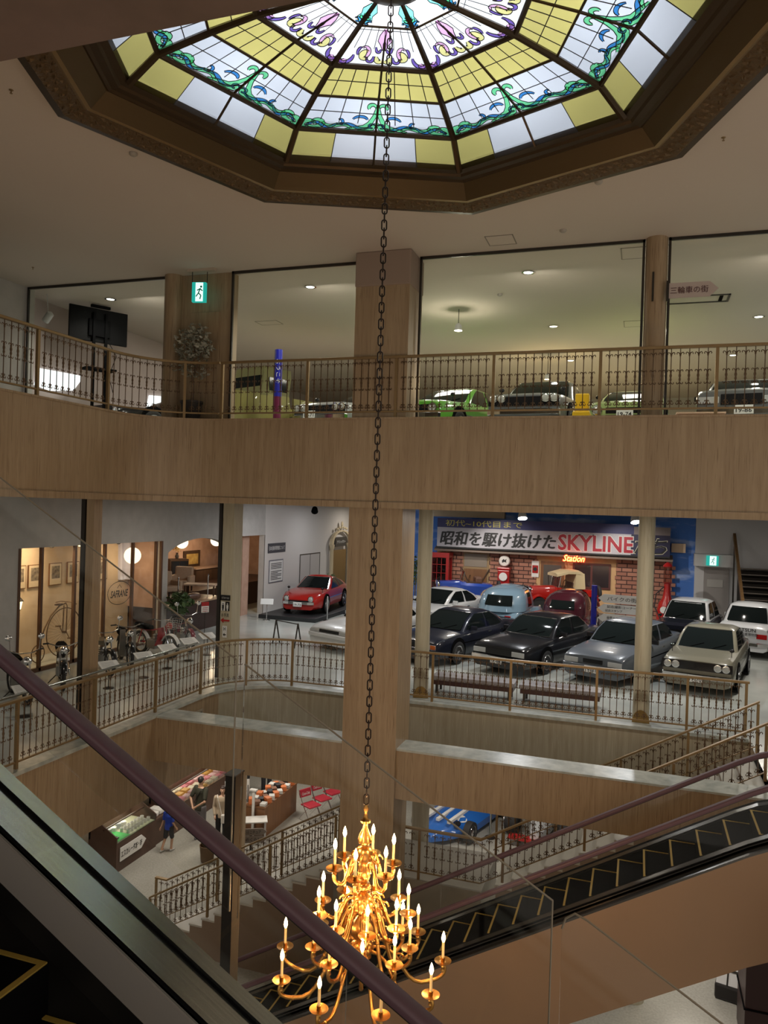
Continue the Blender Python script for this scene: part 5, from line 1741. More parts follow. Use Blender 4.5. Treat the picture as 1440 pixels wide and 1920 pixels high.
# direction boards on the blue pole
dp = thing('direction_post', 'blue and maroon post carrying three white arrow boards between the columns', 'signpost', (-1.25, 24.4, F2))
MB().lathe([(0.085, 0.75), (0.085, 2.02)], 16).build('post', BLUEP, dp, smooth=40)
MB().lathe([(0.085, 0), (0.085, 0.75)], 16).build('lower_post', mat('post_maroon', (0.12, 0.01, 0.03), 0.4), dp, smooth=40)
for i, (tx, z, sub) in enumerate((('バイクの街', 1.66, None), ('記念撮影コーナー', 1.36, '記念スタンプ'), ('世界のミニチュアカー', 1.06, None))):
    bq = MB().prism([(0.12, 0), (0.3, 0.13), (1.36, 0.13), (1.36, -0.13), (0.3, -0.13)], -0.015, 0.015, Matrix(((1, 0, 0, 0), (0, 0, -1, 0), (0, 1, 0, 0), (0, 0, 0, 1)))).build('arrow_board', PAPER, dp, loc=(0, -0.1, z), rot=(0, 0, R(-8)))
    if sub:
        lettering(tx, 0.86, 0.085, INK, bq, (0.83, -0.019, 0.06), bold=0.012)
        lettering(sub, 0.5, 0.075, INK, bq, (0.6, -0.019, -0.06), bold=0.012)
    else:
        lettering(tx, 0.86, 0.13, INK, bq, (0.83, -0.019, 0), bold=0.012)
    MB().tube([(0.05, 0, 0), (0.3, 0, 0)], 0.012, 6).build('bracket', STEELD, bq)

# right end: exit sign beam, steel door, stair with brown rail
struct(MB().box((2.1, 32.45, 7.38), (3.5, 32.95, 7.86)).build('trim_7', WHITE))
d1 = struct(MB().box((2.5, 32.9, F2), (3.42, 32.96, 7.3)).build('door_1', mat('grey_door', (0.34, 0.32, 0.31), 0.6)))
MB().box((2.62, 32.88, 6.55), (3.2, 32.9, 6.85)).build('notice', mat('notice_grey', (0.45, 0.44, 0.42), 0.6), d1)
MB().tube([(2.6, 32.88, 6.0), (2.6, 32.84, 6.0), (2.68, 32.84, 6.0)], 0.015, 6).build('handle', STEELD, d1)


def exit_sign(label, loc, rz, hang=False, w=1.0):
    t = thing('exit_sign', label, 'exit sign', loc, rz, 'green exit signs')
    MB().box((-0.22 * w, -0.04, -0.19), (0.22 * w, 0.04, 0.19)).build('housing', mat('exit_teal', (0.02, 0.4, 0.33), 0.4, emit=(0.02, 0.6, 0.5), es=0.55), t)
    f = MB().box((-0.1 * w, -0.046, -0.18), (0.14 * w, -0.04, 0.18)).build('lit_face', mat_emit('exit_white', (0.7, 1.0, 0.9), 1.3), t)
    # running figure
    m = MB().ball((0.05, -0.05, 0.1), (0.022, 0.004, 0.022), 8)
    for a, b in (((0.035, 0.07), (0.0, -0.02)), ((0.0, -0.02), (-0.05, -0.09)), ((0.0, -0.02), (0.05, -0.07)), ((0.05, -0.07), (0.03, -0.14)), ((0.03, 0.06), (0.08, 0.02)), ((0.03, 0.06), (-0.03, 0.03))):
        m.tube([(a[0], -0.05, a[1]), (b[0], -0.05, b[1])], 0.011, 5)
    m.build('running_figure', mat('exit_green', (0.0, 0.3, 0.2), 0.5), f)
    if hang:
        for x in (-0.15, 0.15):
            MB().tube([(x, 0, 0.19), (x, 0, hang)], 0.008, 6).build('hanger', STEELD, t)
    return t


exit_sign('green exit sign mounted on the white beam above the grey door', (2.75, 32.4, 7.62), 0)
stc = thing('staircase', 'dark staircase climbing away behind the white rally car at the right edge', 'staircase', (0, 0, 0))
stm = MB().box((3.75, 0, 0), (6.6, 0.31, 0.05)).mesh('tread', mat('stair_carpet', (0.045, 0.035, 0.028), 0.8))
nsm = MB().box((3.75, -0.02, 0.03), (6.6, 0.02, 0.055)).mesh('nosing', mat('stair_nosing', (0.3, 0.26, 0.22), 0.5))
for i in range(11):
    q = place(stm, 'tread', stc, (0, 29.6 + i * 0.3, F2 + 0.14 + i * 0.21))
    place(nsm, 'nosing', q)
MB().prism([(29.6, F2), (32.85, F2), (32.85, F2 + 2.2), (29.9, F2 + 0.13), (29.6, F2 + 0.1)], 3.76, 6.6, Matrix(((0, 0, 1, 0), (1, 0, 0, 0), (0, 1, 0, 0), (0, 0, 0, 1)))).build('stringer', mat('stair_base', (0.03, 0.025, 0.02), 0.8), stc)
MB().loft([[(3.55 - w, y, z - 0.1), (3.55 + w, y, z - 0.1), (3.55 + w, y, z + 0.12), (3.55 - w, y, z + 0.12)] for y, z, w in ((29.5, 6.2, 0.05), (32.8, 8.6, 0.05))]).build('handrail', mat('tan_wood', (0.26, 0.15, 0.06), 0.45, noise=((0.2, 0.11, 0.045), 12)), stc)
for i in range(3):
    y = 29.6 + i * 1.5
    MB().box((3.52, y, F2), (3.58, y + 0.05, 6.12 + (y - 29.5) * 0.72)).build('newel', STEELD, stc)

# benches
for i, (x0, x1) in enumerate(((-4.42, -2.52), (-2.42, -0.66))):
    bt = thing('bench', ('long low bench with red-brown base at the left behind the balustrade', 'long low bench with red-brown base nearer the round column')[i], 'bench', ((x0 + x1) / 2, 17.25, F2), 0, 'benches by the balustrade')
    w = (x1 - x0) / 2
    MB().box((-w, -0.27, 0.3), (w, 0.27, 0.4)).build('seat', mat('grey_vinyl', (0.28, 0.26, 0.27), 0.35, noise=((0.22, 0.2, 0.21), 6)), bt, bevel=0.02)
    MB().box((-w + 0.03, -0.25, 0.2), (w - 0.03, 0.25, 0.3)).build('base', mat('bench_red', (0.05, 0.018, 0.015), 0.4), bt)
    for sx in (-1, 1):
        for sy in (-1, 1):
            MB().box((sx * (w - 0.12) - 0.025, sy * 0.2 - 0.025, 0), (sx * (w - 0.12) + 0.025, sy * 0.2 + 0.025, 0.21)).build('leg', STEELD, bt)

# spotlights hanging under the slab
def spotlight(label, loc, aim, power, on=True, c=COOL, r=0.11):
    t = thing('spotlight', label, 'spotlight', loc, 0, 'track spotlights')
    d = (Vector(aim) - Vector(loc)).normalized()
    q = d.to_track_quat('Z', 'Y').to_matrix().to_4x4()
    MB().lathe([(r * 0.5, -0.16), (r * 0.75, -0.14), (r, 0.02), (r * 0.94, 0.02)], 16, cap=True).xf(q).build('shade', WHITE if on else BLACK, t, smooth=40)
    MB().lathe([(0.001, 0.024), (r * 0.92, 0.024), (r * 0.9, 0.012)], 16).xf(q).build('lens', mat_emit('spot_lens', (0.9, 0.95, 1.0), 40.0) if on else BLACK, t)
    MB().tube([(0, 0, 0.02), (0, 0, 0.2 if not on else 0.14)], 0.012, 6).build('stem', STEELD, t)
    if power:
        L = lamp('SPOT', Vector(loc) + d * 0.08, power, c, 0.05, spot=110, blend=0.6, name='spot_beam')
        L.rotation_euler = (-d).to_track_quat('Z', 'Y').to_euler()
    return t


spotlight('dazzling spotlight above the white banner lettering', (-3.18, 22.0, 9.13), (-2.6, 20.5, 5.5), 260, r=0.14)  # wider shade and lens put the lamp's glare into its shape
spotlight('dazzling spotlight beside the right round column', (-0.1, 22.0, 9.13), (0.6, 20.4, 5.5), 260, r=0.14)
spotlight('small black spotlight above the red sports car', (-9.66, 22.0, 9.12), (-11.8, 26.5, 5.5), 300, False)
for x, y, ax, ay in ((-6.2, 20.0, -5.2, 21.0), (2.6, 20.5, 2.0, 21.5), (-5.0, 24.5, -4.2, 26.0), (-1.6, 24.5, -2.1, 26.2), (2.0, 24.8, 2.6, 26.6), (-7.5, 28.5, -6.5, 31.0), (-3.0, 28.5, -2.5, 31.0), (-6.0, 29.8, -5.0, 32.8), (-1.0, 29.8, 0.0, 32.8)):
    L = lamp('SPOT', (x, y, 9.2), 260, (1.0, 0.92, 0.82), 0.04, spot=95, blend=0.7, name='hall_spot')
    d = (Vector((ax, ay, 5.5)) - Vector((x, y, 9.2))).normalized()
    L.rotation_euler = (-d).to_track_quat('Z', 'Y').to_euler()

# left long wall: sign, notice, double door, carved doorway
sg = MB().box((WX + 0.014, 26.62, 7.38), (WX + 0.03, 28.15, 7.76)).build('wall_sign', mat('sign_grey', (0.055, 0.055, 0.065), 0.5))
tag(sg, 'dark grey wall sign with white Japanese lettering above the notice', 'sign')
RX = (0, 0, R(90))
lettering('日本自動車博物館について', 1.35, 0.17, PAPER, sg, (WX + 0.034, 27.38, 7.57), RX, bold=0.015)
ps = MB().box((WX + 0.014, 26.75, 6.2), (WX + 0.03, 27.98, 7.1)).build('notice_board', mat('notice_frame', (0.13, 0.13, 0.16), 0.5))
tag(ps, 'framed white notice with small print left of the red car', 'notice')
MB().box((WX + 0.03, 26.79, 6.24), (WX + 0.034, 27.94, 7.06)).build('sheet', PAPER, ps)
m = MB()
for i in range(11):
    if i == 4:
        continue
    m.box((WX + 0.034, 26.9, 6.94 - i * 0.062), (WX + 0.037, 26.9 + (0.93 if i < 4 or i % 3 else 0.6), 6.955 - i * 0.062 + 0.012))
m.build('print_line', INK, ps)
d2 = struct(MB().box((WX - 0.02, 29.6, F2), (WX + 0.03, 31.7, 7.2)).build('door_2', mat('white_door', (0.5, 0.47, 0.45), 0.6)))
m = MB().box((WX + 0.03, 30.63, F2), (WX + 0.036, 30.66, 7.18))
m.box((WX + 0.03, 29.6, 7.16), (WX + 0.04, 31.7, 7.2)).box((WX + 0.03, 29.58, F2), (WX + 0.04, 29.62, 7.2)).box((WX + 0.03, 31.68, F2), (WX + 0.04, 31.72, 7.2))
m.build('door_frame', STEELD, d2)
cd = thing('carved_doorway', 'cream carved doorway with arched crest behind the red sports car', 'doorway', (WX + 0.09, 33.9, F2), R(90))
cd.scale = (1.95, 1.0, 1.1)
CR = mat('cream_plaster', (0.6, 0.5, 0.33), 0.6)
for s in (-1, 1):
    MB().lathe([(0.08, 0), (0.1, 0.05), (0.075, 0.12), (0.07, 2.0), (0.1, 2.08), (0.11, 2.2)], 12, (s * 0.56, -0.06, 0)).build('pilaster', CR, cd, smooth=40)
m = MB().loft([[(x * 0.98, -0.02, z), (x * 0.98, -0.14, z), (x * 1.18, -0.14, z + 0.05 * (z > 2.2)), (x * 1.18, -0.02, z + 0.05 * (z > 2.2))] for x, z in [(0.56 * math.cos(PI * i / 12), 2.2 + 0.55 * math.sin(PI * i / 12)) for i in range(13)]])
m.build('arch', CR, cd, smooth=40)
m = MB()
for i in range(5):
    m.ball((-0.3 + i * 0.15, -0.1, 2.86 + 0.06 * math.sin(PI * i / 4)), 0.06, 8)
m.ball((0, -0.1, 3.05), (0.06, 0.05, 0.14), 8)
m.build('crest', CR, cd, smooth=50)
MB().box((-0.42, -0.02, 0), (0.42, 0.02, 1.95)).build('door_leaf', mat('mustard_door', (0.2, 0.12, 0.04), 0.6), cd)
pq = MB().box((-0.36, -0.08, 2.1), (0.36, -0.03, 2.5)).build('name_plate', mat('plate_dark', (0.05, 0.045, 0.04), 0.5), cd)
lettering('クラシックカー', 0.56, 0.13, PAPER, pq, (0, -0.086, 2.3), bold=0.015)
tp = thing('potted_palm', 'spiky green potted plant behind the roof of the red sports car', 'plant', (-12.9, 31.0, F2))
m = MB()
for i in range(26):
    a = rnd.random() * 6.28
    e = 0.3 + 0.8 * rnd.random()
    p = [Vector((0.02 * math.cos(a), 0.02 * math.sin(a), 0.9))]
    for j in range(1, 5):
        p.append(Vector((0.55 * math.cos(a) * math.cos(e) * j / 4, 0.55 * math.sin(a) * math.cos(e) * j / 4, 0.9 + 0.55 * math.sin(e) * j / 4 - 0.1 * (j / 4) ** 2)))
    m.tube(p, [0.02, 0.035, 0.03, 0.02, 0.003], 4)
m.build('frond', LEAF, tp)
MB().tube([(0, 0, 0.3), (0, 0, 0.9)], 0.04, 8).build('stem', BARK, tp)
MB().lathe([(0.16, 0), (0.22, 0.36), (0.2, 0.36), (0.18, 0.3)], 16).build('pot', POT, tp, smooth=40)
ib = thing('information_stand', 'white information board on a stand before the red sports car', 'information board', (-12.7, 24.9, F2), R(20), 'information boards')
MB().lathe([(0.14, 0), (0.14, 0.02), (0.02, 0.03)], 14).build('base', CHROME, ib)
MB().tube([(0, 0, 0.02), (0, 0, 0.6)], 0.016, 8).build('pole', CHROME, ib)
MB().cbox((0, 0, 0.68), (0.46, 0.02, 0.22), 0, Matrix.Rotation(R(-30), 3, 'X')).build('board', PAPER, ib)
# barrier frame in front of the white coupe
bf = thing('rope_barrier', 'slim dark barrier frame standing before the nose of the white coupe', 'barrier', (-9.9, 20.75, F2), R(-24))
for x in (-0.5, 0.5):
    MB().tube([(x, -0.12, 0), (x, 0, 0.72)], 0.022, 6).build('leg', STEELD, bf)
    MB().tube([(x, 0.16, 0), (x, 0, 0.72)], 0.022, 6).build('leg', STEELD, bf)
MB().tube([(-0.5, 0, 0.7), (0.5, 0, 0.7)], 0.016, 6).build('crossbar', STEELD, bf)

# ------------------------------------------------------------ display room behind the long window, lounge, motorcycles
BEIGEW = mat('warm_wallpaper', (0.7, 0.53, 0.37), 0.8, noise=((0.62, 0.46, 0.31), 2.2))
m = MB()
m.box((-15.2, 13.9, F2), (-15.0, 20.0, 8.4)).box((-15.2, 13.9, F2), (-13.88, 14.0, 8.4))
struct(m.build('wall_left.005', BEIGEW))
struct(MB().box((-15.2, 13.9, 8.25), (-13.88, 20.0, 8.4)).build('ceiling.002', BEIGEW))
lamp('AREA', (-14.3, 15.6, 8.2), 40, (1.0, 0.78, 0.52), 0.6, name='display_room_light')
lamp('AREA', (-14.3, 18.4, 8.2), 16, (1.0, 0.8, 0.58), 0.6, name='display_room_light')
MUL = mat('brown_mullion', (0.14, 0.075, 0.045), 0.35, 0.3)
w = MB()
for y in (14.14, 14.85, 16.0, 17.15, 18.35, 19.45, 19.72):
    w.box((WX - 0.06, y - 0.035, F2 + 0.02), (WX + 0.02, y + 0.035, 8.08))
w.box((WX - 0.06, 14.12, F2), (WX + 0.02, 19.75, F2 + 0.1))
w5 = struct(w.build('window_5', MUL))
MB().box((WX - 0.03, 14.14, F2 + 0.1), (WX - 0.02, 19.72, 8.08)).build('glass', mat_glass('display_glass', (0.95, 0.95, 0.92), 0.02), w5)
sf = lettering('SAFRANE', 0.75, 0.2, INK, w5, (WX + 0.004, 17.78, 6.68), RX, shear=0.25, bold=0.02, name='window_lettering')
MB().tube([(WX + 0.004, 17.78 + 0.5 * math.cos(a), 6.70 + 0.32 * math.sin(a)) for a in [2 * PI * i / 32 for i in range(32)]], 0.008, 4, closed=True).build('oval_mark', INK, w5)
MB().tube([(WX + 0.004, 17.68, 6.84), (WX + 0.004, 17.78, 6.93), (WX + 0.004, 17.86, 6.84)], 0.008, 4).build('oval_mark', INK, w5)
PHOTO = mat('old_photo', (0.10, 0.075, 0.06), 0.6, noise=((0.35, 0.28, 0.2), 14))
MAT_ = mat('photo_mount', (0.66, 0.52, 0.36), 0.7)
for i, (y, nm) in enumerate(((15.52, 'framed vintage photograph furthest left behind the long window above the lantern'), (16.06, 'framed vintage photograph half behind the first window mullion'), (16.80, 'framed vintage photograph centred above the penny-farthing'),
                             (17.48, 'framed vintage photograph at the right edge of the penny-farthing bay'), (18.70, 'framed vintage photograph seen right of the first travertine column'))):
    pf = thing('picture_frame', nm, 'picture', (-14.985, y, 7.22), R(90), 'framed photographs')
    MB().box((-0.23, -0.03, -0.3), (0.23, 0.0, 0.3)).build('frame', WOOD, pf)
    MB().box((-0.21, -0.034, -0.28), (0.21, -0.03, 0.28)).build('mount', MAT_, pf)
    MB().box((-0.15, -0.037, -0.12), (0.15, -0.034, 0.22)).build('photograph', PHOTO, pf)
wl = thing('wall_lantern', 'lit wall lantern left of the first window mullion', 'wall lamp', (-14.95, 15.3, 6.45), R(90))
MB().lathe([(0.09, 0), (0.13, 0.2)], 8, (0, -0.16, 0)).build('lantern_glass', mat_emit('lantern_glow', (1.0, 0.8, 0.45), 5), wl)
MB().lathe([(0.16, 0.2), (0.08, 0.3), (0.02, 0.36), (0.02, 0.44)], 8, (0, -0.16, 0)).lathe([(0.02, -0.12), (0.05, -0.06), (0.1, 0.0)], 8, (0, -0.16, 0)).build('lantern_cap', STEELD, wl)
MB().tube([(0, 0.0, -0.1), (0, -0.08, -0.14), (0, -0.16, -0.1)], 0.02, 6).build('bracket', STEELD, wl)
lamp('POINT', (-14.6, 15.3, 6.55), 5, (1.0, 0.75, 0.4), 0.08, name='lantern_light')
for i, (y, s) in enumerate(((15.95, 0), (17.0, 1), (18.6, 2))):
    t = thing('track_spot', ('small dark ceiling spot near the top of the first mullion', 'small lit ceiling spot above the framed photographs', 'small dark ceiling spot above the oval window mark')[i], 'spotlight', (-14.3, y, 8.1), 0, 'display room spots')
    MB().cbox((0, 0, 0), (0.12, 0.14, 0.12), 0, Matrix.Rotation(0.5, 3, 'X')).build('housing', STEELD, t)
    MB().cbox((-0.02, 0, -0.075), (0.09, 0.1, 0.02), 0, Matrix.Rotation(0.5, 3, 'X')).build('lens', LAMPWARM if s == 1 else STEELD, t)
    MB().box((-0.02, -0.02, 0.05), (0.02, 0.02, 0.15)).build('stem', STEELD, t)
# penny-farthing
pfa = thing('penny_farthing', 'antique penny-farthing bicycle standing behind the long window', 'bicycle', (-14.35, 16.5, F2), R(90))
IR = mat('old_iron', (0.16, 0.10, 0.06), 0.5, 0.4)


def wheel_obj(name, parent, c, r, spokes, tr=0.014, mt=IR, rot=(0, 0, 0)):
    m = MB().tube([(0, r * math.cos(a), r * math.sin(a)) for a in [2 * PI * i / 40 for i in range(40)]], tr, 6, closed=True)
    m.lathe([(0.03, -0.06), (0.03, 0.06)], 8, axis='x')
    w = m.build(name, mt, parent, smooth=50, loc=c, rot=rot)
    s = MB()
    for i in range(spokes):
        a = 2 * PI * i / spokes
        s.tube([(0.03 if i % 2 else -0.03, 0.03 * math.cos(a), 0.03 * math.sin(a)), (0, r * math.cos(a + 0.15), r * math.sin(a + 0.15))], 0.0022, 3)
    s.build('spoke', CHROME, w)
    return w


wheel_obj('front_wheel', pfa, (0, 0, 0.66), 0.64, 40, rot=(0, 0, R(90)))
wheel_obj('rear_wheel', pfa, (-0.92, 0, 0.24), 0.22, 18, rot=(0, 0, R(90)))
MB().tube([(0.02, 0, 1.42), (-0.2, 0, 1.38), (-0.5, 0, 1.16), (-0.72, 0, 0.85), (-0.86, 0, 0.5), (-0.92, 0, 0.24)], 0.02, 6).build('backbone', IR, pfa, smooth=50)
MB().tube([(0.0, -0.06, 0.66), (0.02, -0.05, 1.36), (0.02, 0, 1.44)], 0.014, 6).tube([(0.0, 0.06, 0.66), (0.02, 0.05, 1.36)], 0.014, 6).build('fork', IR, pfa)
MB().tube([(0.04, -0.34, 1.42), (0.03, -0.15, 1.46), (0.03, 0.15, 1.46), (0.04, 0.34, 1.42)], 0.013, 6).build('handlebar', IR, pfa)
MB().ball((-0.24, 0, 1.42), (0.15, 0.06, 0.03), 10).build('saddle', DKWOOD, pfa)
MB().tube([(0, -0.16, 0.52), (0, -0.07, 0.66), (0, 0.07, 0.66), (0, 0.16, 0.8)], 0.012, 6).build('crank', IR, pfa)
for s in (-1, 1):
    MB().box((-0.06, s * 0.2 - 0.05, 0.66 + s * 0.14 - 0.012), (0.06, s * 0.2 + 0.05, 0.66 + s * 0.14 + 0.012)).build('pedal', IR, pfa)


# motorcycles: front is -Y
def moto(label, loc, rz, P, kind, group='motorcycles along the left wall'):
    t = thing('motorcycle', label, 'motorcycle', loc, rz, group)
    r = 0.30
    for nm, y in (('front_wheel', -0.62), ('rear_wheel', 0.6)):
        w = MB().tube([(0, r * math.cos(a) * 0.92, r * math.sin(a) * 0.92) for a in [2 * PI * i / 28 for i in range(28)]], 0.045 if kind != 'moped' else 0.034, 8, closed=True).build(nm, RUBBER, t, smooth=60, loc=(0, y, r))
        m = MB().tube([(0, r * 0.78 * math.cos(a), r * 0.78 * math.sin(a)) for a in [2 * PI * i / 28 for i in range(28)]], 0.012, 5, closed=True).lathe([(0.05, -0.05), (0.05, 0.05)], 10, axis='x')
        for i in range(18):
            a = 2 * PI * i / 18
            m.tube([(0.04 if i % 2 else -0.04, 0.04 * math.cos(a), 0.04 * math.sin(a)), (0, r * 0.78 * math.cos(a + .2), r * 0.78 * math.sin(a + .2))], 0.003, 3)
        m.build('rim', CHROME, w)
        fp = [(y + (r + 0.05) * math.cos(a), r + (r + 0.05) * math.sin(a)) for a in [R(20 + 140 * i / 10) for i in range(11)]]
        MB().loft([[(-0.06, yy, zz - 0.02), (-0.035, yy, zz + 0.012), (0.035, yy, zz + 0.012), (0.06, yy, zz - 0.02)] for yy, zz in fp], closed=False).build('mudguard', PAPER if kind == 'basket' else P, t, smooth=60)
    MB().tube([(-0.07, -0.62, r), (-0.07, -0.42, 0.86)], 0.02, 6).tube([(0.07, -0.62, r), (0.07, -0.42, 0.86)], 0.02, 6).build('fork', CHROME, t)
    hb = 1.05 if kind != 'big' else 0.98
    MB().tube([(-0.36, -0.22, hb - 0.02), (-0.3, -0.3, hb), (-0.12, -0.4, hb - 0.05), (0.12, -0.4, hb - 0.05), (0.3, -0.3, hb), (0.36, -0.22, hb - 0.02)], 0.013, 6).build('handlebar', CHROME, t)
    for s in (-1, 1):
        MB().tube([(s * 0.3, -0.3, hb), (s * 0.4, -0.16, hb - 0.03)], 0.02, 6).build('grip', RUBBER, t)
    MB().lathe([(0.03, 0.12), (0.08, 0.08), (0.095, 0.0), (0.09, -0.01)], 16, axis='y').build('headlamp', CHROME if kind != 'basket' else P, t, smooth=40, loc=(0, -0.52, 0.86))
    MB().lathe([(0.088, -0.012), (0.05, -0.035), (0.002, -0.04)], 16, axis='y').build('headlamp_lens', mat('moto_lens', (0.6, 0.6, 0.58), 0.1), t, smooth=60, loc=(0, -0.52, 0.86))
    fr = MB().tube([(0, -0.42, 0.84), (0, -0.2, 0.5), (0, 0.1, 0.4), (0, 0.6, r)], 0.024, 6).tube([(0, -0.4, 0.8), (0, 0.1, 0.68), (0, 0.62, 0.66)], 0.02, 6).tube([(-0.08, 0.6, r), (-0.08, 0.45, 0.68)], 0.014, 6).tube([(0.08, 0.6, r), (0.08, 0.45, 0.68)], 0.014, 6)
    fr.build('frame', P, t, smooth=50)
    if kind in ('big', 'tour'):
        MB().loft([[(-0.06 * w, y, z - 0.06), (0.06 * w, y, z - 0.06), (0.15 * w, y, z + 0.06), (0.08 * w, y, z + 0.15), (-0.08 * w, y, z + 0.15), (-0.15 * w, y, z + 0.06)] for y, w, z in ((-0.36, 0.5, 0.74), (-0.2, 1.0, 0.72), (0.05, 0.95, 0.70), (0.2, 0.5, 0.68))]).build('fuel_tank', P, t, smooth=50)
    MB().loft([[(-0.12 * w, y, z - 0.07), (0.12 * w, y, z - 0.07), (0.13 * w, y, z), (0.08 * w, y, z + 0.04), (-0.08 * w, y, z + 0.04), (-0.13 * w, y, z)] for y, w, z in ((0.16, 0.6, 0.76), (0.3, 1.0, 0.76), (0.55, 1.05, 0.78), (0.75, 0.8, 0.8))]).build('seat', BLACK, t, smooth=50)
    e = MB().box((-0.12, -0.12, 0.2), (0.12, 0.2, 0.42)).lathe([(0.07, -0.02), (0.09, 0.0), (0.07, 0.02), (0.09, 0.04), (0.07, 0.06), (0.09, 0.08), (0.06, 0.12), (0.09, 0.14), (0.05, 0.18)], 12, (0, -0.02, 0.42))
    e.build('engine', mat('engine_alloy', (0.3, 0.3, 0.29), 0.4, 0.7), t)
    MB().tube([(0.14, -0.1, 0.36), (0.16, -0.05, 0.2), (0.17, 0.3, 0.2), (0.17, 0.85, 0.28)], [0.018, 0.02, 0.03, 0.032], 8).build('exhaust', CHROME, t, smooth=50)
    MB().tube([(-0.1, 0.1, 0.2), (-0.28, 0.14, 0.0)], 0.014, 6).build('kickstand', STEELD, t)
    if kind == 'shield':
        for s in (-1, 1):
            MB().loft([[(s * 0.07, y, z), (s * 0.2, y + 0.06, z), (s * 0.2, y + 0.09, z), (s * 0.07, y + 0.03, z)] for y, z in ((-0.34, 0.92), (-0.36, 0.75), (-0.34, 0.5), (-0.26, 0.25))]).build('leg_shield', mat('grey_shield', (0.2, 0.19, 0.17), 0.5), t, smooth=40)
    if kind == 'basket':
        m = MB()
        for i in range(5):
            z = 0.82 + i * 0.06
            w, d = 0.13 + i * 0.012, 0.1 + i * 0.01
            m.tube([(-w, -0.72 - d, z), (w, -0.72 - d, z), (w, -0.72 + d, z), (-w, -0.72 + d, z)], 0.006, 4, closed=True)
        for i in range(5):
            x = -0.13 + 0.065 * i
            m.tube([(x, -0.82, 0.82), (x * 1.35, -0.86, 1.06)], 0.005, 4).tube([(x, -0.62, 0.82), (x * 1.35, -0.58, 1.06)], 0.005, 4)
        m.build('wire_basket', CHROME, t)
        MB().loft([[(s * 0.1, y, z), (s * 0.16, y + 0.04, z), (-s * 0.16, y + 0.04, z), (-s * 0.1, y, z)] for s in (1,) for y, z in ((-0.34, 0.8), (-0.3, 0.5), (-0.2, 0.3), (0.1, 0.26))]).build('step_through_panel', P, t)
    if kind in ('mirrors', 'tour'):
        for s in (-1, 1):
            MB().tube([(s * 0.28, -0.32, hb), (s * 0.3, -0.34, hb + 0.22)], 0.008, 5).ball((s * 0.32, -0.34, hb + 0.27), (0.07, 0.02, 0.06), 10).build('mirror', CHROME, t, smooth=50)
    if kind == 'big':
        MB().box((-0.13, -0.5, 0.62), (0.13, -0.49, 0.68)).build('number_board', PAPER, t)
    return t


BKP = paint('bike_black', (0.008, 0.008, 0.009))
BKR = paint('bike_red', (0.34, 0.012, 0.02))
BKM = paint('bike_maroon', (0.16, 0.012, 0.03))
bikes = (((-12.2, 12.75), 58, BKP, 'mirrors', 'black motorcycle partly hidden behind the maroon handrail'), ((-12.3, 14.1), 44, BKP, 'big', 'black motorcycle with round headlamp in front of the penny-farthing window'),
         ((-12.4, 15.55), 58, BKP, 'tour', 'dark motorcycle mostly hidden by the first travertine column'), ((-12.45, 16.55), 48, BKP, 'shield', 'grey motorcycle with tall leg shields beneath the oval window mark'),
         ((-12.4, 17.75), 75, BKR, 'basket', 'red moped with front wire basket and white mudguards'), ((-12.35, 19.0), 52, BKM, 'mirrors', 'maroon motorcycle with tall chrome mirrors by the lounge counter'))
for (x, y), a, P, kd, lb in bikes:
    moto(lb, (x, y, F2), R(a), P, kd)
for i, (x, y) in enumerate(((-11.05, 11.7), (-11.1, 14.2), (-11.05, 15.4), (-11.15, 16.5), (-11.2, 17.55), (-11.2, 18.45))):
    t = thing('information_stand', 'white slanted information board %s' % ('under the maroon handrail at far left', 'right of the first travertine column', 'below the grey motorcycle with leg shields', 'below the red moped', 'below the maroon motorcycle', 'nearest the second column')[i], 'information board', (x, y, F2), R(62), 'information boards')
    MB().lathe([(0.12, 0), (0.12, 0.015), (0.015, 0.025)], 12).build('base', STEELD, t)
    MB().tube([(0, 0, 0.01), (0, 0, 0.5)], 0.013, 6).build('pole', STEELD, t)
    bo = MB().cbox((0, 0, 0.53), (0.44, 0.3, 0.014), 0, Matrix.Rotation(R(22), 3, 'X')).build('board', PAPER, t)
    m = MB()
    for j in range(5):
        m.cbox((-0.03, 0.09 - 0.045 * j, 0.541 + (0.09 - 0.045 * j) * math.tan(R(22))), (0.3, 0.008, 0.002), 0, Matrix.Rotation(R(22), 3, 'X'))
    m.build('print_line', mat('grey_print', (0.3, 0.3, 0.3), 0.6), bo)
t = thing('price_sign', 'small red and white card on a stick above the maroon motorcycle', 'sign', (-12.1, 19.75, F2), R(60))
MB().tube([(0, 0, 0), (0, 0, 1.0)], 0.01, 6).build('stick', STEELD, t)
MB().box((-0.12, -0.008, 0.95), (0.12, 0.008, 1.14)).build('card', PAPER, t)
q = MB().box((-0.12, -0.008, 1.14), (0.12, 0.008, 1.26)).build('red_header', REDP, t)
m = MB()
for j in range(3):
    m.box((-0.09, -0.011, 0.98 + 0.05 * j), (0.09, -0.008, 0.995 + 0.05 * j))
m.build('print_line', REDP, t)

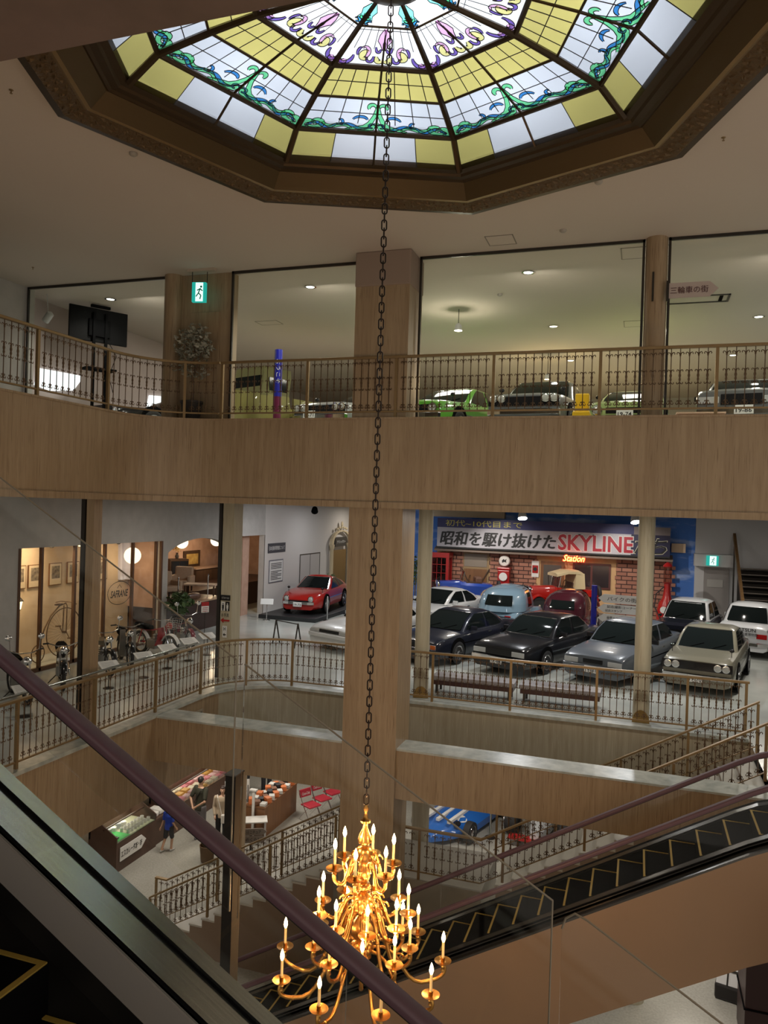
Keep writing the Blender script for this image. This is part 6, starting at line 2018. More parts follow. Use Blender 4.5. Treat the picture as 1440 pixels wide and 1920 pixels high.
# lounge on its raised floor
struct(MB().box((-19.0, 20.05, F2), (WX + 0.02, 23.85, 6.0)).box((-19.0, 23.85, F2), (-15.4, 32.0, 6.0)).build('floor.004', [mat('lounge_platform', (0.035, 0.016, 0.012), 0.35)]))
struct(MB().box((WX - 0.3, 20.05, 6.0), (WX + 0.06, 23.85, 6.05)).build('trim_8', mat('counter_top', (0.4, 0.27, 0.17), 0.4)))
LW = mat('lounge_wallpaper', (0.56, 0.36, 0.27), 0.8, noise=((0.46, 0.28, 0.2), 3))
struct(MB().box((-18.3, 20.0, 6.0), (-18.1, 32.0, 8.6)).box((-18.1, 31.9, F2), (-13.9, 32.1, 8.6)).box((-18.1, 19.95, 6.0), (-13.9, 20.05, 8.6)).build('wall_left.006', LW))
struct(MB().box((-18.3, 19.95, 8.5), (-13.9, 32.1, 8.62)).build('ceiling.003', mat('lounge_ceiling', (0.5, 0.36, 0.25), 0.8)))
for i, (x, y, z) in enumerate(((-16.6, 25.3, 7.72), (-16.6, 27.8, 7.72), (-15.2, 18.0, 7.8))):
    if i == 2:
        x, y, z = -14.4, 19.35, 7.62
    t = thing('globe_lamp', ('round glowing globe lamp at the left of the lounge arch', 'round glowing globe lamp at the right edge of the lounge arch', 'large round globe lamp seen through the long window')[i], 'pendant lamp', (x, y, z), 0, 'globe lamps')
    r = 0.24 if i < 2 else 0.25
    MB().ball((0, 0, 0), r, 18).build('globe', mat_emit('globe_glow', (1.0, 0.85, 0.6), 2.0), t, smooth=60)
    MB().tube([(0, 0, r - 0.01), (0, 0, 8.5 - z if i < 2 else 8.25 - z)], 0.012, 6).build('stem', BRASS, t)
    lamp('POINT', (x, y, z - r - 0.12), 55 if i < 2 else 6, (1.0, 0.76, 0.48), 0.1, name='globe_light')
pf = thing('picture_frame', 'gilt framed picture on the lounge wall', 'picture', (-18.09, 28.3, 6.85), R(90))
MB().box((-0.62, -0.05, -0.36), (0.62, 0, 0.36)).build('frame', DKWOOD, pf)
MB().box((-0.45, -0.06, -0.22), (0.45, -0.05, 0.22)).build('canvas', mat('gold_canvas', (0.36, 0.2, 0.05), 0.5, noise=((0.6, 0.42, 0.14), 5)), pf)
t = thing('cabinet', 'tall dark cabinet at the left inside the lounge arch', 'cabinet', (-17.6, 26.5, 6.0), R(60))
MB().box((-0.4, -0.25, 0), (0.4, 0.25, 0.98)).build('body', DKWOOD, t, bevel=0.015)
MB().box((-0.36, -0.27, 0.08), (-0.01, -0.25, 0.9)).build('door', BLACKG, t)
MB().box((0.01, -0.27, 0.08), (0.36, -0.25, 0.9)).build('door', BLACKG, t)
t = thing('flower_vase', 'vase of yellow flowers on the dark lounge cabinet', 'flowers', (-17.6, 26.5, 6.98))
MB().lathe([(0.05, 0), (0.08, 0.1), (0.04, 0.2), (0.06, 0.24)], 12).build('vase', POT, t, smooth=40)
m = MB()
leaf_ball('f', m, (0, 0, 0.42), (0.2, 0.2, 0.18), 50, 0.05, rnd)
m.build('blossom', mat('yellow_petal', (0.45, 0.3, 0.05), 0.6), t)
t = thing('sideboard', 'long dark sideboard along the back of the lounge', 'sideboard', (-17.5, 29.2, 6.0), R(90))
MB().box((-1.9, -0.3, 0), (1.9, 0.3, 0.5)).build('body', DKWOOD, t)
MB().box((-1.95, -0.33, 0.5), (1.95, 0.33, 0.55)).build('top', mat('sideboard_top', (0.3, 0.2, 0.15), 0.3), t)
UPH = mat('beige_upholstery', (0.5, 0.36, 0.25), 0.85, noise=((0.42, 0.3, 0.2), 30))
for i, (x, y, a) in enumerate(((-15.15, 22.3, 70), (-15.9, 24.3, 15))):
    t = thing('armchair', ('beige upholstered armchair at the left behind the lounge counter', 'beige upholstered armchair facing the lounge table')[i], 'armchair', (x, y, 6.0), R(a), 'lounge armchairs')
    MB().box((-0.3, -0.32, 0.22), (0.3, 0.26, 0.42)).build('seat', UPH, t, bevel=0.05)
    MB().box((-0.34, 0.2, 0.22), (0.34, 0.36, 0.88)).build('backrest', UPH, t, bevel=0.05)
    for s in (-1, 1):
        MB().box((s * 0.34 - 0.07, -0.3, 0.22), (s * 0.34 + 0.07, 0.3, 0.58)).build('armrest', UPH, t, bevel=0.04)
        for yy in (-0.26, 0.28):
            MB().box((s * 0.28 - 0.025, yy - 0.025, 0), (s * 0.28 + 0.025, yy + 0.025, 0.23)).build('leg', DKWOOD, t)
t = thing('coffee_table', 'low table between the lounge armchairs', 'table', (-14.5, 23.35, 6.0), R(20))
MB().box((-0.55, -0.32, 0.38), (0.55, 0.32, 0.43)).build('tabletop', mat('table_cloth', (0.4, 0.28, 0.2), 0.7), t)
for sx in (-1, 1):
    for sy in (-1, 1):
        MB().box((sx * 0.5 - 0.025, sy * 0.27 - 0.025, 0), (sx * 0.5 + 0.025, sy * 0.27 + 0.025, 0.38)).build('leg', DKWOOD, t)
for i, (x, y) in enumerate(((-14.2, 21.5), (-13.95, 22.9))):
    t = thing('rope_stanchion', ('rope stanchion on the left of the lounge counter', 'rope stanchion on the right of the lounge counter')[i], 'barrier post', (x, y, 6.05 if x > WX - 0.3 else 6.0), 0, 'lounge rope posts')
    MB().lathe([(0.12, 0), (0.12, 0.02), (0.02, 0.05), (0.018, 0.75), (0.035, 0.78), (0.01, 0.84)], 12).build('pole', CHROME, t, smooth=40)
t = thing('bolster', 'long brown leather bolster lying on the lounge counter', 'cushion', (-13.85, 21.6, 6.05), R(90))
MB().tube([(-0.6, 0, 0.12), (-0.55, 0, 0.13), (0.3, 0, 0.13), (0.55, 0, 0.12), (0.6, 0, 0.12)], [0.05, 0.11, 0.12, 0.1, 0.04], 14).build('cover', mat('brown_leather', (0.12, 0.06, 0.035), 0.35), t, smooth=50)
t = thing('potted_plant', 'bushy dark green plant at the left end of the lounge counter', 'plant', (-13.2, 20.1, F2))
m = MB()
leaf_ball('f', m, (0, 0, 1.1), (0.4, 0.4, 0.38), 200, 0.13, rnd)
m.build('foliage', LEAF, t)
MB().lathe([(0.16, 0), (0.24, 0.5), (0.22, 0.5), (0.2, 0.44)], 14).build('pot', POT, t, smooth=40)
MB().tube([(0, 0, 0.4), (0, 0.02, 1.0)], 0.03, 6).build('stem', BARK, t)
t = thing('curtain', 'white lace curtain behind the long window by the globe lamp', 'curtain', (-14.9, 19.6, 6.85), R(60))
m = MB().loft([[(x, 0.05 * math.sin(x * 24 + z), z) for x in [-0.3 + 0.6 * i / 24 for i in range(25)]] for z in (0, 0.6, 1.2)], closed=False)
m.build('lace', mat('lace', (0.6, 0.58, 0.7), 0.8), t, smooth=60)
MB().tube([(-0.4, 0, 1.22), (0.4, 0, 1.22)], 0.015, 6).build('rod', BRASS, t)
# signs on the second column
t = thing('toilet_sign', 'white toilet direction sign with red arrow on the second travertine column', 'sign', (-9.36, 16.185, 0), 0)
MB().box((-0.125, -0.012, 6.95), (0.125, 0, 7.08)).build('header', BLACKG, t)
lettering('インフォメーション', 0.2, 0.05, PAPER, t, (0, -0.014, 7.015), name='header_lettering')
for s, k_ in ((-1, 0), (1, 1)):
    q = MB().box((s * 0.06 - 0.05, -0.012, 6.7), (s * 0.06 + 0.05, 0, 6.92)).build('symbol_panel', PAPER if k_ == 0 else BLACKG, t)
    m = MB().ball((s * 0.06, -0.014, 6.87), (0.018, 0.003, 0.018), 8).cbox((s * 0.06, -0.014, 6.8), (0.05, 0.004, 0.09)).cbox((s * 0.06, -0.014, 6.735), (0.03, 0.004, 0.06))
    m.build('figure_mark', INK if k_ == 0 else PAPER, q)
lettering('お手洗', 0.2, 0.09, INK, t, (0, -0.006, 6.6), bold=0.01)
MB().prism([(-0.12, 0), (-0.04, 0.06), (-0.04, 0.02), (0.12, 0.02), (0.12, -0.02), (-0.04, -0.02), (-0.04, -0.06)], 0, 0.008, Matrix(((1, 0, 0, 0), (0, 0, -1, 0), (0, 1, 0, 6.47), (0, 0, 0, 1)))).build('red_arrow', REDP, t)
q = MB().box((-0.06, -0.01, 6.06), (0.06, 0, 6.34)).build('small_panel', PAPER, t)
lettering('H', 0.05, 0.09, INK, q, (0, -0.013, 6.27), bold=0.02)
MB().prism([(-0.04, 0), (0, 0.04), (0, 0.012), (0.04, 0.012), (0.04, -0.012), (0, -0.012), (0, -0.04)], 0, 0.004, Matrix(((1, 0, 0, 0), (0, 0, -1, -0.011), (0, 1, 0, 6.13), (0, 0, 0, 1)))).build('arrow_mark', INK, q)
t = struct(MB().box((WX - 0.9, 25.4, F2), (WX - 0.4, 25.9, 8.5)).build('pillar.003', LW))

# ------------------------------------------------------------ upper floor: ceiling fixtures, television, tree, signs
def downlight(label, x, y, pw=34):
    t = thing('downlight', label, 'downlight', (x, y, CEIL), 0, 'ceiling downlights')
    MB().lathe([(0.085, 0.0), (0.125, -0.004), (0.125, -0.016), (0.1, -0.022), (0.085, -0.01)], 20).build('trim_ring', CHROME, t, smooth=40)
    MB().lathe([(0.001, -0.006), (0.086, -0.006), (0.086, -0.012), (0.001, -0.02)], 20).build('lens', LAMPON, t, smooth=60)
    L = lamp('SPOT', (x, y, CEIL - 0.05), pw * 2.2, (1.0, 0.93, 0.84), 0.08, spot=140, blend=0.6, name='downlight_beam')
    return t


for (x, y), lb in zip(((-11.46, 14.34), (-6.59, 14.43), (-2.13, 14.45), (-2.12, 18.77), (2.37, 18.73), (2.45, 14.5), (-6.5, 18.8), (-2.07, 23.06), (2.3, 23.0)),
                      ('lit ceiling downlight behind the leftmost upper glass pane above the television', 'lit ceiling downlight behind the glass left of the pillar', 'lit ceiling downlight nearest the glass right of the pillar', 'lit ceiling downlight above the pale green hatchback', 'lit ceiling downlight right of the arrow sign',
                       'lit ceiling downlight behind the right glass out past the arrow sign', 'lit ceiling downlight above the silver coupe', 'lit ceiling downlight deep in the hall above the dark silver coupe', 'lit ceiling downlight deep in the hall above the dark grey saloon')):
    downlight(lb, x, y)
for (x, y, z), lb, c in (((-4.0, 16.8, 13.35), 'small bright hanging spot right of the pillar', (1.0, 0.9, 0.75)), ((-2.6, 22.0, 13.1), 'small warm spot glowing above the dark silver coupe', (1.0, 0.72, 0.35))):
    t = thing('hanging_spot', lb, 'spotlight', (x, y, z), 0, 'hanging spots in the upper hall')
    MB().lathe([(0.03, 0.14), (0.07, 0.1), (0.09, -0.02), (0.08, -0.02)], 14).build('shade', WHITE, t, smooth=40)
    MB().lathe([(0.001, -0.03), (0.078, -0.025), (0.078, -0.015)], 14).build('bulb', mat_emit('spot_bulb', c, 18.0), t)
    MB().tube([(0, 0, 0.13), (0, 0, CEIL - z)], 0.008, 6).build('stem', STEELD, t)
    lamp('POINT', (x, y, z - 0.15), 30, c, 0.06, name='hanging_spot_light')
for (x, y), lb in (((-6.39, 8.36), 'round smoke detector on the ceiling left of the skylight frame'), ((-0.67, 10.71), 'round smoke detector on the ceiling right of the chain'), ((-1.3, 12.42), 'round smoke detector on the ceiling near the ceiling hatch'), ((-2.9, 15.8), 'round smoke detector behind the right glass'), ((-5.5, 16.6), 'round smoke detector behind the glass left of the pillar')):
    t = MB().lathe([(0.001, -0.045), (0.03, -0.045), (0.05, -0.03), (0.055, -0.015), (0.055, 0)], 16).build('smoke_detector', mat('detector_white', (0.4, 0.36, 0.31), 0.5), smooth=40, loc=(x, y, CEIL))
    tag(t, lb, 'smoke detector', 'smoke detectors')
for (x, y), lb in (((0.8, 9.84), 'tiny sprinkler head on the ceiling at far right'), ((-6.77, 6.71), 'tiny sprinkler head on the ceiling at far left by the skylight'), ((-11.47, 12.03), 'tiny sprinkler head on the ceiling above the left railing')):
    t = MB().lathe([(0.025, 0), (0.022, -0.008), (0.006, -0.01), (0.006, -0.035), (0.016, -0.036), (0.016, -0.04)], 10).build('sprinkler', BRASS, loc=(x, y, CEIL))
    tag(t, lb, 'sprinkler', 'sprinkler heads')
FRM = mat('hatch_frame', (0.25, 0.21, 0.17), 0.6)
for x0, y0, x1, y1, lb in ((-2.57, 12.42, -2.1, 12.88, 'square ceiling access hatch right of the pillar head'), (-0.45, 13.5, 0.35, 14.1, 'thin framed ceiling hatch left of the round column behind glass'), (-0.5, 18.6, 0.3, 19.2, 'small framed ceiling hatch low behind the round column'), (-9.2, 16.9, -8.6, 17.3, 'framed ceiling hatch behind the glass above the olive truck')):
    t = thing('ceiling_hatch', lb, 'ceiling hatch', ((x0 + x1) / 2, (y0 + y1) / 2, CEIL), 0, 'ceiling hatches')
    w, d = (x1 - x0) / 2, (y1 - y0) / 2
    m = MB()
    for a, b in (((-w, -d), (w, -d + 0.018)), ((-w, d - 0.018), (w, d)), ((-w, -d), (-w + 0.018, d)), ((w - 0.018, -d), (w, d))):
        m.box((a[0], a[1], -0.006), (b[0], b[1], 0))
    m.build('frame', FRM, t)
    MB().box((-w + 0.018, -d + 0.018, -0.003), (w - 0.018, d - 0.018, 0)).build('cover', PLASTER, t)
t = thing('air_vent', 'open rectangular ceiling air grille with dark slot below the arrow sign', 'air vent', (1.0, 17.0, CEIL))
m = MB()
for a, b in (((-0.6, -0.28), (0.6, -0.24)), ((-0.6, 0.24), (0.6, 0.28)), ((-0.6, -0.28), (-0.56, 0.28)), ((0.56, -0.28), (0.6, 0.28))):
    m.box((a[0], a[1], -0.02), (b[0], b[1], 0))
m.build('frame', STEELD, t)
MB().box((0.4, -0.24, -0.012), (0.47, 0.2, -0.002)).build('slot', BLACK, t)

t = thing('television', 'large black television seen from behind on a tall black stand', 'television', (-12.1, 14.75, F3), R(60))
MB().box((-0.68, -0.03, 2.08), (0.68, 0.03, 2.86)).build('screen_housing', mat('tv_black', (0.003, 0.003, 0.0035), 0.6, spec=0.1), t, bevel=0.01)
MB().box((-0.25, -0.09, 2.2), (0.25, -0.03, 2.6)).build('rear_bulge', BLACK, t, bevel=0.015)
for s in (-1, 1):
    MB().box((s * 0.14 - 0.03, -0.13, 0.05), (s * 0.14 + 0.03, -0.08, 2.75)).build('upright', BLACK, t)
MB().box((-0.22, -0.14, 2.86), (0.22, -0.06, 2.92)).build('camera_bar', BLACK, t)
MB().box((-0.35, -0.28, 1.42), (0.35, 0.12, 1.46)).build('shelf', BLACK, t)
MB().box((-0.45, -0.4, 0), (0.45, 0.25, 0.06)).build('base', BLACK, t)
MB().tube([(0.2, -0.12, 2.1), (0.38, -0.15, 1.8), (0.22, -0.14, 1.3), (0.35, -0.12, 0.9)], 0.008, 5).build('cable', BLACK, t)
for i, (y0, y1, z0, z1) in enumerate(((13.93, 15.4, 11.78, 12.3), (18.1, 18.85, 11.82, 12.3))):
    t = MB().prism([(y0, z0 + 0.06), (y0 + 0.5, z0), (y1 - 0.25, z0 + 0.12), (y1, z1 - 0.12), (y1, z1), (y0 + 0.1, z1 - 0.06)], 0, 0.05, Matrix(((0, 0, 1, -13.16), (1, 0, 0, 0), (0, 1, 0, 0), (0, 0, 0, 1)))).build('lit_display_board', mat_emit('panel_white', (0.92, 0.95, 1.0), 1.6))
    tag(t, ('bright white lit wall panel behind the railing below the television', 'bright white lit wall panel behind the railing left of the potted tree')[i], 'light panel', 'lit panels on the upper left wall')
t = thing('ceiling_spot', 'white cylinder spotlight hanging in the upper left corner behind the glass', 'spotlight', (-12.6, 13.7, 13.3))
MB().lathe([(0.07, -0.13), (0.08, -0.12), (0.08, 0.1), (0.03, 0.13)], 14).xf(Matrix.Rotation(R(40), 4, 'Y')).build('housing', WHITE, t, smooth=40)
MB().tube([(0, 0, 0.08), (-0.05, 0, CEIL - 13.3)], 0.01, 6).build('stem', WHITE, t)

t = thing('potted_tree', 'variegated potted tree with bare trunk in a dark pot before the panelled pier', 'plant', (-8.36, 12.93, F3))
MB().lathe([(0.14, 0), (0.16, 0.02), (0.2, 0.34), (0.22, 0.36), (0.22, 0.4), (0.2, 0.4), (0.18, 0.32)], 20).build('pot', POT, t, smooth=40)
MB().tube([(0, 0, 0.3), (0.02, 0, 0.6), (0.0, 0.01, 0.9), (0.015, 0, 1.25)], [0.03, 0.026, 0.024, 0.02], 8).tube([(0, 0.01, 0.85), (0.1, 0, 1.1), (0.2, 0.02, 1.4)], [0.016, 0.014, 0.01], 6).tube([(0.01, 0, 1.1), (-0.12, 0, 1.4), (-0.2, 0, 1.6)], [0.016, 0.012, 0.008], 6).tube([(0.015, 0, 1.2), (0.05, 0.03, 1.7)], [0.016, 0.008], 6).build('trunk', BARK, t, smooth=50)
m = MB()
r2 = random.Random(5)
leaf_ball('l', m, (0.02, 0, 1.5), (0.44, 0.24, 0.42), 420, 0.06, r2)
leaf_ball('l', m, (0.1, 0, 0.98), (0.3, 0.2, 0.18), 60, 0.055, r2)
leaf_ball('l', m, (-0.2, 0, 1.08), (0.26, 0.2, 0.16), 50, 0.055, r2)
m.build('foliage', LEAFG, t)
exit_sign('green exit sign hanging in front of the panelled pier above the potted tree', (-8.24, 12.9, 13.36), R(12), 0.44, 0.62)
t = thing('light_bar', 'white ceiling light bar above the hanging exit sign', 'light bar', (-8.2, 12.9, CEIL))
MB().box((-0.3, -0.05, -0.05), (0.3, 0.05, 0)).build('housing', mat('bar_cream', (0.5, 0.42, 0.34), 0.5), t)
t = thing('blue_pole', 'royal blue and maroon pole with vertical white lettering in front of the olive truck', 'signpost', (-7.55, 15.0, F3))
MB().lathe([(0.085, 0.78), (0.085, 1.8)], 16).build('post', BLUEP, t, smooth=40)
MB().lathe([(0.085, 0), (0.085, 0.78)], 16).build('lower_post', mat('pole_maroon', (0.14, 0.01, 0.05), 0.4), t, smooth=40)
lettering('ようこそ', 0.52, 0.09, PAPER, t, (0.045, -0.083, 1.32), (0, R(90), R(20)), bold=0.01)
t = thing('arrow_sign', 'pinkish arrow sign with Japanese lettering fixed to the round upper column', 'sign', (0.31, 13.0, 12.9))
MB().prism([(0, -0.12), (0.62, -0.12), (0.75, 0), (0.62, 0.12), (0, 0.12)], -0.012, 0.012, Matrix(((1, 0, 0, 0), (0, 0, -1, 0), (0, 1, 0, 0), (0, 0, 0, 1)))).build('board', mat('pink_board', (0.48, 0.4, 0.37), 0.6), t)
lettering('三輪車の街', 0.56, 0.11, mat('maroon_ink', (0.08, 0.02, 0.02), 0.6), t, (0.32, -0.016, 0), bold=0.01)
MB().box((-0.02, -0.03, -0.16), (0.02, 0.03, 0.16)).build('bracket', STEELD, t)
t = MB().box((0.07, 12.985, 12.75), (0.1, 13.01, 13.22)).build('bracket_strip', STEELD)
tag(t, 'slim dark vertical strip on the face of the round upper column', 'bracket')
t = thing('display_box', 'pale salmon box low on the upper floor between pale green and dark grey cars', 'box', (1.0, 15.3, F3))
MB().box((-0.4, -0.25, 0), (0.4, 0.25, 0.34)).build('body', mat('salmon', (0.6, 0.36, 0.24), 0.6), t, bevel=0.02)
MB().box((-0.42, -0.27, 0.34), (0.42, 0.27, 0.37)).build('lid', mat('salmon_lid', (0.64, 0.42, 0.3), 0.6), t)
t = thing('toy_digger', 'small bright yellow machine between the dark silver and pale green cars', 'toy vehicle', (-1.12, 15.2, F3))
t.scale = (0.65, 0.65, 0.8)
MB().box((-0.25, -0.4, 0.15), (0.25, 0.4, 0.5)).build('body', mat('bright_yellow', (0.7, 0.42, 0.01), 0.4), t, bevel=0.04)
MB().box((-0.2, -0.1, 0.5), (0.2, 0.3, 0.95)).build('cab', mat('bright_yellow', (0.7, 0.42, 0.01), 0.4), t, bevel=0.03)
for sx in (-1, 1):
    for sy in (-1, 1):
        place(TYRE, 'wheel', t, (sx * 0.22, sy * 0.27, 0.15), (0, 0, 0), (0.6, 0.48, 0.48))
t = thing('notice_easel', 'pale round sign glimpsed at the left edge of the panelled pier', 'sign', (-9.25, 13.9, 12.95), R(15))
MB().lathe([(0.001, 0), (0.16, 0), (0.16, 0.02), (0.001, 0.02)], 20, axis='y').build('disc', mat('pale_disc', (0.4, 0.36, 0.34), 0.6), t)
lettering('1号', 0.16, 0.1, INK, t, (0, -0.004, 0), bold=0.01)
MB().tube([(0, 0.01, 0.16), (0, 0.01, CEIL - 12.95)], 0.006, 6).build('hanger', STEELD, t)

# ------------------------------------------------------------ people
def person(label, loc, rz, h, skin, hairc, shirt, sleeve, trousers, legs_len, shoes, pose, hair='short', strap=None, bag=None, cap=None, group=None):
    """body is one continuous surface; clothing, hair and what is worn are children. Local front is -Y"""
    k = h / 1.75
    t = thing('person', label, 'person', loc, rz, group)
    J = dict(hl=(-0.095, 0, 0.92), hr=(0.095, 0, 0.92), kl=(-0.1, -0.02, 0.5), kr=(0.1, -0.02, 0.5), al=(-0.1, 0.02, 0.09), ar=(0.1, 0.02, 0.09), sl=(-0.185, 0, 1.42), sr=(0.185, 0, 1.42),
             el=(-0.23, 0.03, 1.14), er=(0.23, 0.03, 1.14), wl=(-0.23, -0.05, 0.9), wr=(0.23, -0.05, 0.9))
    J.update(pose)
    V3 = {a: Vector(b) for a, b in J.items()}

    def ell(cx, cy, cz, rx, ry, n=14):
        return [(cx + rx * math.cos(2 * PI * i / n), cy + ry * math.sin(2 * PI * i / n), cz) for i in range(n)]
    tor = [(0.86, 0.14, 0.10), (0.95, 0.155, 0.108), (1.08, 0.13, 0.092), (1.22, 0.15, 0.102), (1.34, 0.17, 0.108), (1.42, 0.155, 0.085), (1.475, 0.075, 0.06)]

    def limb(m, pts, rs, n=10):
        m.tube(pts, rs, n)
        for p, r in zip(pts, rs):
            m.ball(tuple(p), r * 1.0, 10)

    b = MB()
    b.loft([ell(0, 0.0, z, rx, ry) for z, rx, ry in tor])
    b.tube([(0, 0.01, 1.44), (0, 0.0, 1.56)], 0.05, 12)
    b.ball((0, -0.005, 1.645), (0.074, 0.092, 0.112), 18)
    b.ball((0, -0.05, 1.595), (0.05, 0.045, 0.05), 12)
    b.ball((0, -0.1, 1.632), (0.012, 0.018, 0.02), 8)
    for s in (-1, 1):
        b.ball((s * 0.076, 0.005, 1.64), (0.012, 0.02, 0.03), 8)
    for a in 'lr':
        s = -1 if a == 'l' else 1
        limb(b, [V3['h' + a], V3['k' + a], V3['a' + a]], [0.082, 0.055, 0.042])
        limb(b, [V3['a' + a] + Vector((0, 0.02, -0.03)), V3['a' + a] + Vector((0.01 * s, -0.13, -0.055))], [0.04, 0.033])
        limb(b, [V3['s' + a], V3['e' + a], V3['w' + a]], [0.05, 0.038, 0.027])
        d = (V3['w' + a] - V3['e' + a]).normalized()
        side = d.cross(Vector((s, 0, 0)))
        side = side.normalized() if side.length > 0.1 else Vector((0, 1, 0))
        pc = V3['w' + a] + d * 0.05
        limb(b, [V3['w' + a], pc - side * 0.015, pc + d * 0.035], [0.026, 0.03, 0.026])
        limb(b, [pc + side * 0.0, pc + d * 0.035], [0.03, 0.03])
        for i, ln in enumerate((0.062, 0.074, 0.07, 0.054)):
            o = side * (-0.03 + 0.02 * i)
            q = pc + d * 0.04 + o
            b.tube([q, q + d * ln * 0.5 + Vector((0, -0.006, 0)), q + d * ln + Vector((-s * 0.012, -0.012, 0))], [0.0095, 0.009, 0.0075], 6)
        q = pc - side * 0.03
        b.tube([q, q - side * 0.02 + d * 0.03, q - side * 0.022 + d * 0.058], [0.012, 0.0105, 0.008], 6)
    o = b.xf(Matrix.Scale(k, 4)).build('body', mat('skin', skin, 0.55), t)
    md = o.modifiers.new('remesh', 'REMESH')
    md.mode = 'VOXEL'
    md.voxel_size = 0.0085 * k
    md.use_smooth_shade = True
    sm = o.modifiers.new('smooth', 'SMOOTH')
    sm.factor = 0.5
    sm.iterations = 3

    def cloth(nm, m, mt, vs=0.014):
        q = m.xf(Matrix.Scale(k, 4)).build(nm, mt, t)
        md = q.modifiers.new('remesh', 'REMESH')
        md.mode = 'VOXEL'
        md.voxel_size = vs * k
        md.use_smooth_shade = True
        s_ = q.modifiers.new('smooth', 'SMOOTH')
        s_.factor = 0.5
        s_.iterations = 2
        return q
    m = MB()
    m.loft([ell(0, 0, z, rx + 0.018, ry + 0.02) for z, rx, ry in [(0.84, 0.15, 0.11)] + tor[1:6] + [(1.455, 0.085, 0.062)]])
    for a in 'lr':
        s, e, w_ = V3['s' + a], V3['e' + a], V3['w' + a]
        if sleeve < 1:
            limb(m, [s, s.lerp(e, sleeve)], [0.072, 0.062])
        else:
            limb(m, [s, e, e.lerp(w_, sleeve - 1)], [0.07, 0.058, 0.045])
    cloth('shirt', m, mat('shirt', shirt, 0.85))
    m = MB()
    m.loft([ell(0, 0, z, rx + 0.012, ry + 0.012) for z, rx, ry in [(0.8, 0.15, 0.105), (0.88, 0.155, 0.11), (0.99, 0.15, 0.108)]])
    for a in 'lr':
        hh, kk, aa = V3['h' + a], V3['k' + a], V3['a' + a]
        if legs_len < 1:
            limb(m, [hh, hh.lerp(kk, legs_len * 1.0)], [0.1, 0.088])
        else:
            limb(m, [hh, kk, kk.lerp(aa, 0.92)], [0.1, 0.076, 0.064])
    cloth('trousers', m, mat('trousers', trousers, 0.85))
    for a in 'lr':
        aa = V3['a' + a]
        s = -1 if a == 'l' else 1
        m = MB()
        limb(m, [aa + Vector((0, 0.035, -0.045)), aa + Vector((0.01 * s, -0.06, -0.05)), aa + Vector((0.012 * s, -0.15, -0.06))], [0.045, 0.042, 0.034])
        cloth('shoe', m, mat('shoe', shoes, 0.6), 0.011)
    hm = mat('hair', hairc, 0.5)
    m = MB()
    m.ball((0, 0.018, 1.675), (0.083, 0.092, 0.098), 16)
    if hair == 'long':
        m.ball((0, 0.04, 1.6), (0.085, 0.07, 0.12), 14)
        for s in (-1, 1):
            m.ball((s * 0.07, -0.005, 1.6), (0.022, 0.045, 0.09), 10)
        m.ball((0, -0.06, 1.71), (0.06, 0.035, 0.03), 10)
    cloth('hair', m, hm, 0.012)
    for s in (-1, 1):
        m = MB().ball((s * 0.03, -0.088, 1.65), (0.012, 0.007, 0.007), 8).xf(Matrix.Scale(k, 4))
        m.build('eye', INK, t)
    MB().ball((0, -0.093, 1.588), (0.022, 0.006, 0.006), 8).xf(Matrix.Scale(k, 4)).build('mouth', mat('lips', (0.35, 0.12, 0.1), 0.5), t)
    if cap:
        m = MB().ball((0, 0.015, 1.70), (0.093, 0.1, 0.085), 16)
        m.loft([ell(0, -0.02, 1.69, 0.088, 0.095), ell(0, -0.06, 1.682, 0.085, 0.11)])
        cloth('cap', m, mat('cap', cap, 0.8), 0.012)
    if strap:
        MB().tube([(-0.14, 0.125, 1.44), (-0.02, 0.135, 1.28), (0.12, 0.125, 1.05), (0.17, 0.03, 0.98), (0.1, -0.13, 1.05), (-0.05, -0.135, 1.3), (-0.15, -0.09, 1.46), (-0.16, 0.02, 1.49)], 0.012, 6, closed=True).xf(Matrix.Scale(k, 4)).build('shoulder_strap', mat('strap', strap, 0.6), t)
    if bag:
        q = MB().box((-0.02, -0.24, 0.72), (0.24, -0.14, 0.98)).xf(Matrix.Scale(k, 4)).build('shoulder_bag', mat('bag', bag, 0.5), t, bevel=0.025)
        MB().tube([(0.0, -0.19, 0.97), (-0.06, -0.15, 1.2), (-0.13, -0.1, 1.44), (-0.15, 0.0, 1.5), (-0.1, 0.13, 1.4), (0.1, 0.14, 1.1), (0.22, 0.0, 0.98), (0.23, -0.19, 0.95)], 0.01, 6).xf(Matrix.Scale(k, 4)).build('bag_strap', mat('bag', bag, 0.5), t)
    return t


SK = (0.5, 0.3, 0.2)
person('man in dark olive T-shirt with crossed strap standing with hands behind his back', (-11.2, 18.35, 0), R(166), 1.74, SK, (0.012, 0.01, 0.01), (0.035, 0.035, 0.022), 0.75, (0.17, 0.16, 0.17), 1, (0.2, 0.2, 0.22),
       dict(el=(-0.27, 0.12, 1.15), er=(0.27, 0.12, 1.15), wl=(-0.05, 0.2, 1.0), wr=(0.08, 0.22, 0.96)), strap=(0.015, 0.013, 0.012))
person('woman in beige blouse and black trousers with a white shoulder bag', (-10.5, 18.3, 0), R(28), 1.6, (0.55, 0.34, 0.24), (0.03, 0.014, 0.01), (0.42, 0.34, 0.25), 1.85, (0.012, 0.012, 0.014), 1, (0.5, 0.48, 0.44),
       dict(wl=(-0.2, -0.1, 0.92), wr=(0.2, -0.12, 0.95), al=(-0.09, 0.06, 0.09), ar=(0.09, -0.06, 0.09)), hair='long', bag=(0.7, 0.68, 0.64))
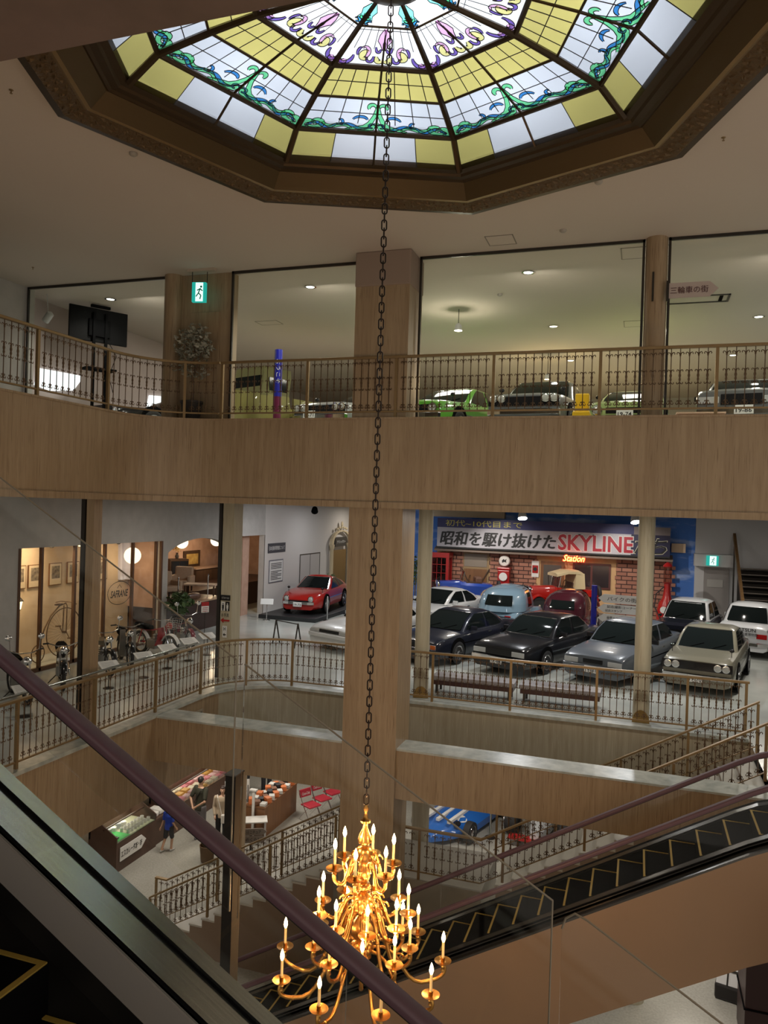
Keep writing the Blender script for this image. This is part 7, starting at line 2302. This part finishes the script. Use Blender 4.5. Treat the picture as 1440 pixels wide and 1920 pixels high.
person('boy in bright blue T-shirt, dark shorts and white cap walking past the glass counter', (-11.6, 17.45, 0), R(172), 1.22, SK, (0.012, 0.01, 0.01), (0.015, 0.05, 0.4), 0.8, (0.03, 0.03, 0.035), 0.9, (0.55, 0.55, 0.55),
       dict(kl=(-0.1, -0.1, 0.5), al=(-0.1, -0.06, 0.1), kr=(0.1, 0.05, 0.5), ar=(0.1, 0.24, 0.13), wr=(0.28, 0.1, 0.9), wl=(-0.26, -0.1, 0.92)), cap=(0.7, 0.7, 0.7))
person('distant person in a blue top and dark trousers behind the magazine counter', (-11.0, 21.9, 0), R(30), 1.65, SK, (0.012, 0.01, 0.01), (0.03, 0.025, 0.35), 0.8, (0.015, 0.015, 0.02), 1, (0.1, 0.1, 0.1), {}, group='people at the far counter')
person('distant person in dark clothes beside the blue-topped person', (-11.75, 21.85, 0), R(60), 1.68, SK, (0.012, 0.01, 0.01), (0.03, 0.03, 0.035), 1.8, (0.018, 0.018, 0.022), 1, (0.05, 0.05, 0.05), {}, group='people at the far counter')

# ------------------------------------------------------------ ground floor shop
CNT = mat('counter_brown', (0.085, 0.045, 0.03), 0.45, noise=((0.07, 0.036, 0.024), 5))
CG = mat_glass('case_glass', (0.93, 0.95, 0.94), 0.04)


def counter(label, x, y0, y1, inner, back=0.85):
    """glass topped shop counter along the y axis, front faces +x"""
    L = y1 - y0
    t = thing('display_counter', label, 'shop counter', (x, y0, 0), 0, 'glass topped shop counters')
    MB().box((-back, 0, 0), (0, L, 0.72)).build('cabinet', CNT, t)
    MB().box((-back + 0.04, 0.04, 0.72), (-0.03, L - 0.04, 0.735)).build('display_floor', inner, t)
    m = MB().box((-back, 0, 0.72), (-back + 0.06, L, 1.22))
    for yy in (0, L - 0.03):
        m.prism([(-back, 0.72), (-0.0, 0.72), (0.0, 0.88), (-back + 0.25, 1.22), (-back, 1.22)], 0, 0.03, Matrix(((1, 0, 0, 0), (0, 0, 1, yy), (0, 1, 0, 0), (0, 0, 0, 1))))
    m.box((-0.42, 0, 1.0), (-0.38, L, 1.03))
    m.build('end_frame', CNT, t)
    MB().box((-0.008, 0.03, 0.72), (0, L - 0.03, 0.88)).add([(-0.004, 0.03, 0.88), (-0.004, L - 0.03, 0.88), (-back + 0.25, L - 0.03, 1.22), (-back + 0.25, 0.03, 1.22)], [(0, 1, 2, 3)]).build('glass', CG, t)
    lamp('AREA', (x - back + 0.2, (y0 + y1) / 2, 1.18), 7, (1.0, 0.9, 0.75), 0.1, name='case_light', size_y=L * 0.8)
    return t


counter('glass topped counter with white cups and a green cloth at its near end', -12.05, 15.9, 17.55, mat('cream_cloth', (0.5, 0.52, 0.36), 0.8))
counter('glass topped counter with pink packets behind the man in olive', -12.05, 18.4, 21.6, mat('peach_cloth', (0.6, 0.34, 0.2), 0.8))
rr = random.Random(21)
t = MB().box((-12.85, 15.96, 0.736), (-12.1, 16.5, 0.742)).build('green_cloth', mat('green_cloth', (0.08, 0.5, 0.12), 0.8))
tag(t, 'bright green cloth spread in the near end of the left glass counter', 'cloth')
mug = MB().lathe([(0.035, 0), (0.04, 0.01), (0.042, 0.085), (0.038, 0.085), (0.035, 0.012)], 14).mesh('mug', PAPER, 40)
for i in range(14):
    a, b = i % 7, i // 7
    t = place(mug, 'mug', None, (-12.2 - 0.2 * b, 16.55 + 0.14 * a, 0.736), (0, 0, 0), (1.15, 1.15, 1.2))
    tag(t, 'white cup in the long double row inside the left glass counter', 'mug', 'white cups in the left counter')
for i in range(5):
    t = MB().box((-0.07, -0.06, 0), (0.07, 0.06, 0.1 + 0.03 * (i % 2))).build('gift_box', [PAPER, mat('clear_box', (0.4, 0.42, 0.45), 0.3)][i % 2], loc=(-12.62, 16.1 + 0.2 * i, 0.735), rot=(0, 0, 0.2 * i), bevel=0.006)
    tag(t, 'small pale box standing behind the white cups in the left counter', 'box', 'small boxes in the left counter')
t = MB().box((-0.05, -0.04, 0), (0.05, 0.04, 0.035)).build('black_case', BLACKG, loc=(-12.25, 16.15, 0.743), bevel=0.006)
tag(t, 'small black case on the green cloth at the end of the left counter', 'case')
t = MB().box((-0.12, -0.12, 0), (0.12, 0.12, 0.16)).build('card_stand', mat('lime_card', (0.5, 0.5, 0.06), 0.6), loc=(-12.75, 15.98, 1.22))
tag(t, 'yellow-green card on top of the near corner of the left counter', 'sign card')
cols = [mat('pink_packet', (0.62, 0.22, 0.26), 0.5), mat('rose_packet', (0.65, 0.42, 0.42), 0.5), mat('amber_packet', (0.6, 0.33, 0.08), 0.5), mat('cream_packet', (0.64, 0.56, 0.42), 0.5)]
nm_ = ('pink', 'rose', 'amber', 'cream')
for i in range(30):
    a, b = i % 10, i // 10
    c = (a // 2 + b) % 4
    t = MB().box((-0.09, -0.12, 0), (0.09, 0.12, 0.05 + 0.05 * rr.random())).build('sweet_packet', cols[c], loc=(-12.2 - 0.24 * b, 18.6 + 0.3 * a, 0.735), rot=(0, 0, rr.random() * 0.2), bevel=0.008)
    tag(t, '%s packet in the glass counter behind the man in olive' % nm_[c], 'packet', '%s packets in the far counter' % nm_[c])
for i in range(4):
    t = MB().box((-0.1, -0.13, 0), (0.1, 0.13, 0.13)).build('paper_parcel', PAPER, loc=(-12.25 - 0.18 * (i % 2), 17.68 + 0.3 * (i // 2), 0.72 + 0.0), bevel=0.03)
    tag(t, 'white paper parcel on the low table between the two glass counters', 'parcel', 'white paper parcels')
t = thing('side_table', 'low brown table bridging the two glass counters', 'table', (-12.4, 17.98, 0))
MB().box((-0.4, -0.41, 0.66), (0.34, 0.41, 0.72)).build('tabletop', CNT, t)
MB().box((-0.38, -0.39, 0), (0.3, 0.39, 0.66)).build('cabinet', CNT, t)
t = thing('arrow_sign', 'pale arrow sign to the escalator on the front of the left counter', 'sign', (-12.04, 16.02, 0.42))
Mq = Matrix(((0, 0, 1, 0), (1, 0, 0, 0), (0, 1, 0, 0), (0, 0, 0, 1)))
MB().prism([(0, -0.17), (0.86, -0.17), (1.05, 0), (0.86, 0.17), (0, 0.17)], 0, 0.018, Mq).build('board', PAPER, t)
lettering('エスカレータ2F・3F', 0.84, 0.16, INK, t, (0.022, 0.45, 0), (0, 0, R(90)), bold=0.012)
struct(MB().box((-13.7, 15.2, 0), (-12.95, 15.35, 3.5)).build('wall_left.007', mat('panel_wall', (0.42, 0.38, 0.32), 0.7)))
struct(MB().box((-12.97, 15.28, 0), (-12.92, 15.36, 3.5)).build('trim_9', CHROME))

t = thing('magazine_counter', 'brown counter covered with colourful goods left of the red chairs', 'shop counter', (-9.62, 19.1, 0))
MB().box((-0.6, 0, 0), (0, 2.1, 0.82)).build('cabinet', WOOD, t)
MB().box((-0.62, -0.02, 0.82), (0.02, 2.12, 0.86)).build('top', WOOD, t)
gc = [mat('g_white', (0.6, 0.6, 0.58), 0.6), mat('g_black', (0.02, 0.02, 0.025), 0.5), mat('g_orange', (0.6, 0.17, 0.05), 0.5), mat('g_brown', (0.2, 0.09, 0.05), 0.6)]
gn = ('white', 'black', 'orange', 'brown')
for i in range(24):
    a, b = i % 8, i // 8
    c = (a * 2 + b * 3) % 4
    t = MB().box((-0.08, -0.1, 0), (0.08, 0.1, 0.08 + 0.1 * rr.random())).build('souvenir_box', gc[c], loc=(-9.72 - 0.19 * b, 19.22 + 0.25 * a, 0.86), rot=(0, 0, rr.random()), bevel=0.008)
    tag(t, '%s souvenir box on the brown counter left of the red chairs' % gn[c], 'box', '%s souvenir boxes on the brown counter' % gn[c])
RSEAT = mat('red_vinyl', (0.42, 0.025, 0.045), 0.4)
for i, (x, y) in enumerate(((-8.95, 20.75), (-8.85, 21.35), (-8.75, 21.95))):
    t = thing('folding_chair', ('red padded folding chair nearest the brown counter end', 'red padded folding chair in the middle of the row of three', 'red padded folding chair farthest back in the row of three')[i], 'chair', (x, y, 0), R(62), 'red folding chairs')
    MB().box((-0.22, -0.24, 0.43), (0.22, 0.2, 0.48)).build('seat', RSEAT, t, bevel=0.02)
    bk = MB().loft([[(-0.2, 0.24, 0.62), (0.2, 0.24, 0.62), (0.2, 0.27, 0.62), (-0.2, 0.27, 0.62)], [(-0.22, 0.27, 0.74), (0.22, 0.27, 0.74), (0.22, 0.30, 0.74), (-0.22, 0.30, 0.74)], [(-0.2, 0.29, 0.84), (0.2, 0.29, 0.84), (0.2, 0.32, 0.84), (-0.2, 0.32, 0.84)]]).build('backrest', RSEAT, t, bevel=0.01)
    lettering('Coca-Cola', 0.28, 0.08, PAPER, bk, (0, 0.243, 0.72), (R(-14), 0, 0), shear=0.3, bold=0.01)
    for s in (-1, 1):
        MB().tube([(s * 0.22, -0.28, 0), (s * 0.22, 0.1, 0.5), (s * 0.22, 0.3, 0.84)], 0.012, 6).build('leg', CHROME, t)
        MB().tube([(s * 0.2, 0.28, 0), (s * 0.2, -0.15, 0.44)], 0.012, 6).build('leg', CHROME, t)
t = thing('menu_board', 'white board with dark lettering standing by the beige column', 'sign board', (-10.6, 19.35, 0), R(40))
MB().box((-0.35, -0.015, 0.35), (0.35, 0.015, 1.35)).build('board', PAPER, t, rot=(R(-8), 0, 0))
for i, s_ in enumerate(('記念写真', 'Coffee', 'ソフトクリーム')):
    lettering(s_, 0.5, 0.13, INK, t, (0, -0.02 - 0.17 + 0.14 * (1.1 - 0.28 * i) + 0.01, 1.12 - 0.28 * i), (R(-8), 0, 0), bold=0.01)
for s in (-1, 1):
    MB().tube([(s * 0.3, 0, 0), (s * 0.3, 0.1, 1.2)], 0.012, 6).build('leg', STEELD, t)
t = thing('white_table', 'small white table before the brown counter', 'table', (-9.75, 18.75, 0), R(30))
MB().box((-0.35, -0.22, 0.62), (0.35, 0.22, 0.65)).build('tabletop', PAPER, t)
for sx in (-1, 1):
    for sy in (-1, 1):
        MB().box((sx * 0.3 - 0.015, sy * 0.18 - 0.015, 0), (sx * 0.3 + 0.015, sy * 0.18 + 0.015, 0.62)).build('leg', WHITE, t)
t = thing('white_post', 'slim white upright post rising behind the white table', 'post', (-9.95, 19.05, 0))
MB().box((-0.03, -0.03, 0), (0.03, 0.03, 1.3)).build('post', PAPER, t)
MB().box((-0.1, -0.06, 1.3), (0.1, 0.06, 1.34)).build('cap', PAPER, t)
t = thing('arrow_board', 'taupe double arrow board in front of the white table', 'sign', (-9.6, 18.3, 0), R(28))
for i, s_ in enumerate(('世界のミニチュア', '昭和のくらし')):
    q = MB().prism([(-0.42, -0.09), (0.3, -0.09), (0.42, 0), (0.3, 0.09), (-0.42, 0.09)], -0.012, 0.012, Matrix(((1, 0, 0, 0), (0, 0, -1, 0), (0, 1, 0, 0), (0, 0, 0, 1)))).build('arrow_board', mat('taupe_board', (0.24, 0.2, 0.17), 0.6), t, loc=(0, 0, 0.5 - 0.2 * i))
    lettering(s_, 0.6, 0.1, INK, q, (-0.04, -0.016, 0), bold=0.01)
MB().box((-0.03, 0.012, 0), (0.03, 0.04, 0.55)).build('post', STEELD, t)
t = thing('waste_basket', 'brown wicker basket by the foot of the beige column', 'basket', (-10.35, 17.35, 0))
MB().lathe([(0.16, 0), (0.2, 0.4), (0.21, 0.42), (0.19, 0.42), (0.17, 0.05)], 18).build('basket', mat('wicker', (0.14, 0.085, 0.045), 0.8, bump=0.6, bscale=60), t, smooth=40)
# racing cars glimpsed below the beam
RB = paint('racing_blue', (0.015, 0.13, 0.52))
t = thing('racing_car', 'blue racing car with pointed nose glimpsed below the beam', 'racing car', (-4.75, 22.3, 0), R(-14))
MB().loft([[(x * w, y, 0.14 + (z - 0.14) * h) for x, z in ((-0.8, 0.14), (0.8, 0.14), (0.82, 0.35), (0.55, 0.55), (0.0, 0.62), (-0.55, 0.55), (-0.82, 0.35))] for y, w, h in ((-2.0, 0.1, 0.35), (-1.6, 0.5, 0.7), (-0.9, 0.95, 0.95), (0.2, 1.0, 1.0), (1.3, 1.0, 1.0), (1.7, 0.85, 0.9))]).build('body', RB, t, smooth=40)
MB().box((-0.3, 0.1, 0.5), (0.3, 0.7, 0.66)).build('cockpit', BLACK, t, bevel=0.03)
MB().tube([(-0.3, 0.75, 0.6), (-0.25, 0.8, 1.0), (0.25, 0.8, 1.0), (0.3, 0.75, 0.6)], 0.025, 8).build('roll_bar', REDP, t)
for x in (-0.55, 0.45):
    MB().lathe([(0.001, 0), (0.16, 0), (0.16, 0.01), (0.001, 0.01)], 20).build('number_disc', PAPER, t, loc=(x, -0.9, 0.52), rot=(R(8), R(18 if x > 0 else -18), 0))
for s in (-1, 1):
    MB().lathe([(0.001, 0), (0.1, 0), (0.1, 0.02)], 14).build('headlight', BLACKG, t, loc=(s * 0.5, -1.25, 0.5), rot=(R(25), 0, 0))
    for y in (-1.1, 1.2):
        w = place(TYRE, 'wheel', t, (s * 0.82, y, 0.3), (0, 0, 0 if s > 0 else PI), (1.1, 0.95, 0.95))
        place(CAPRIM, 'rim', w)
for i in range(3):
    MB().box((-0.05 + 0.35 * (i - 1), -1.5, 0.55), (0.05 + 0.35 * (i - 1), -0.2, 0.625)).build('white_stripe', PAPER, t, rot=(R(0), 0, 0))
t = thing('racing_car', 'open-wheel racing car with fat black tyres right of the blue racing car', 'racing car', (-2.3, 23.3, 0), R(-6))
MB().loft([[(x * w, y, 0.16 + (z - 0.16) * h) for x, z in ((-0.38, 0.16), (0.38, 0.16), (0.4, 0.5), (0.2, 0.68), (-0.2, 0.68), (-0.4, 0.5))] for y, w, h in ((-1.9, 0.3, 0.5), (-1.0, 0.75, 0.8), (0.2, 1.0, 1.0), (1.2, 0.9, 1.0))]).build('body', WHT, t, smooth=40)
for s in (-1, 1):
    for y in (-1.2, 1.0):
        w = place(TYRE, 'wheel', t, (s * 0.78, y, 0.34), (0, 0, 0 if s > 0 else PI), (1.9, 1.09, 1.09))
        place(RIM, 'rim', w, (0.03, 0, 0))
        MB().tube([(s * 0.35, y, 0.4), (s * 0.75, y, 0.34)], 0.02, 6).build('suspension_arm', STEELD, t)
MB().box((-0.7, -2.1, 0.2), (0.7, -1.75, 0.24)).build('front_wing', mat('wing_red', (0.4, 0.02, 0.02), 0.4), t)
t = thing('barrier_post', 'grey steel post between the two racing cars', 'post', (-3.75, 21.6, 0))
MB().lathe([(0.03, 0), (0.03, 1.1)], 10).build('post', STEEL, t)
MB().lathe([(0.15, 0), (0.15, 0.02)], 14).build('base', STEELD, t)
# corner under the lower escalator
t = thing('display_stand', 'white framed display stand under the escalator at lower right', 'display stand', (2.15, 16.4, 0), R(-12))
MB().box((-0.42, -0.4, 0), (0.5, 0.4, 0.3)).build('plinth', mat('stand_black', (0.015, 0.012, 0.012), 0.4), t, bevel=0.04)
MB().loft([[(-0.4, -0.36, 0.3), (0.5, -0.36, 0.3), (0.5, 0.36, 0.3), (-0.4, 0.36, 0.3)], [(-0.36, 0.1, 0.95), (0.5, 0.1, 0.95), (0.5, 0.36, 0.95), (-0.36, 0.36, 0.95)]]).build('white_panel', WHITE, t)
for z, y in ((0.52, -0.21), (0.74, -0.06)):
    MB().tube([(-0.39, y - 0.01, z), (0.5, y - 0.01, z)], 0.02, 6).build('slat_bar', STEELD, t)
MB().tube([(-0.2, -0.37, 0.3), (-0.2, 0.09, 0.96)], 0.014, 6).tube([(-0.2, -0.15, 0.6), (0.3, -0.37, 0.3)], 0.01, 6).build('frame_bar', STEELD, t)
t = thing('kiosk', 'dark maroon cabinet at the lower right edge under the escalator', 'cabinet', (2.75, 15.1, 0))
MB().box((-0.75, -0.5, 0), (0.9, 0.5, 1.9)).build('body', mat('kiosk_maroon', (0.03, 0.008, 0.008), 0.4), t, bevel=0.01)
MB().box((-0.77, -0.52, 0.78), (0.92, 0.52, 0.81)).build('black_band', BLACK, t)  # thin black band around the cabinet body

t = thing('picture_frame', 'dark framed picture on the fascia just above the left end of the marble-topped beam', 'picture', (-8.875, 14.05, 4.45), R(90))
MB().box((-0.42, -0.03, -0.36), (0.42, 0, 0.36)).build('frame', mat('pale_frame', (0.35, 0.3, 0.22), 0.5), t)
MB().box((-0.38, -0.035, -0.32), (0.38, -0.03, 0.32)).build('picture', mat('dark_picture', (0.02, 0.02, 0.018), 0.5, noise=((0.12, 0.12, 0.1), 9)), t)
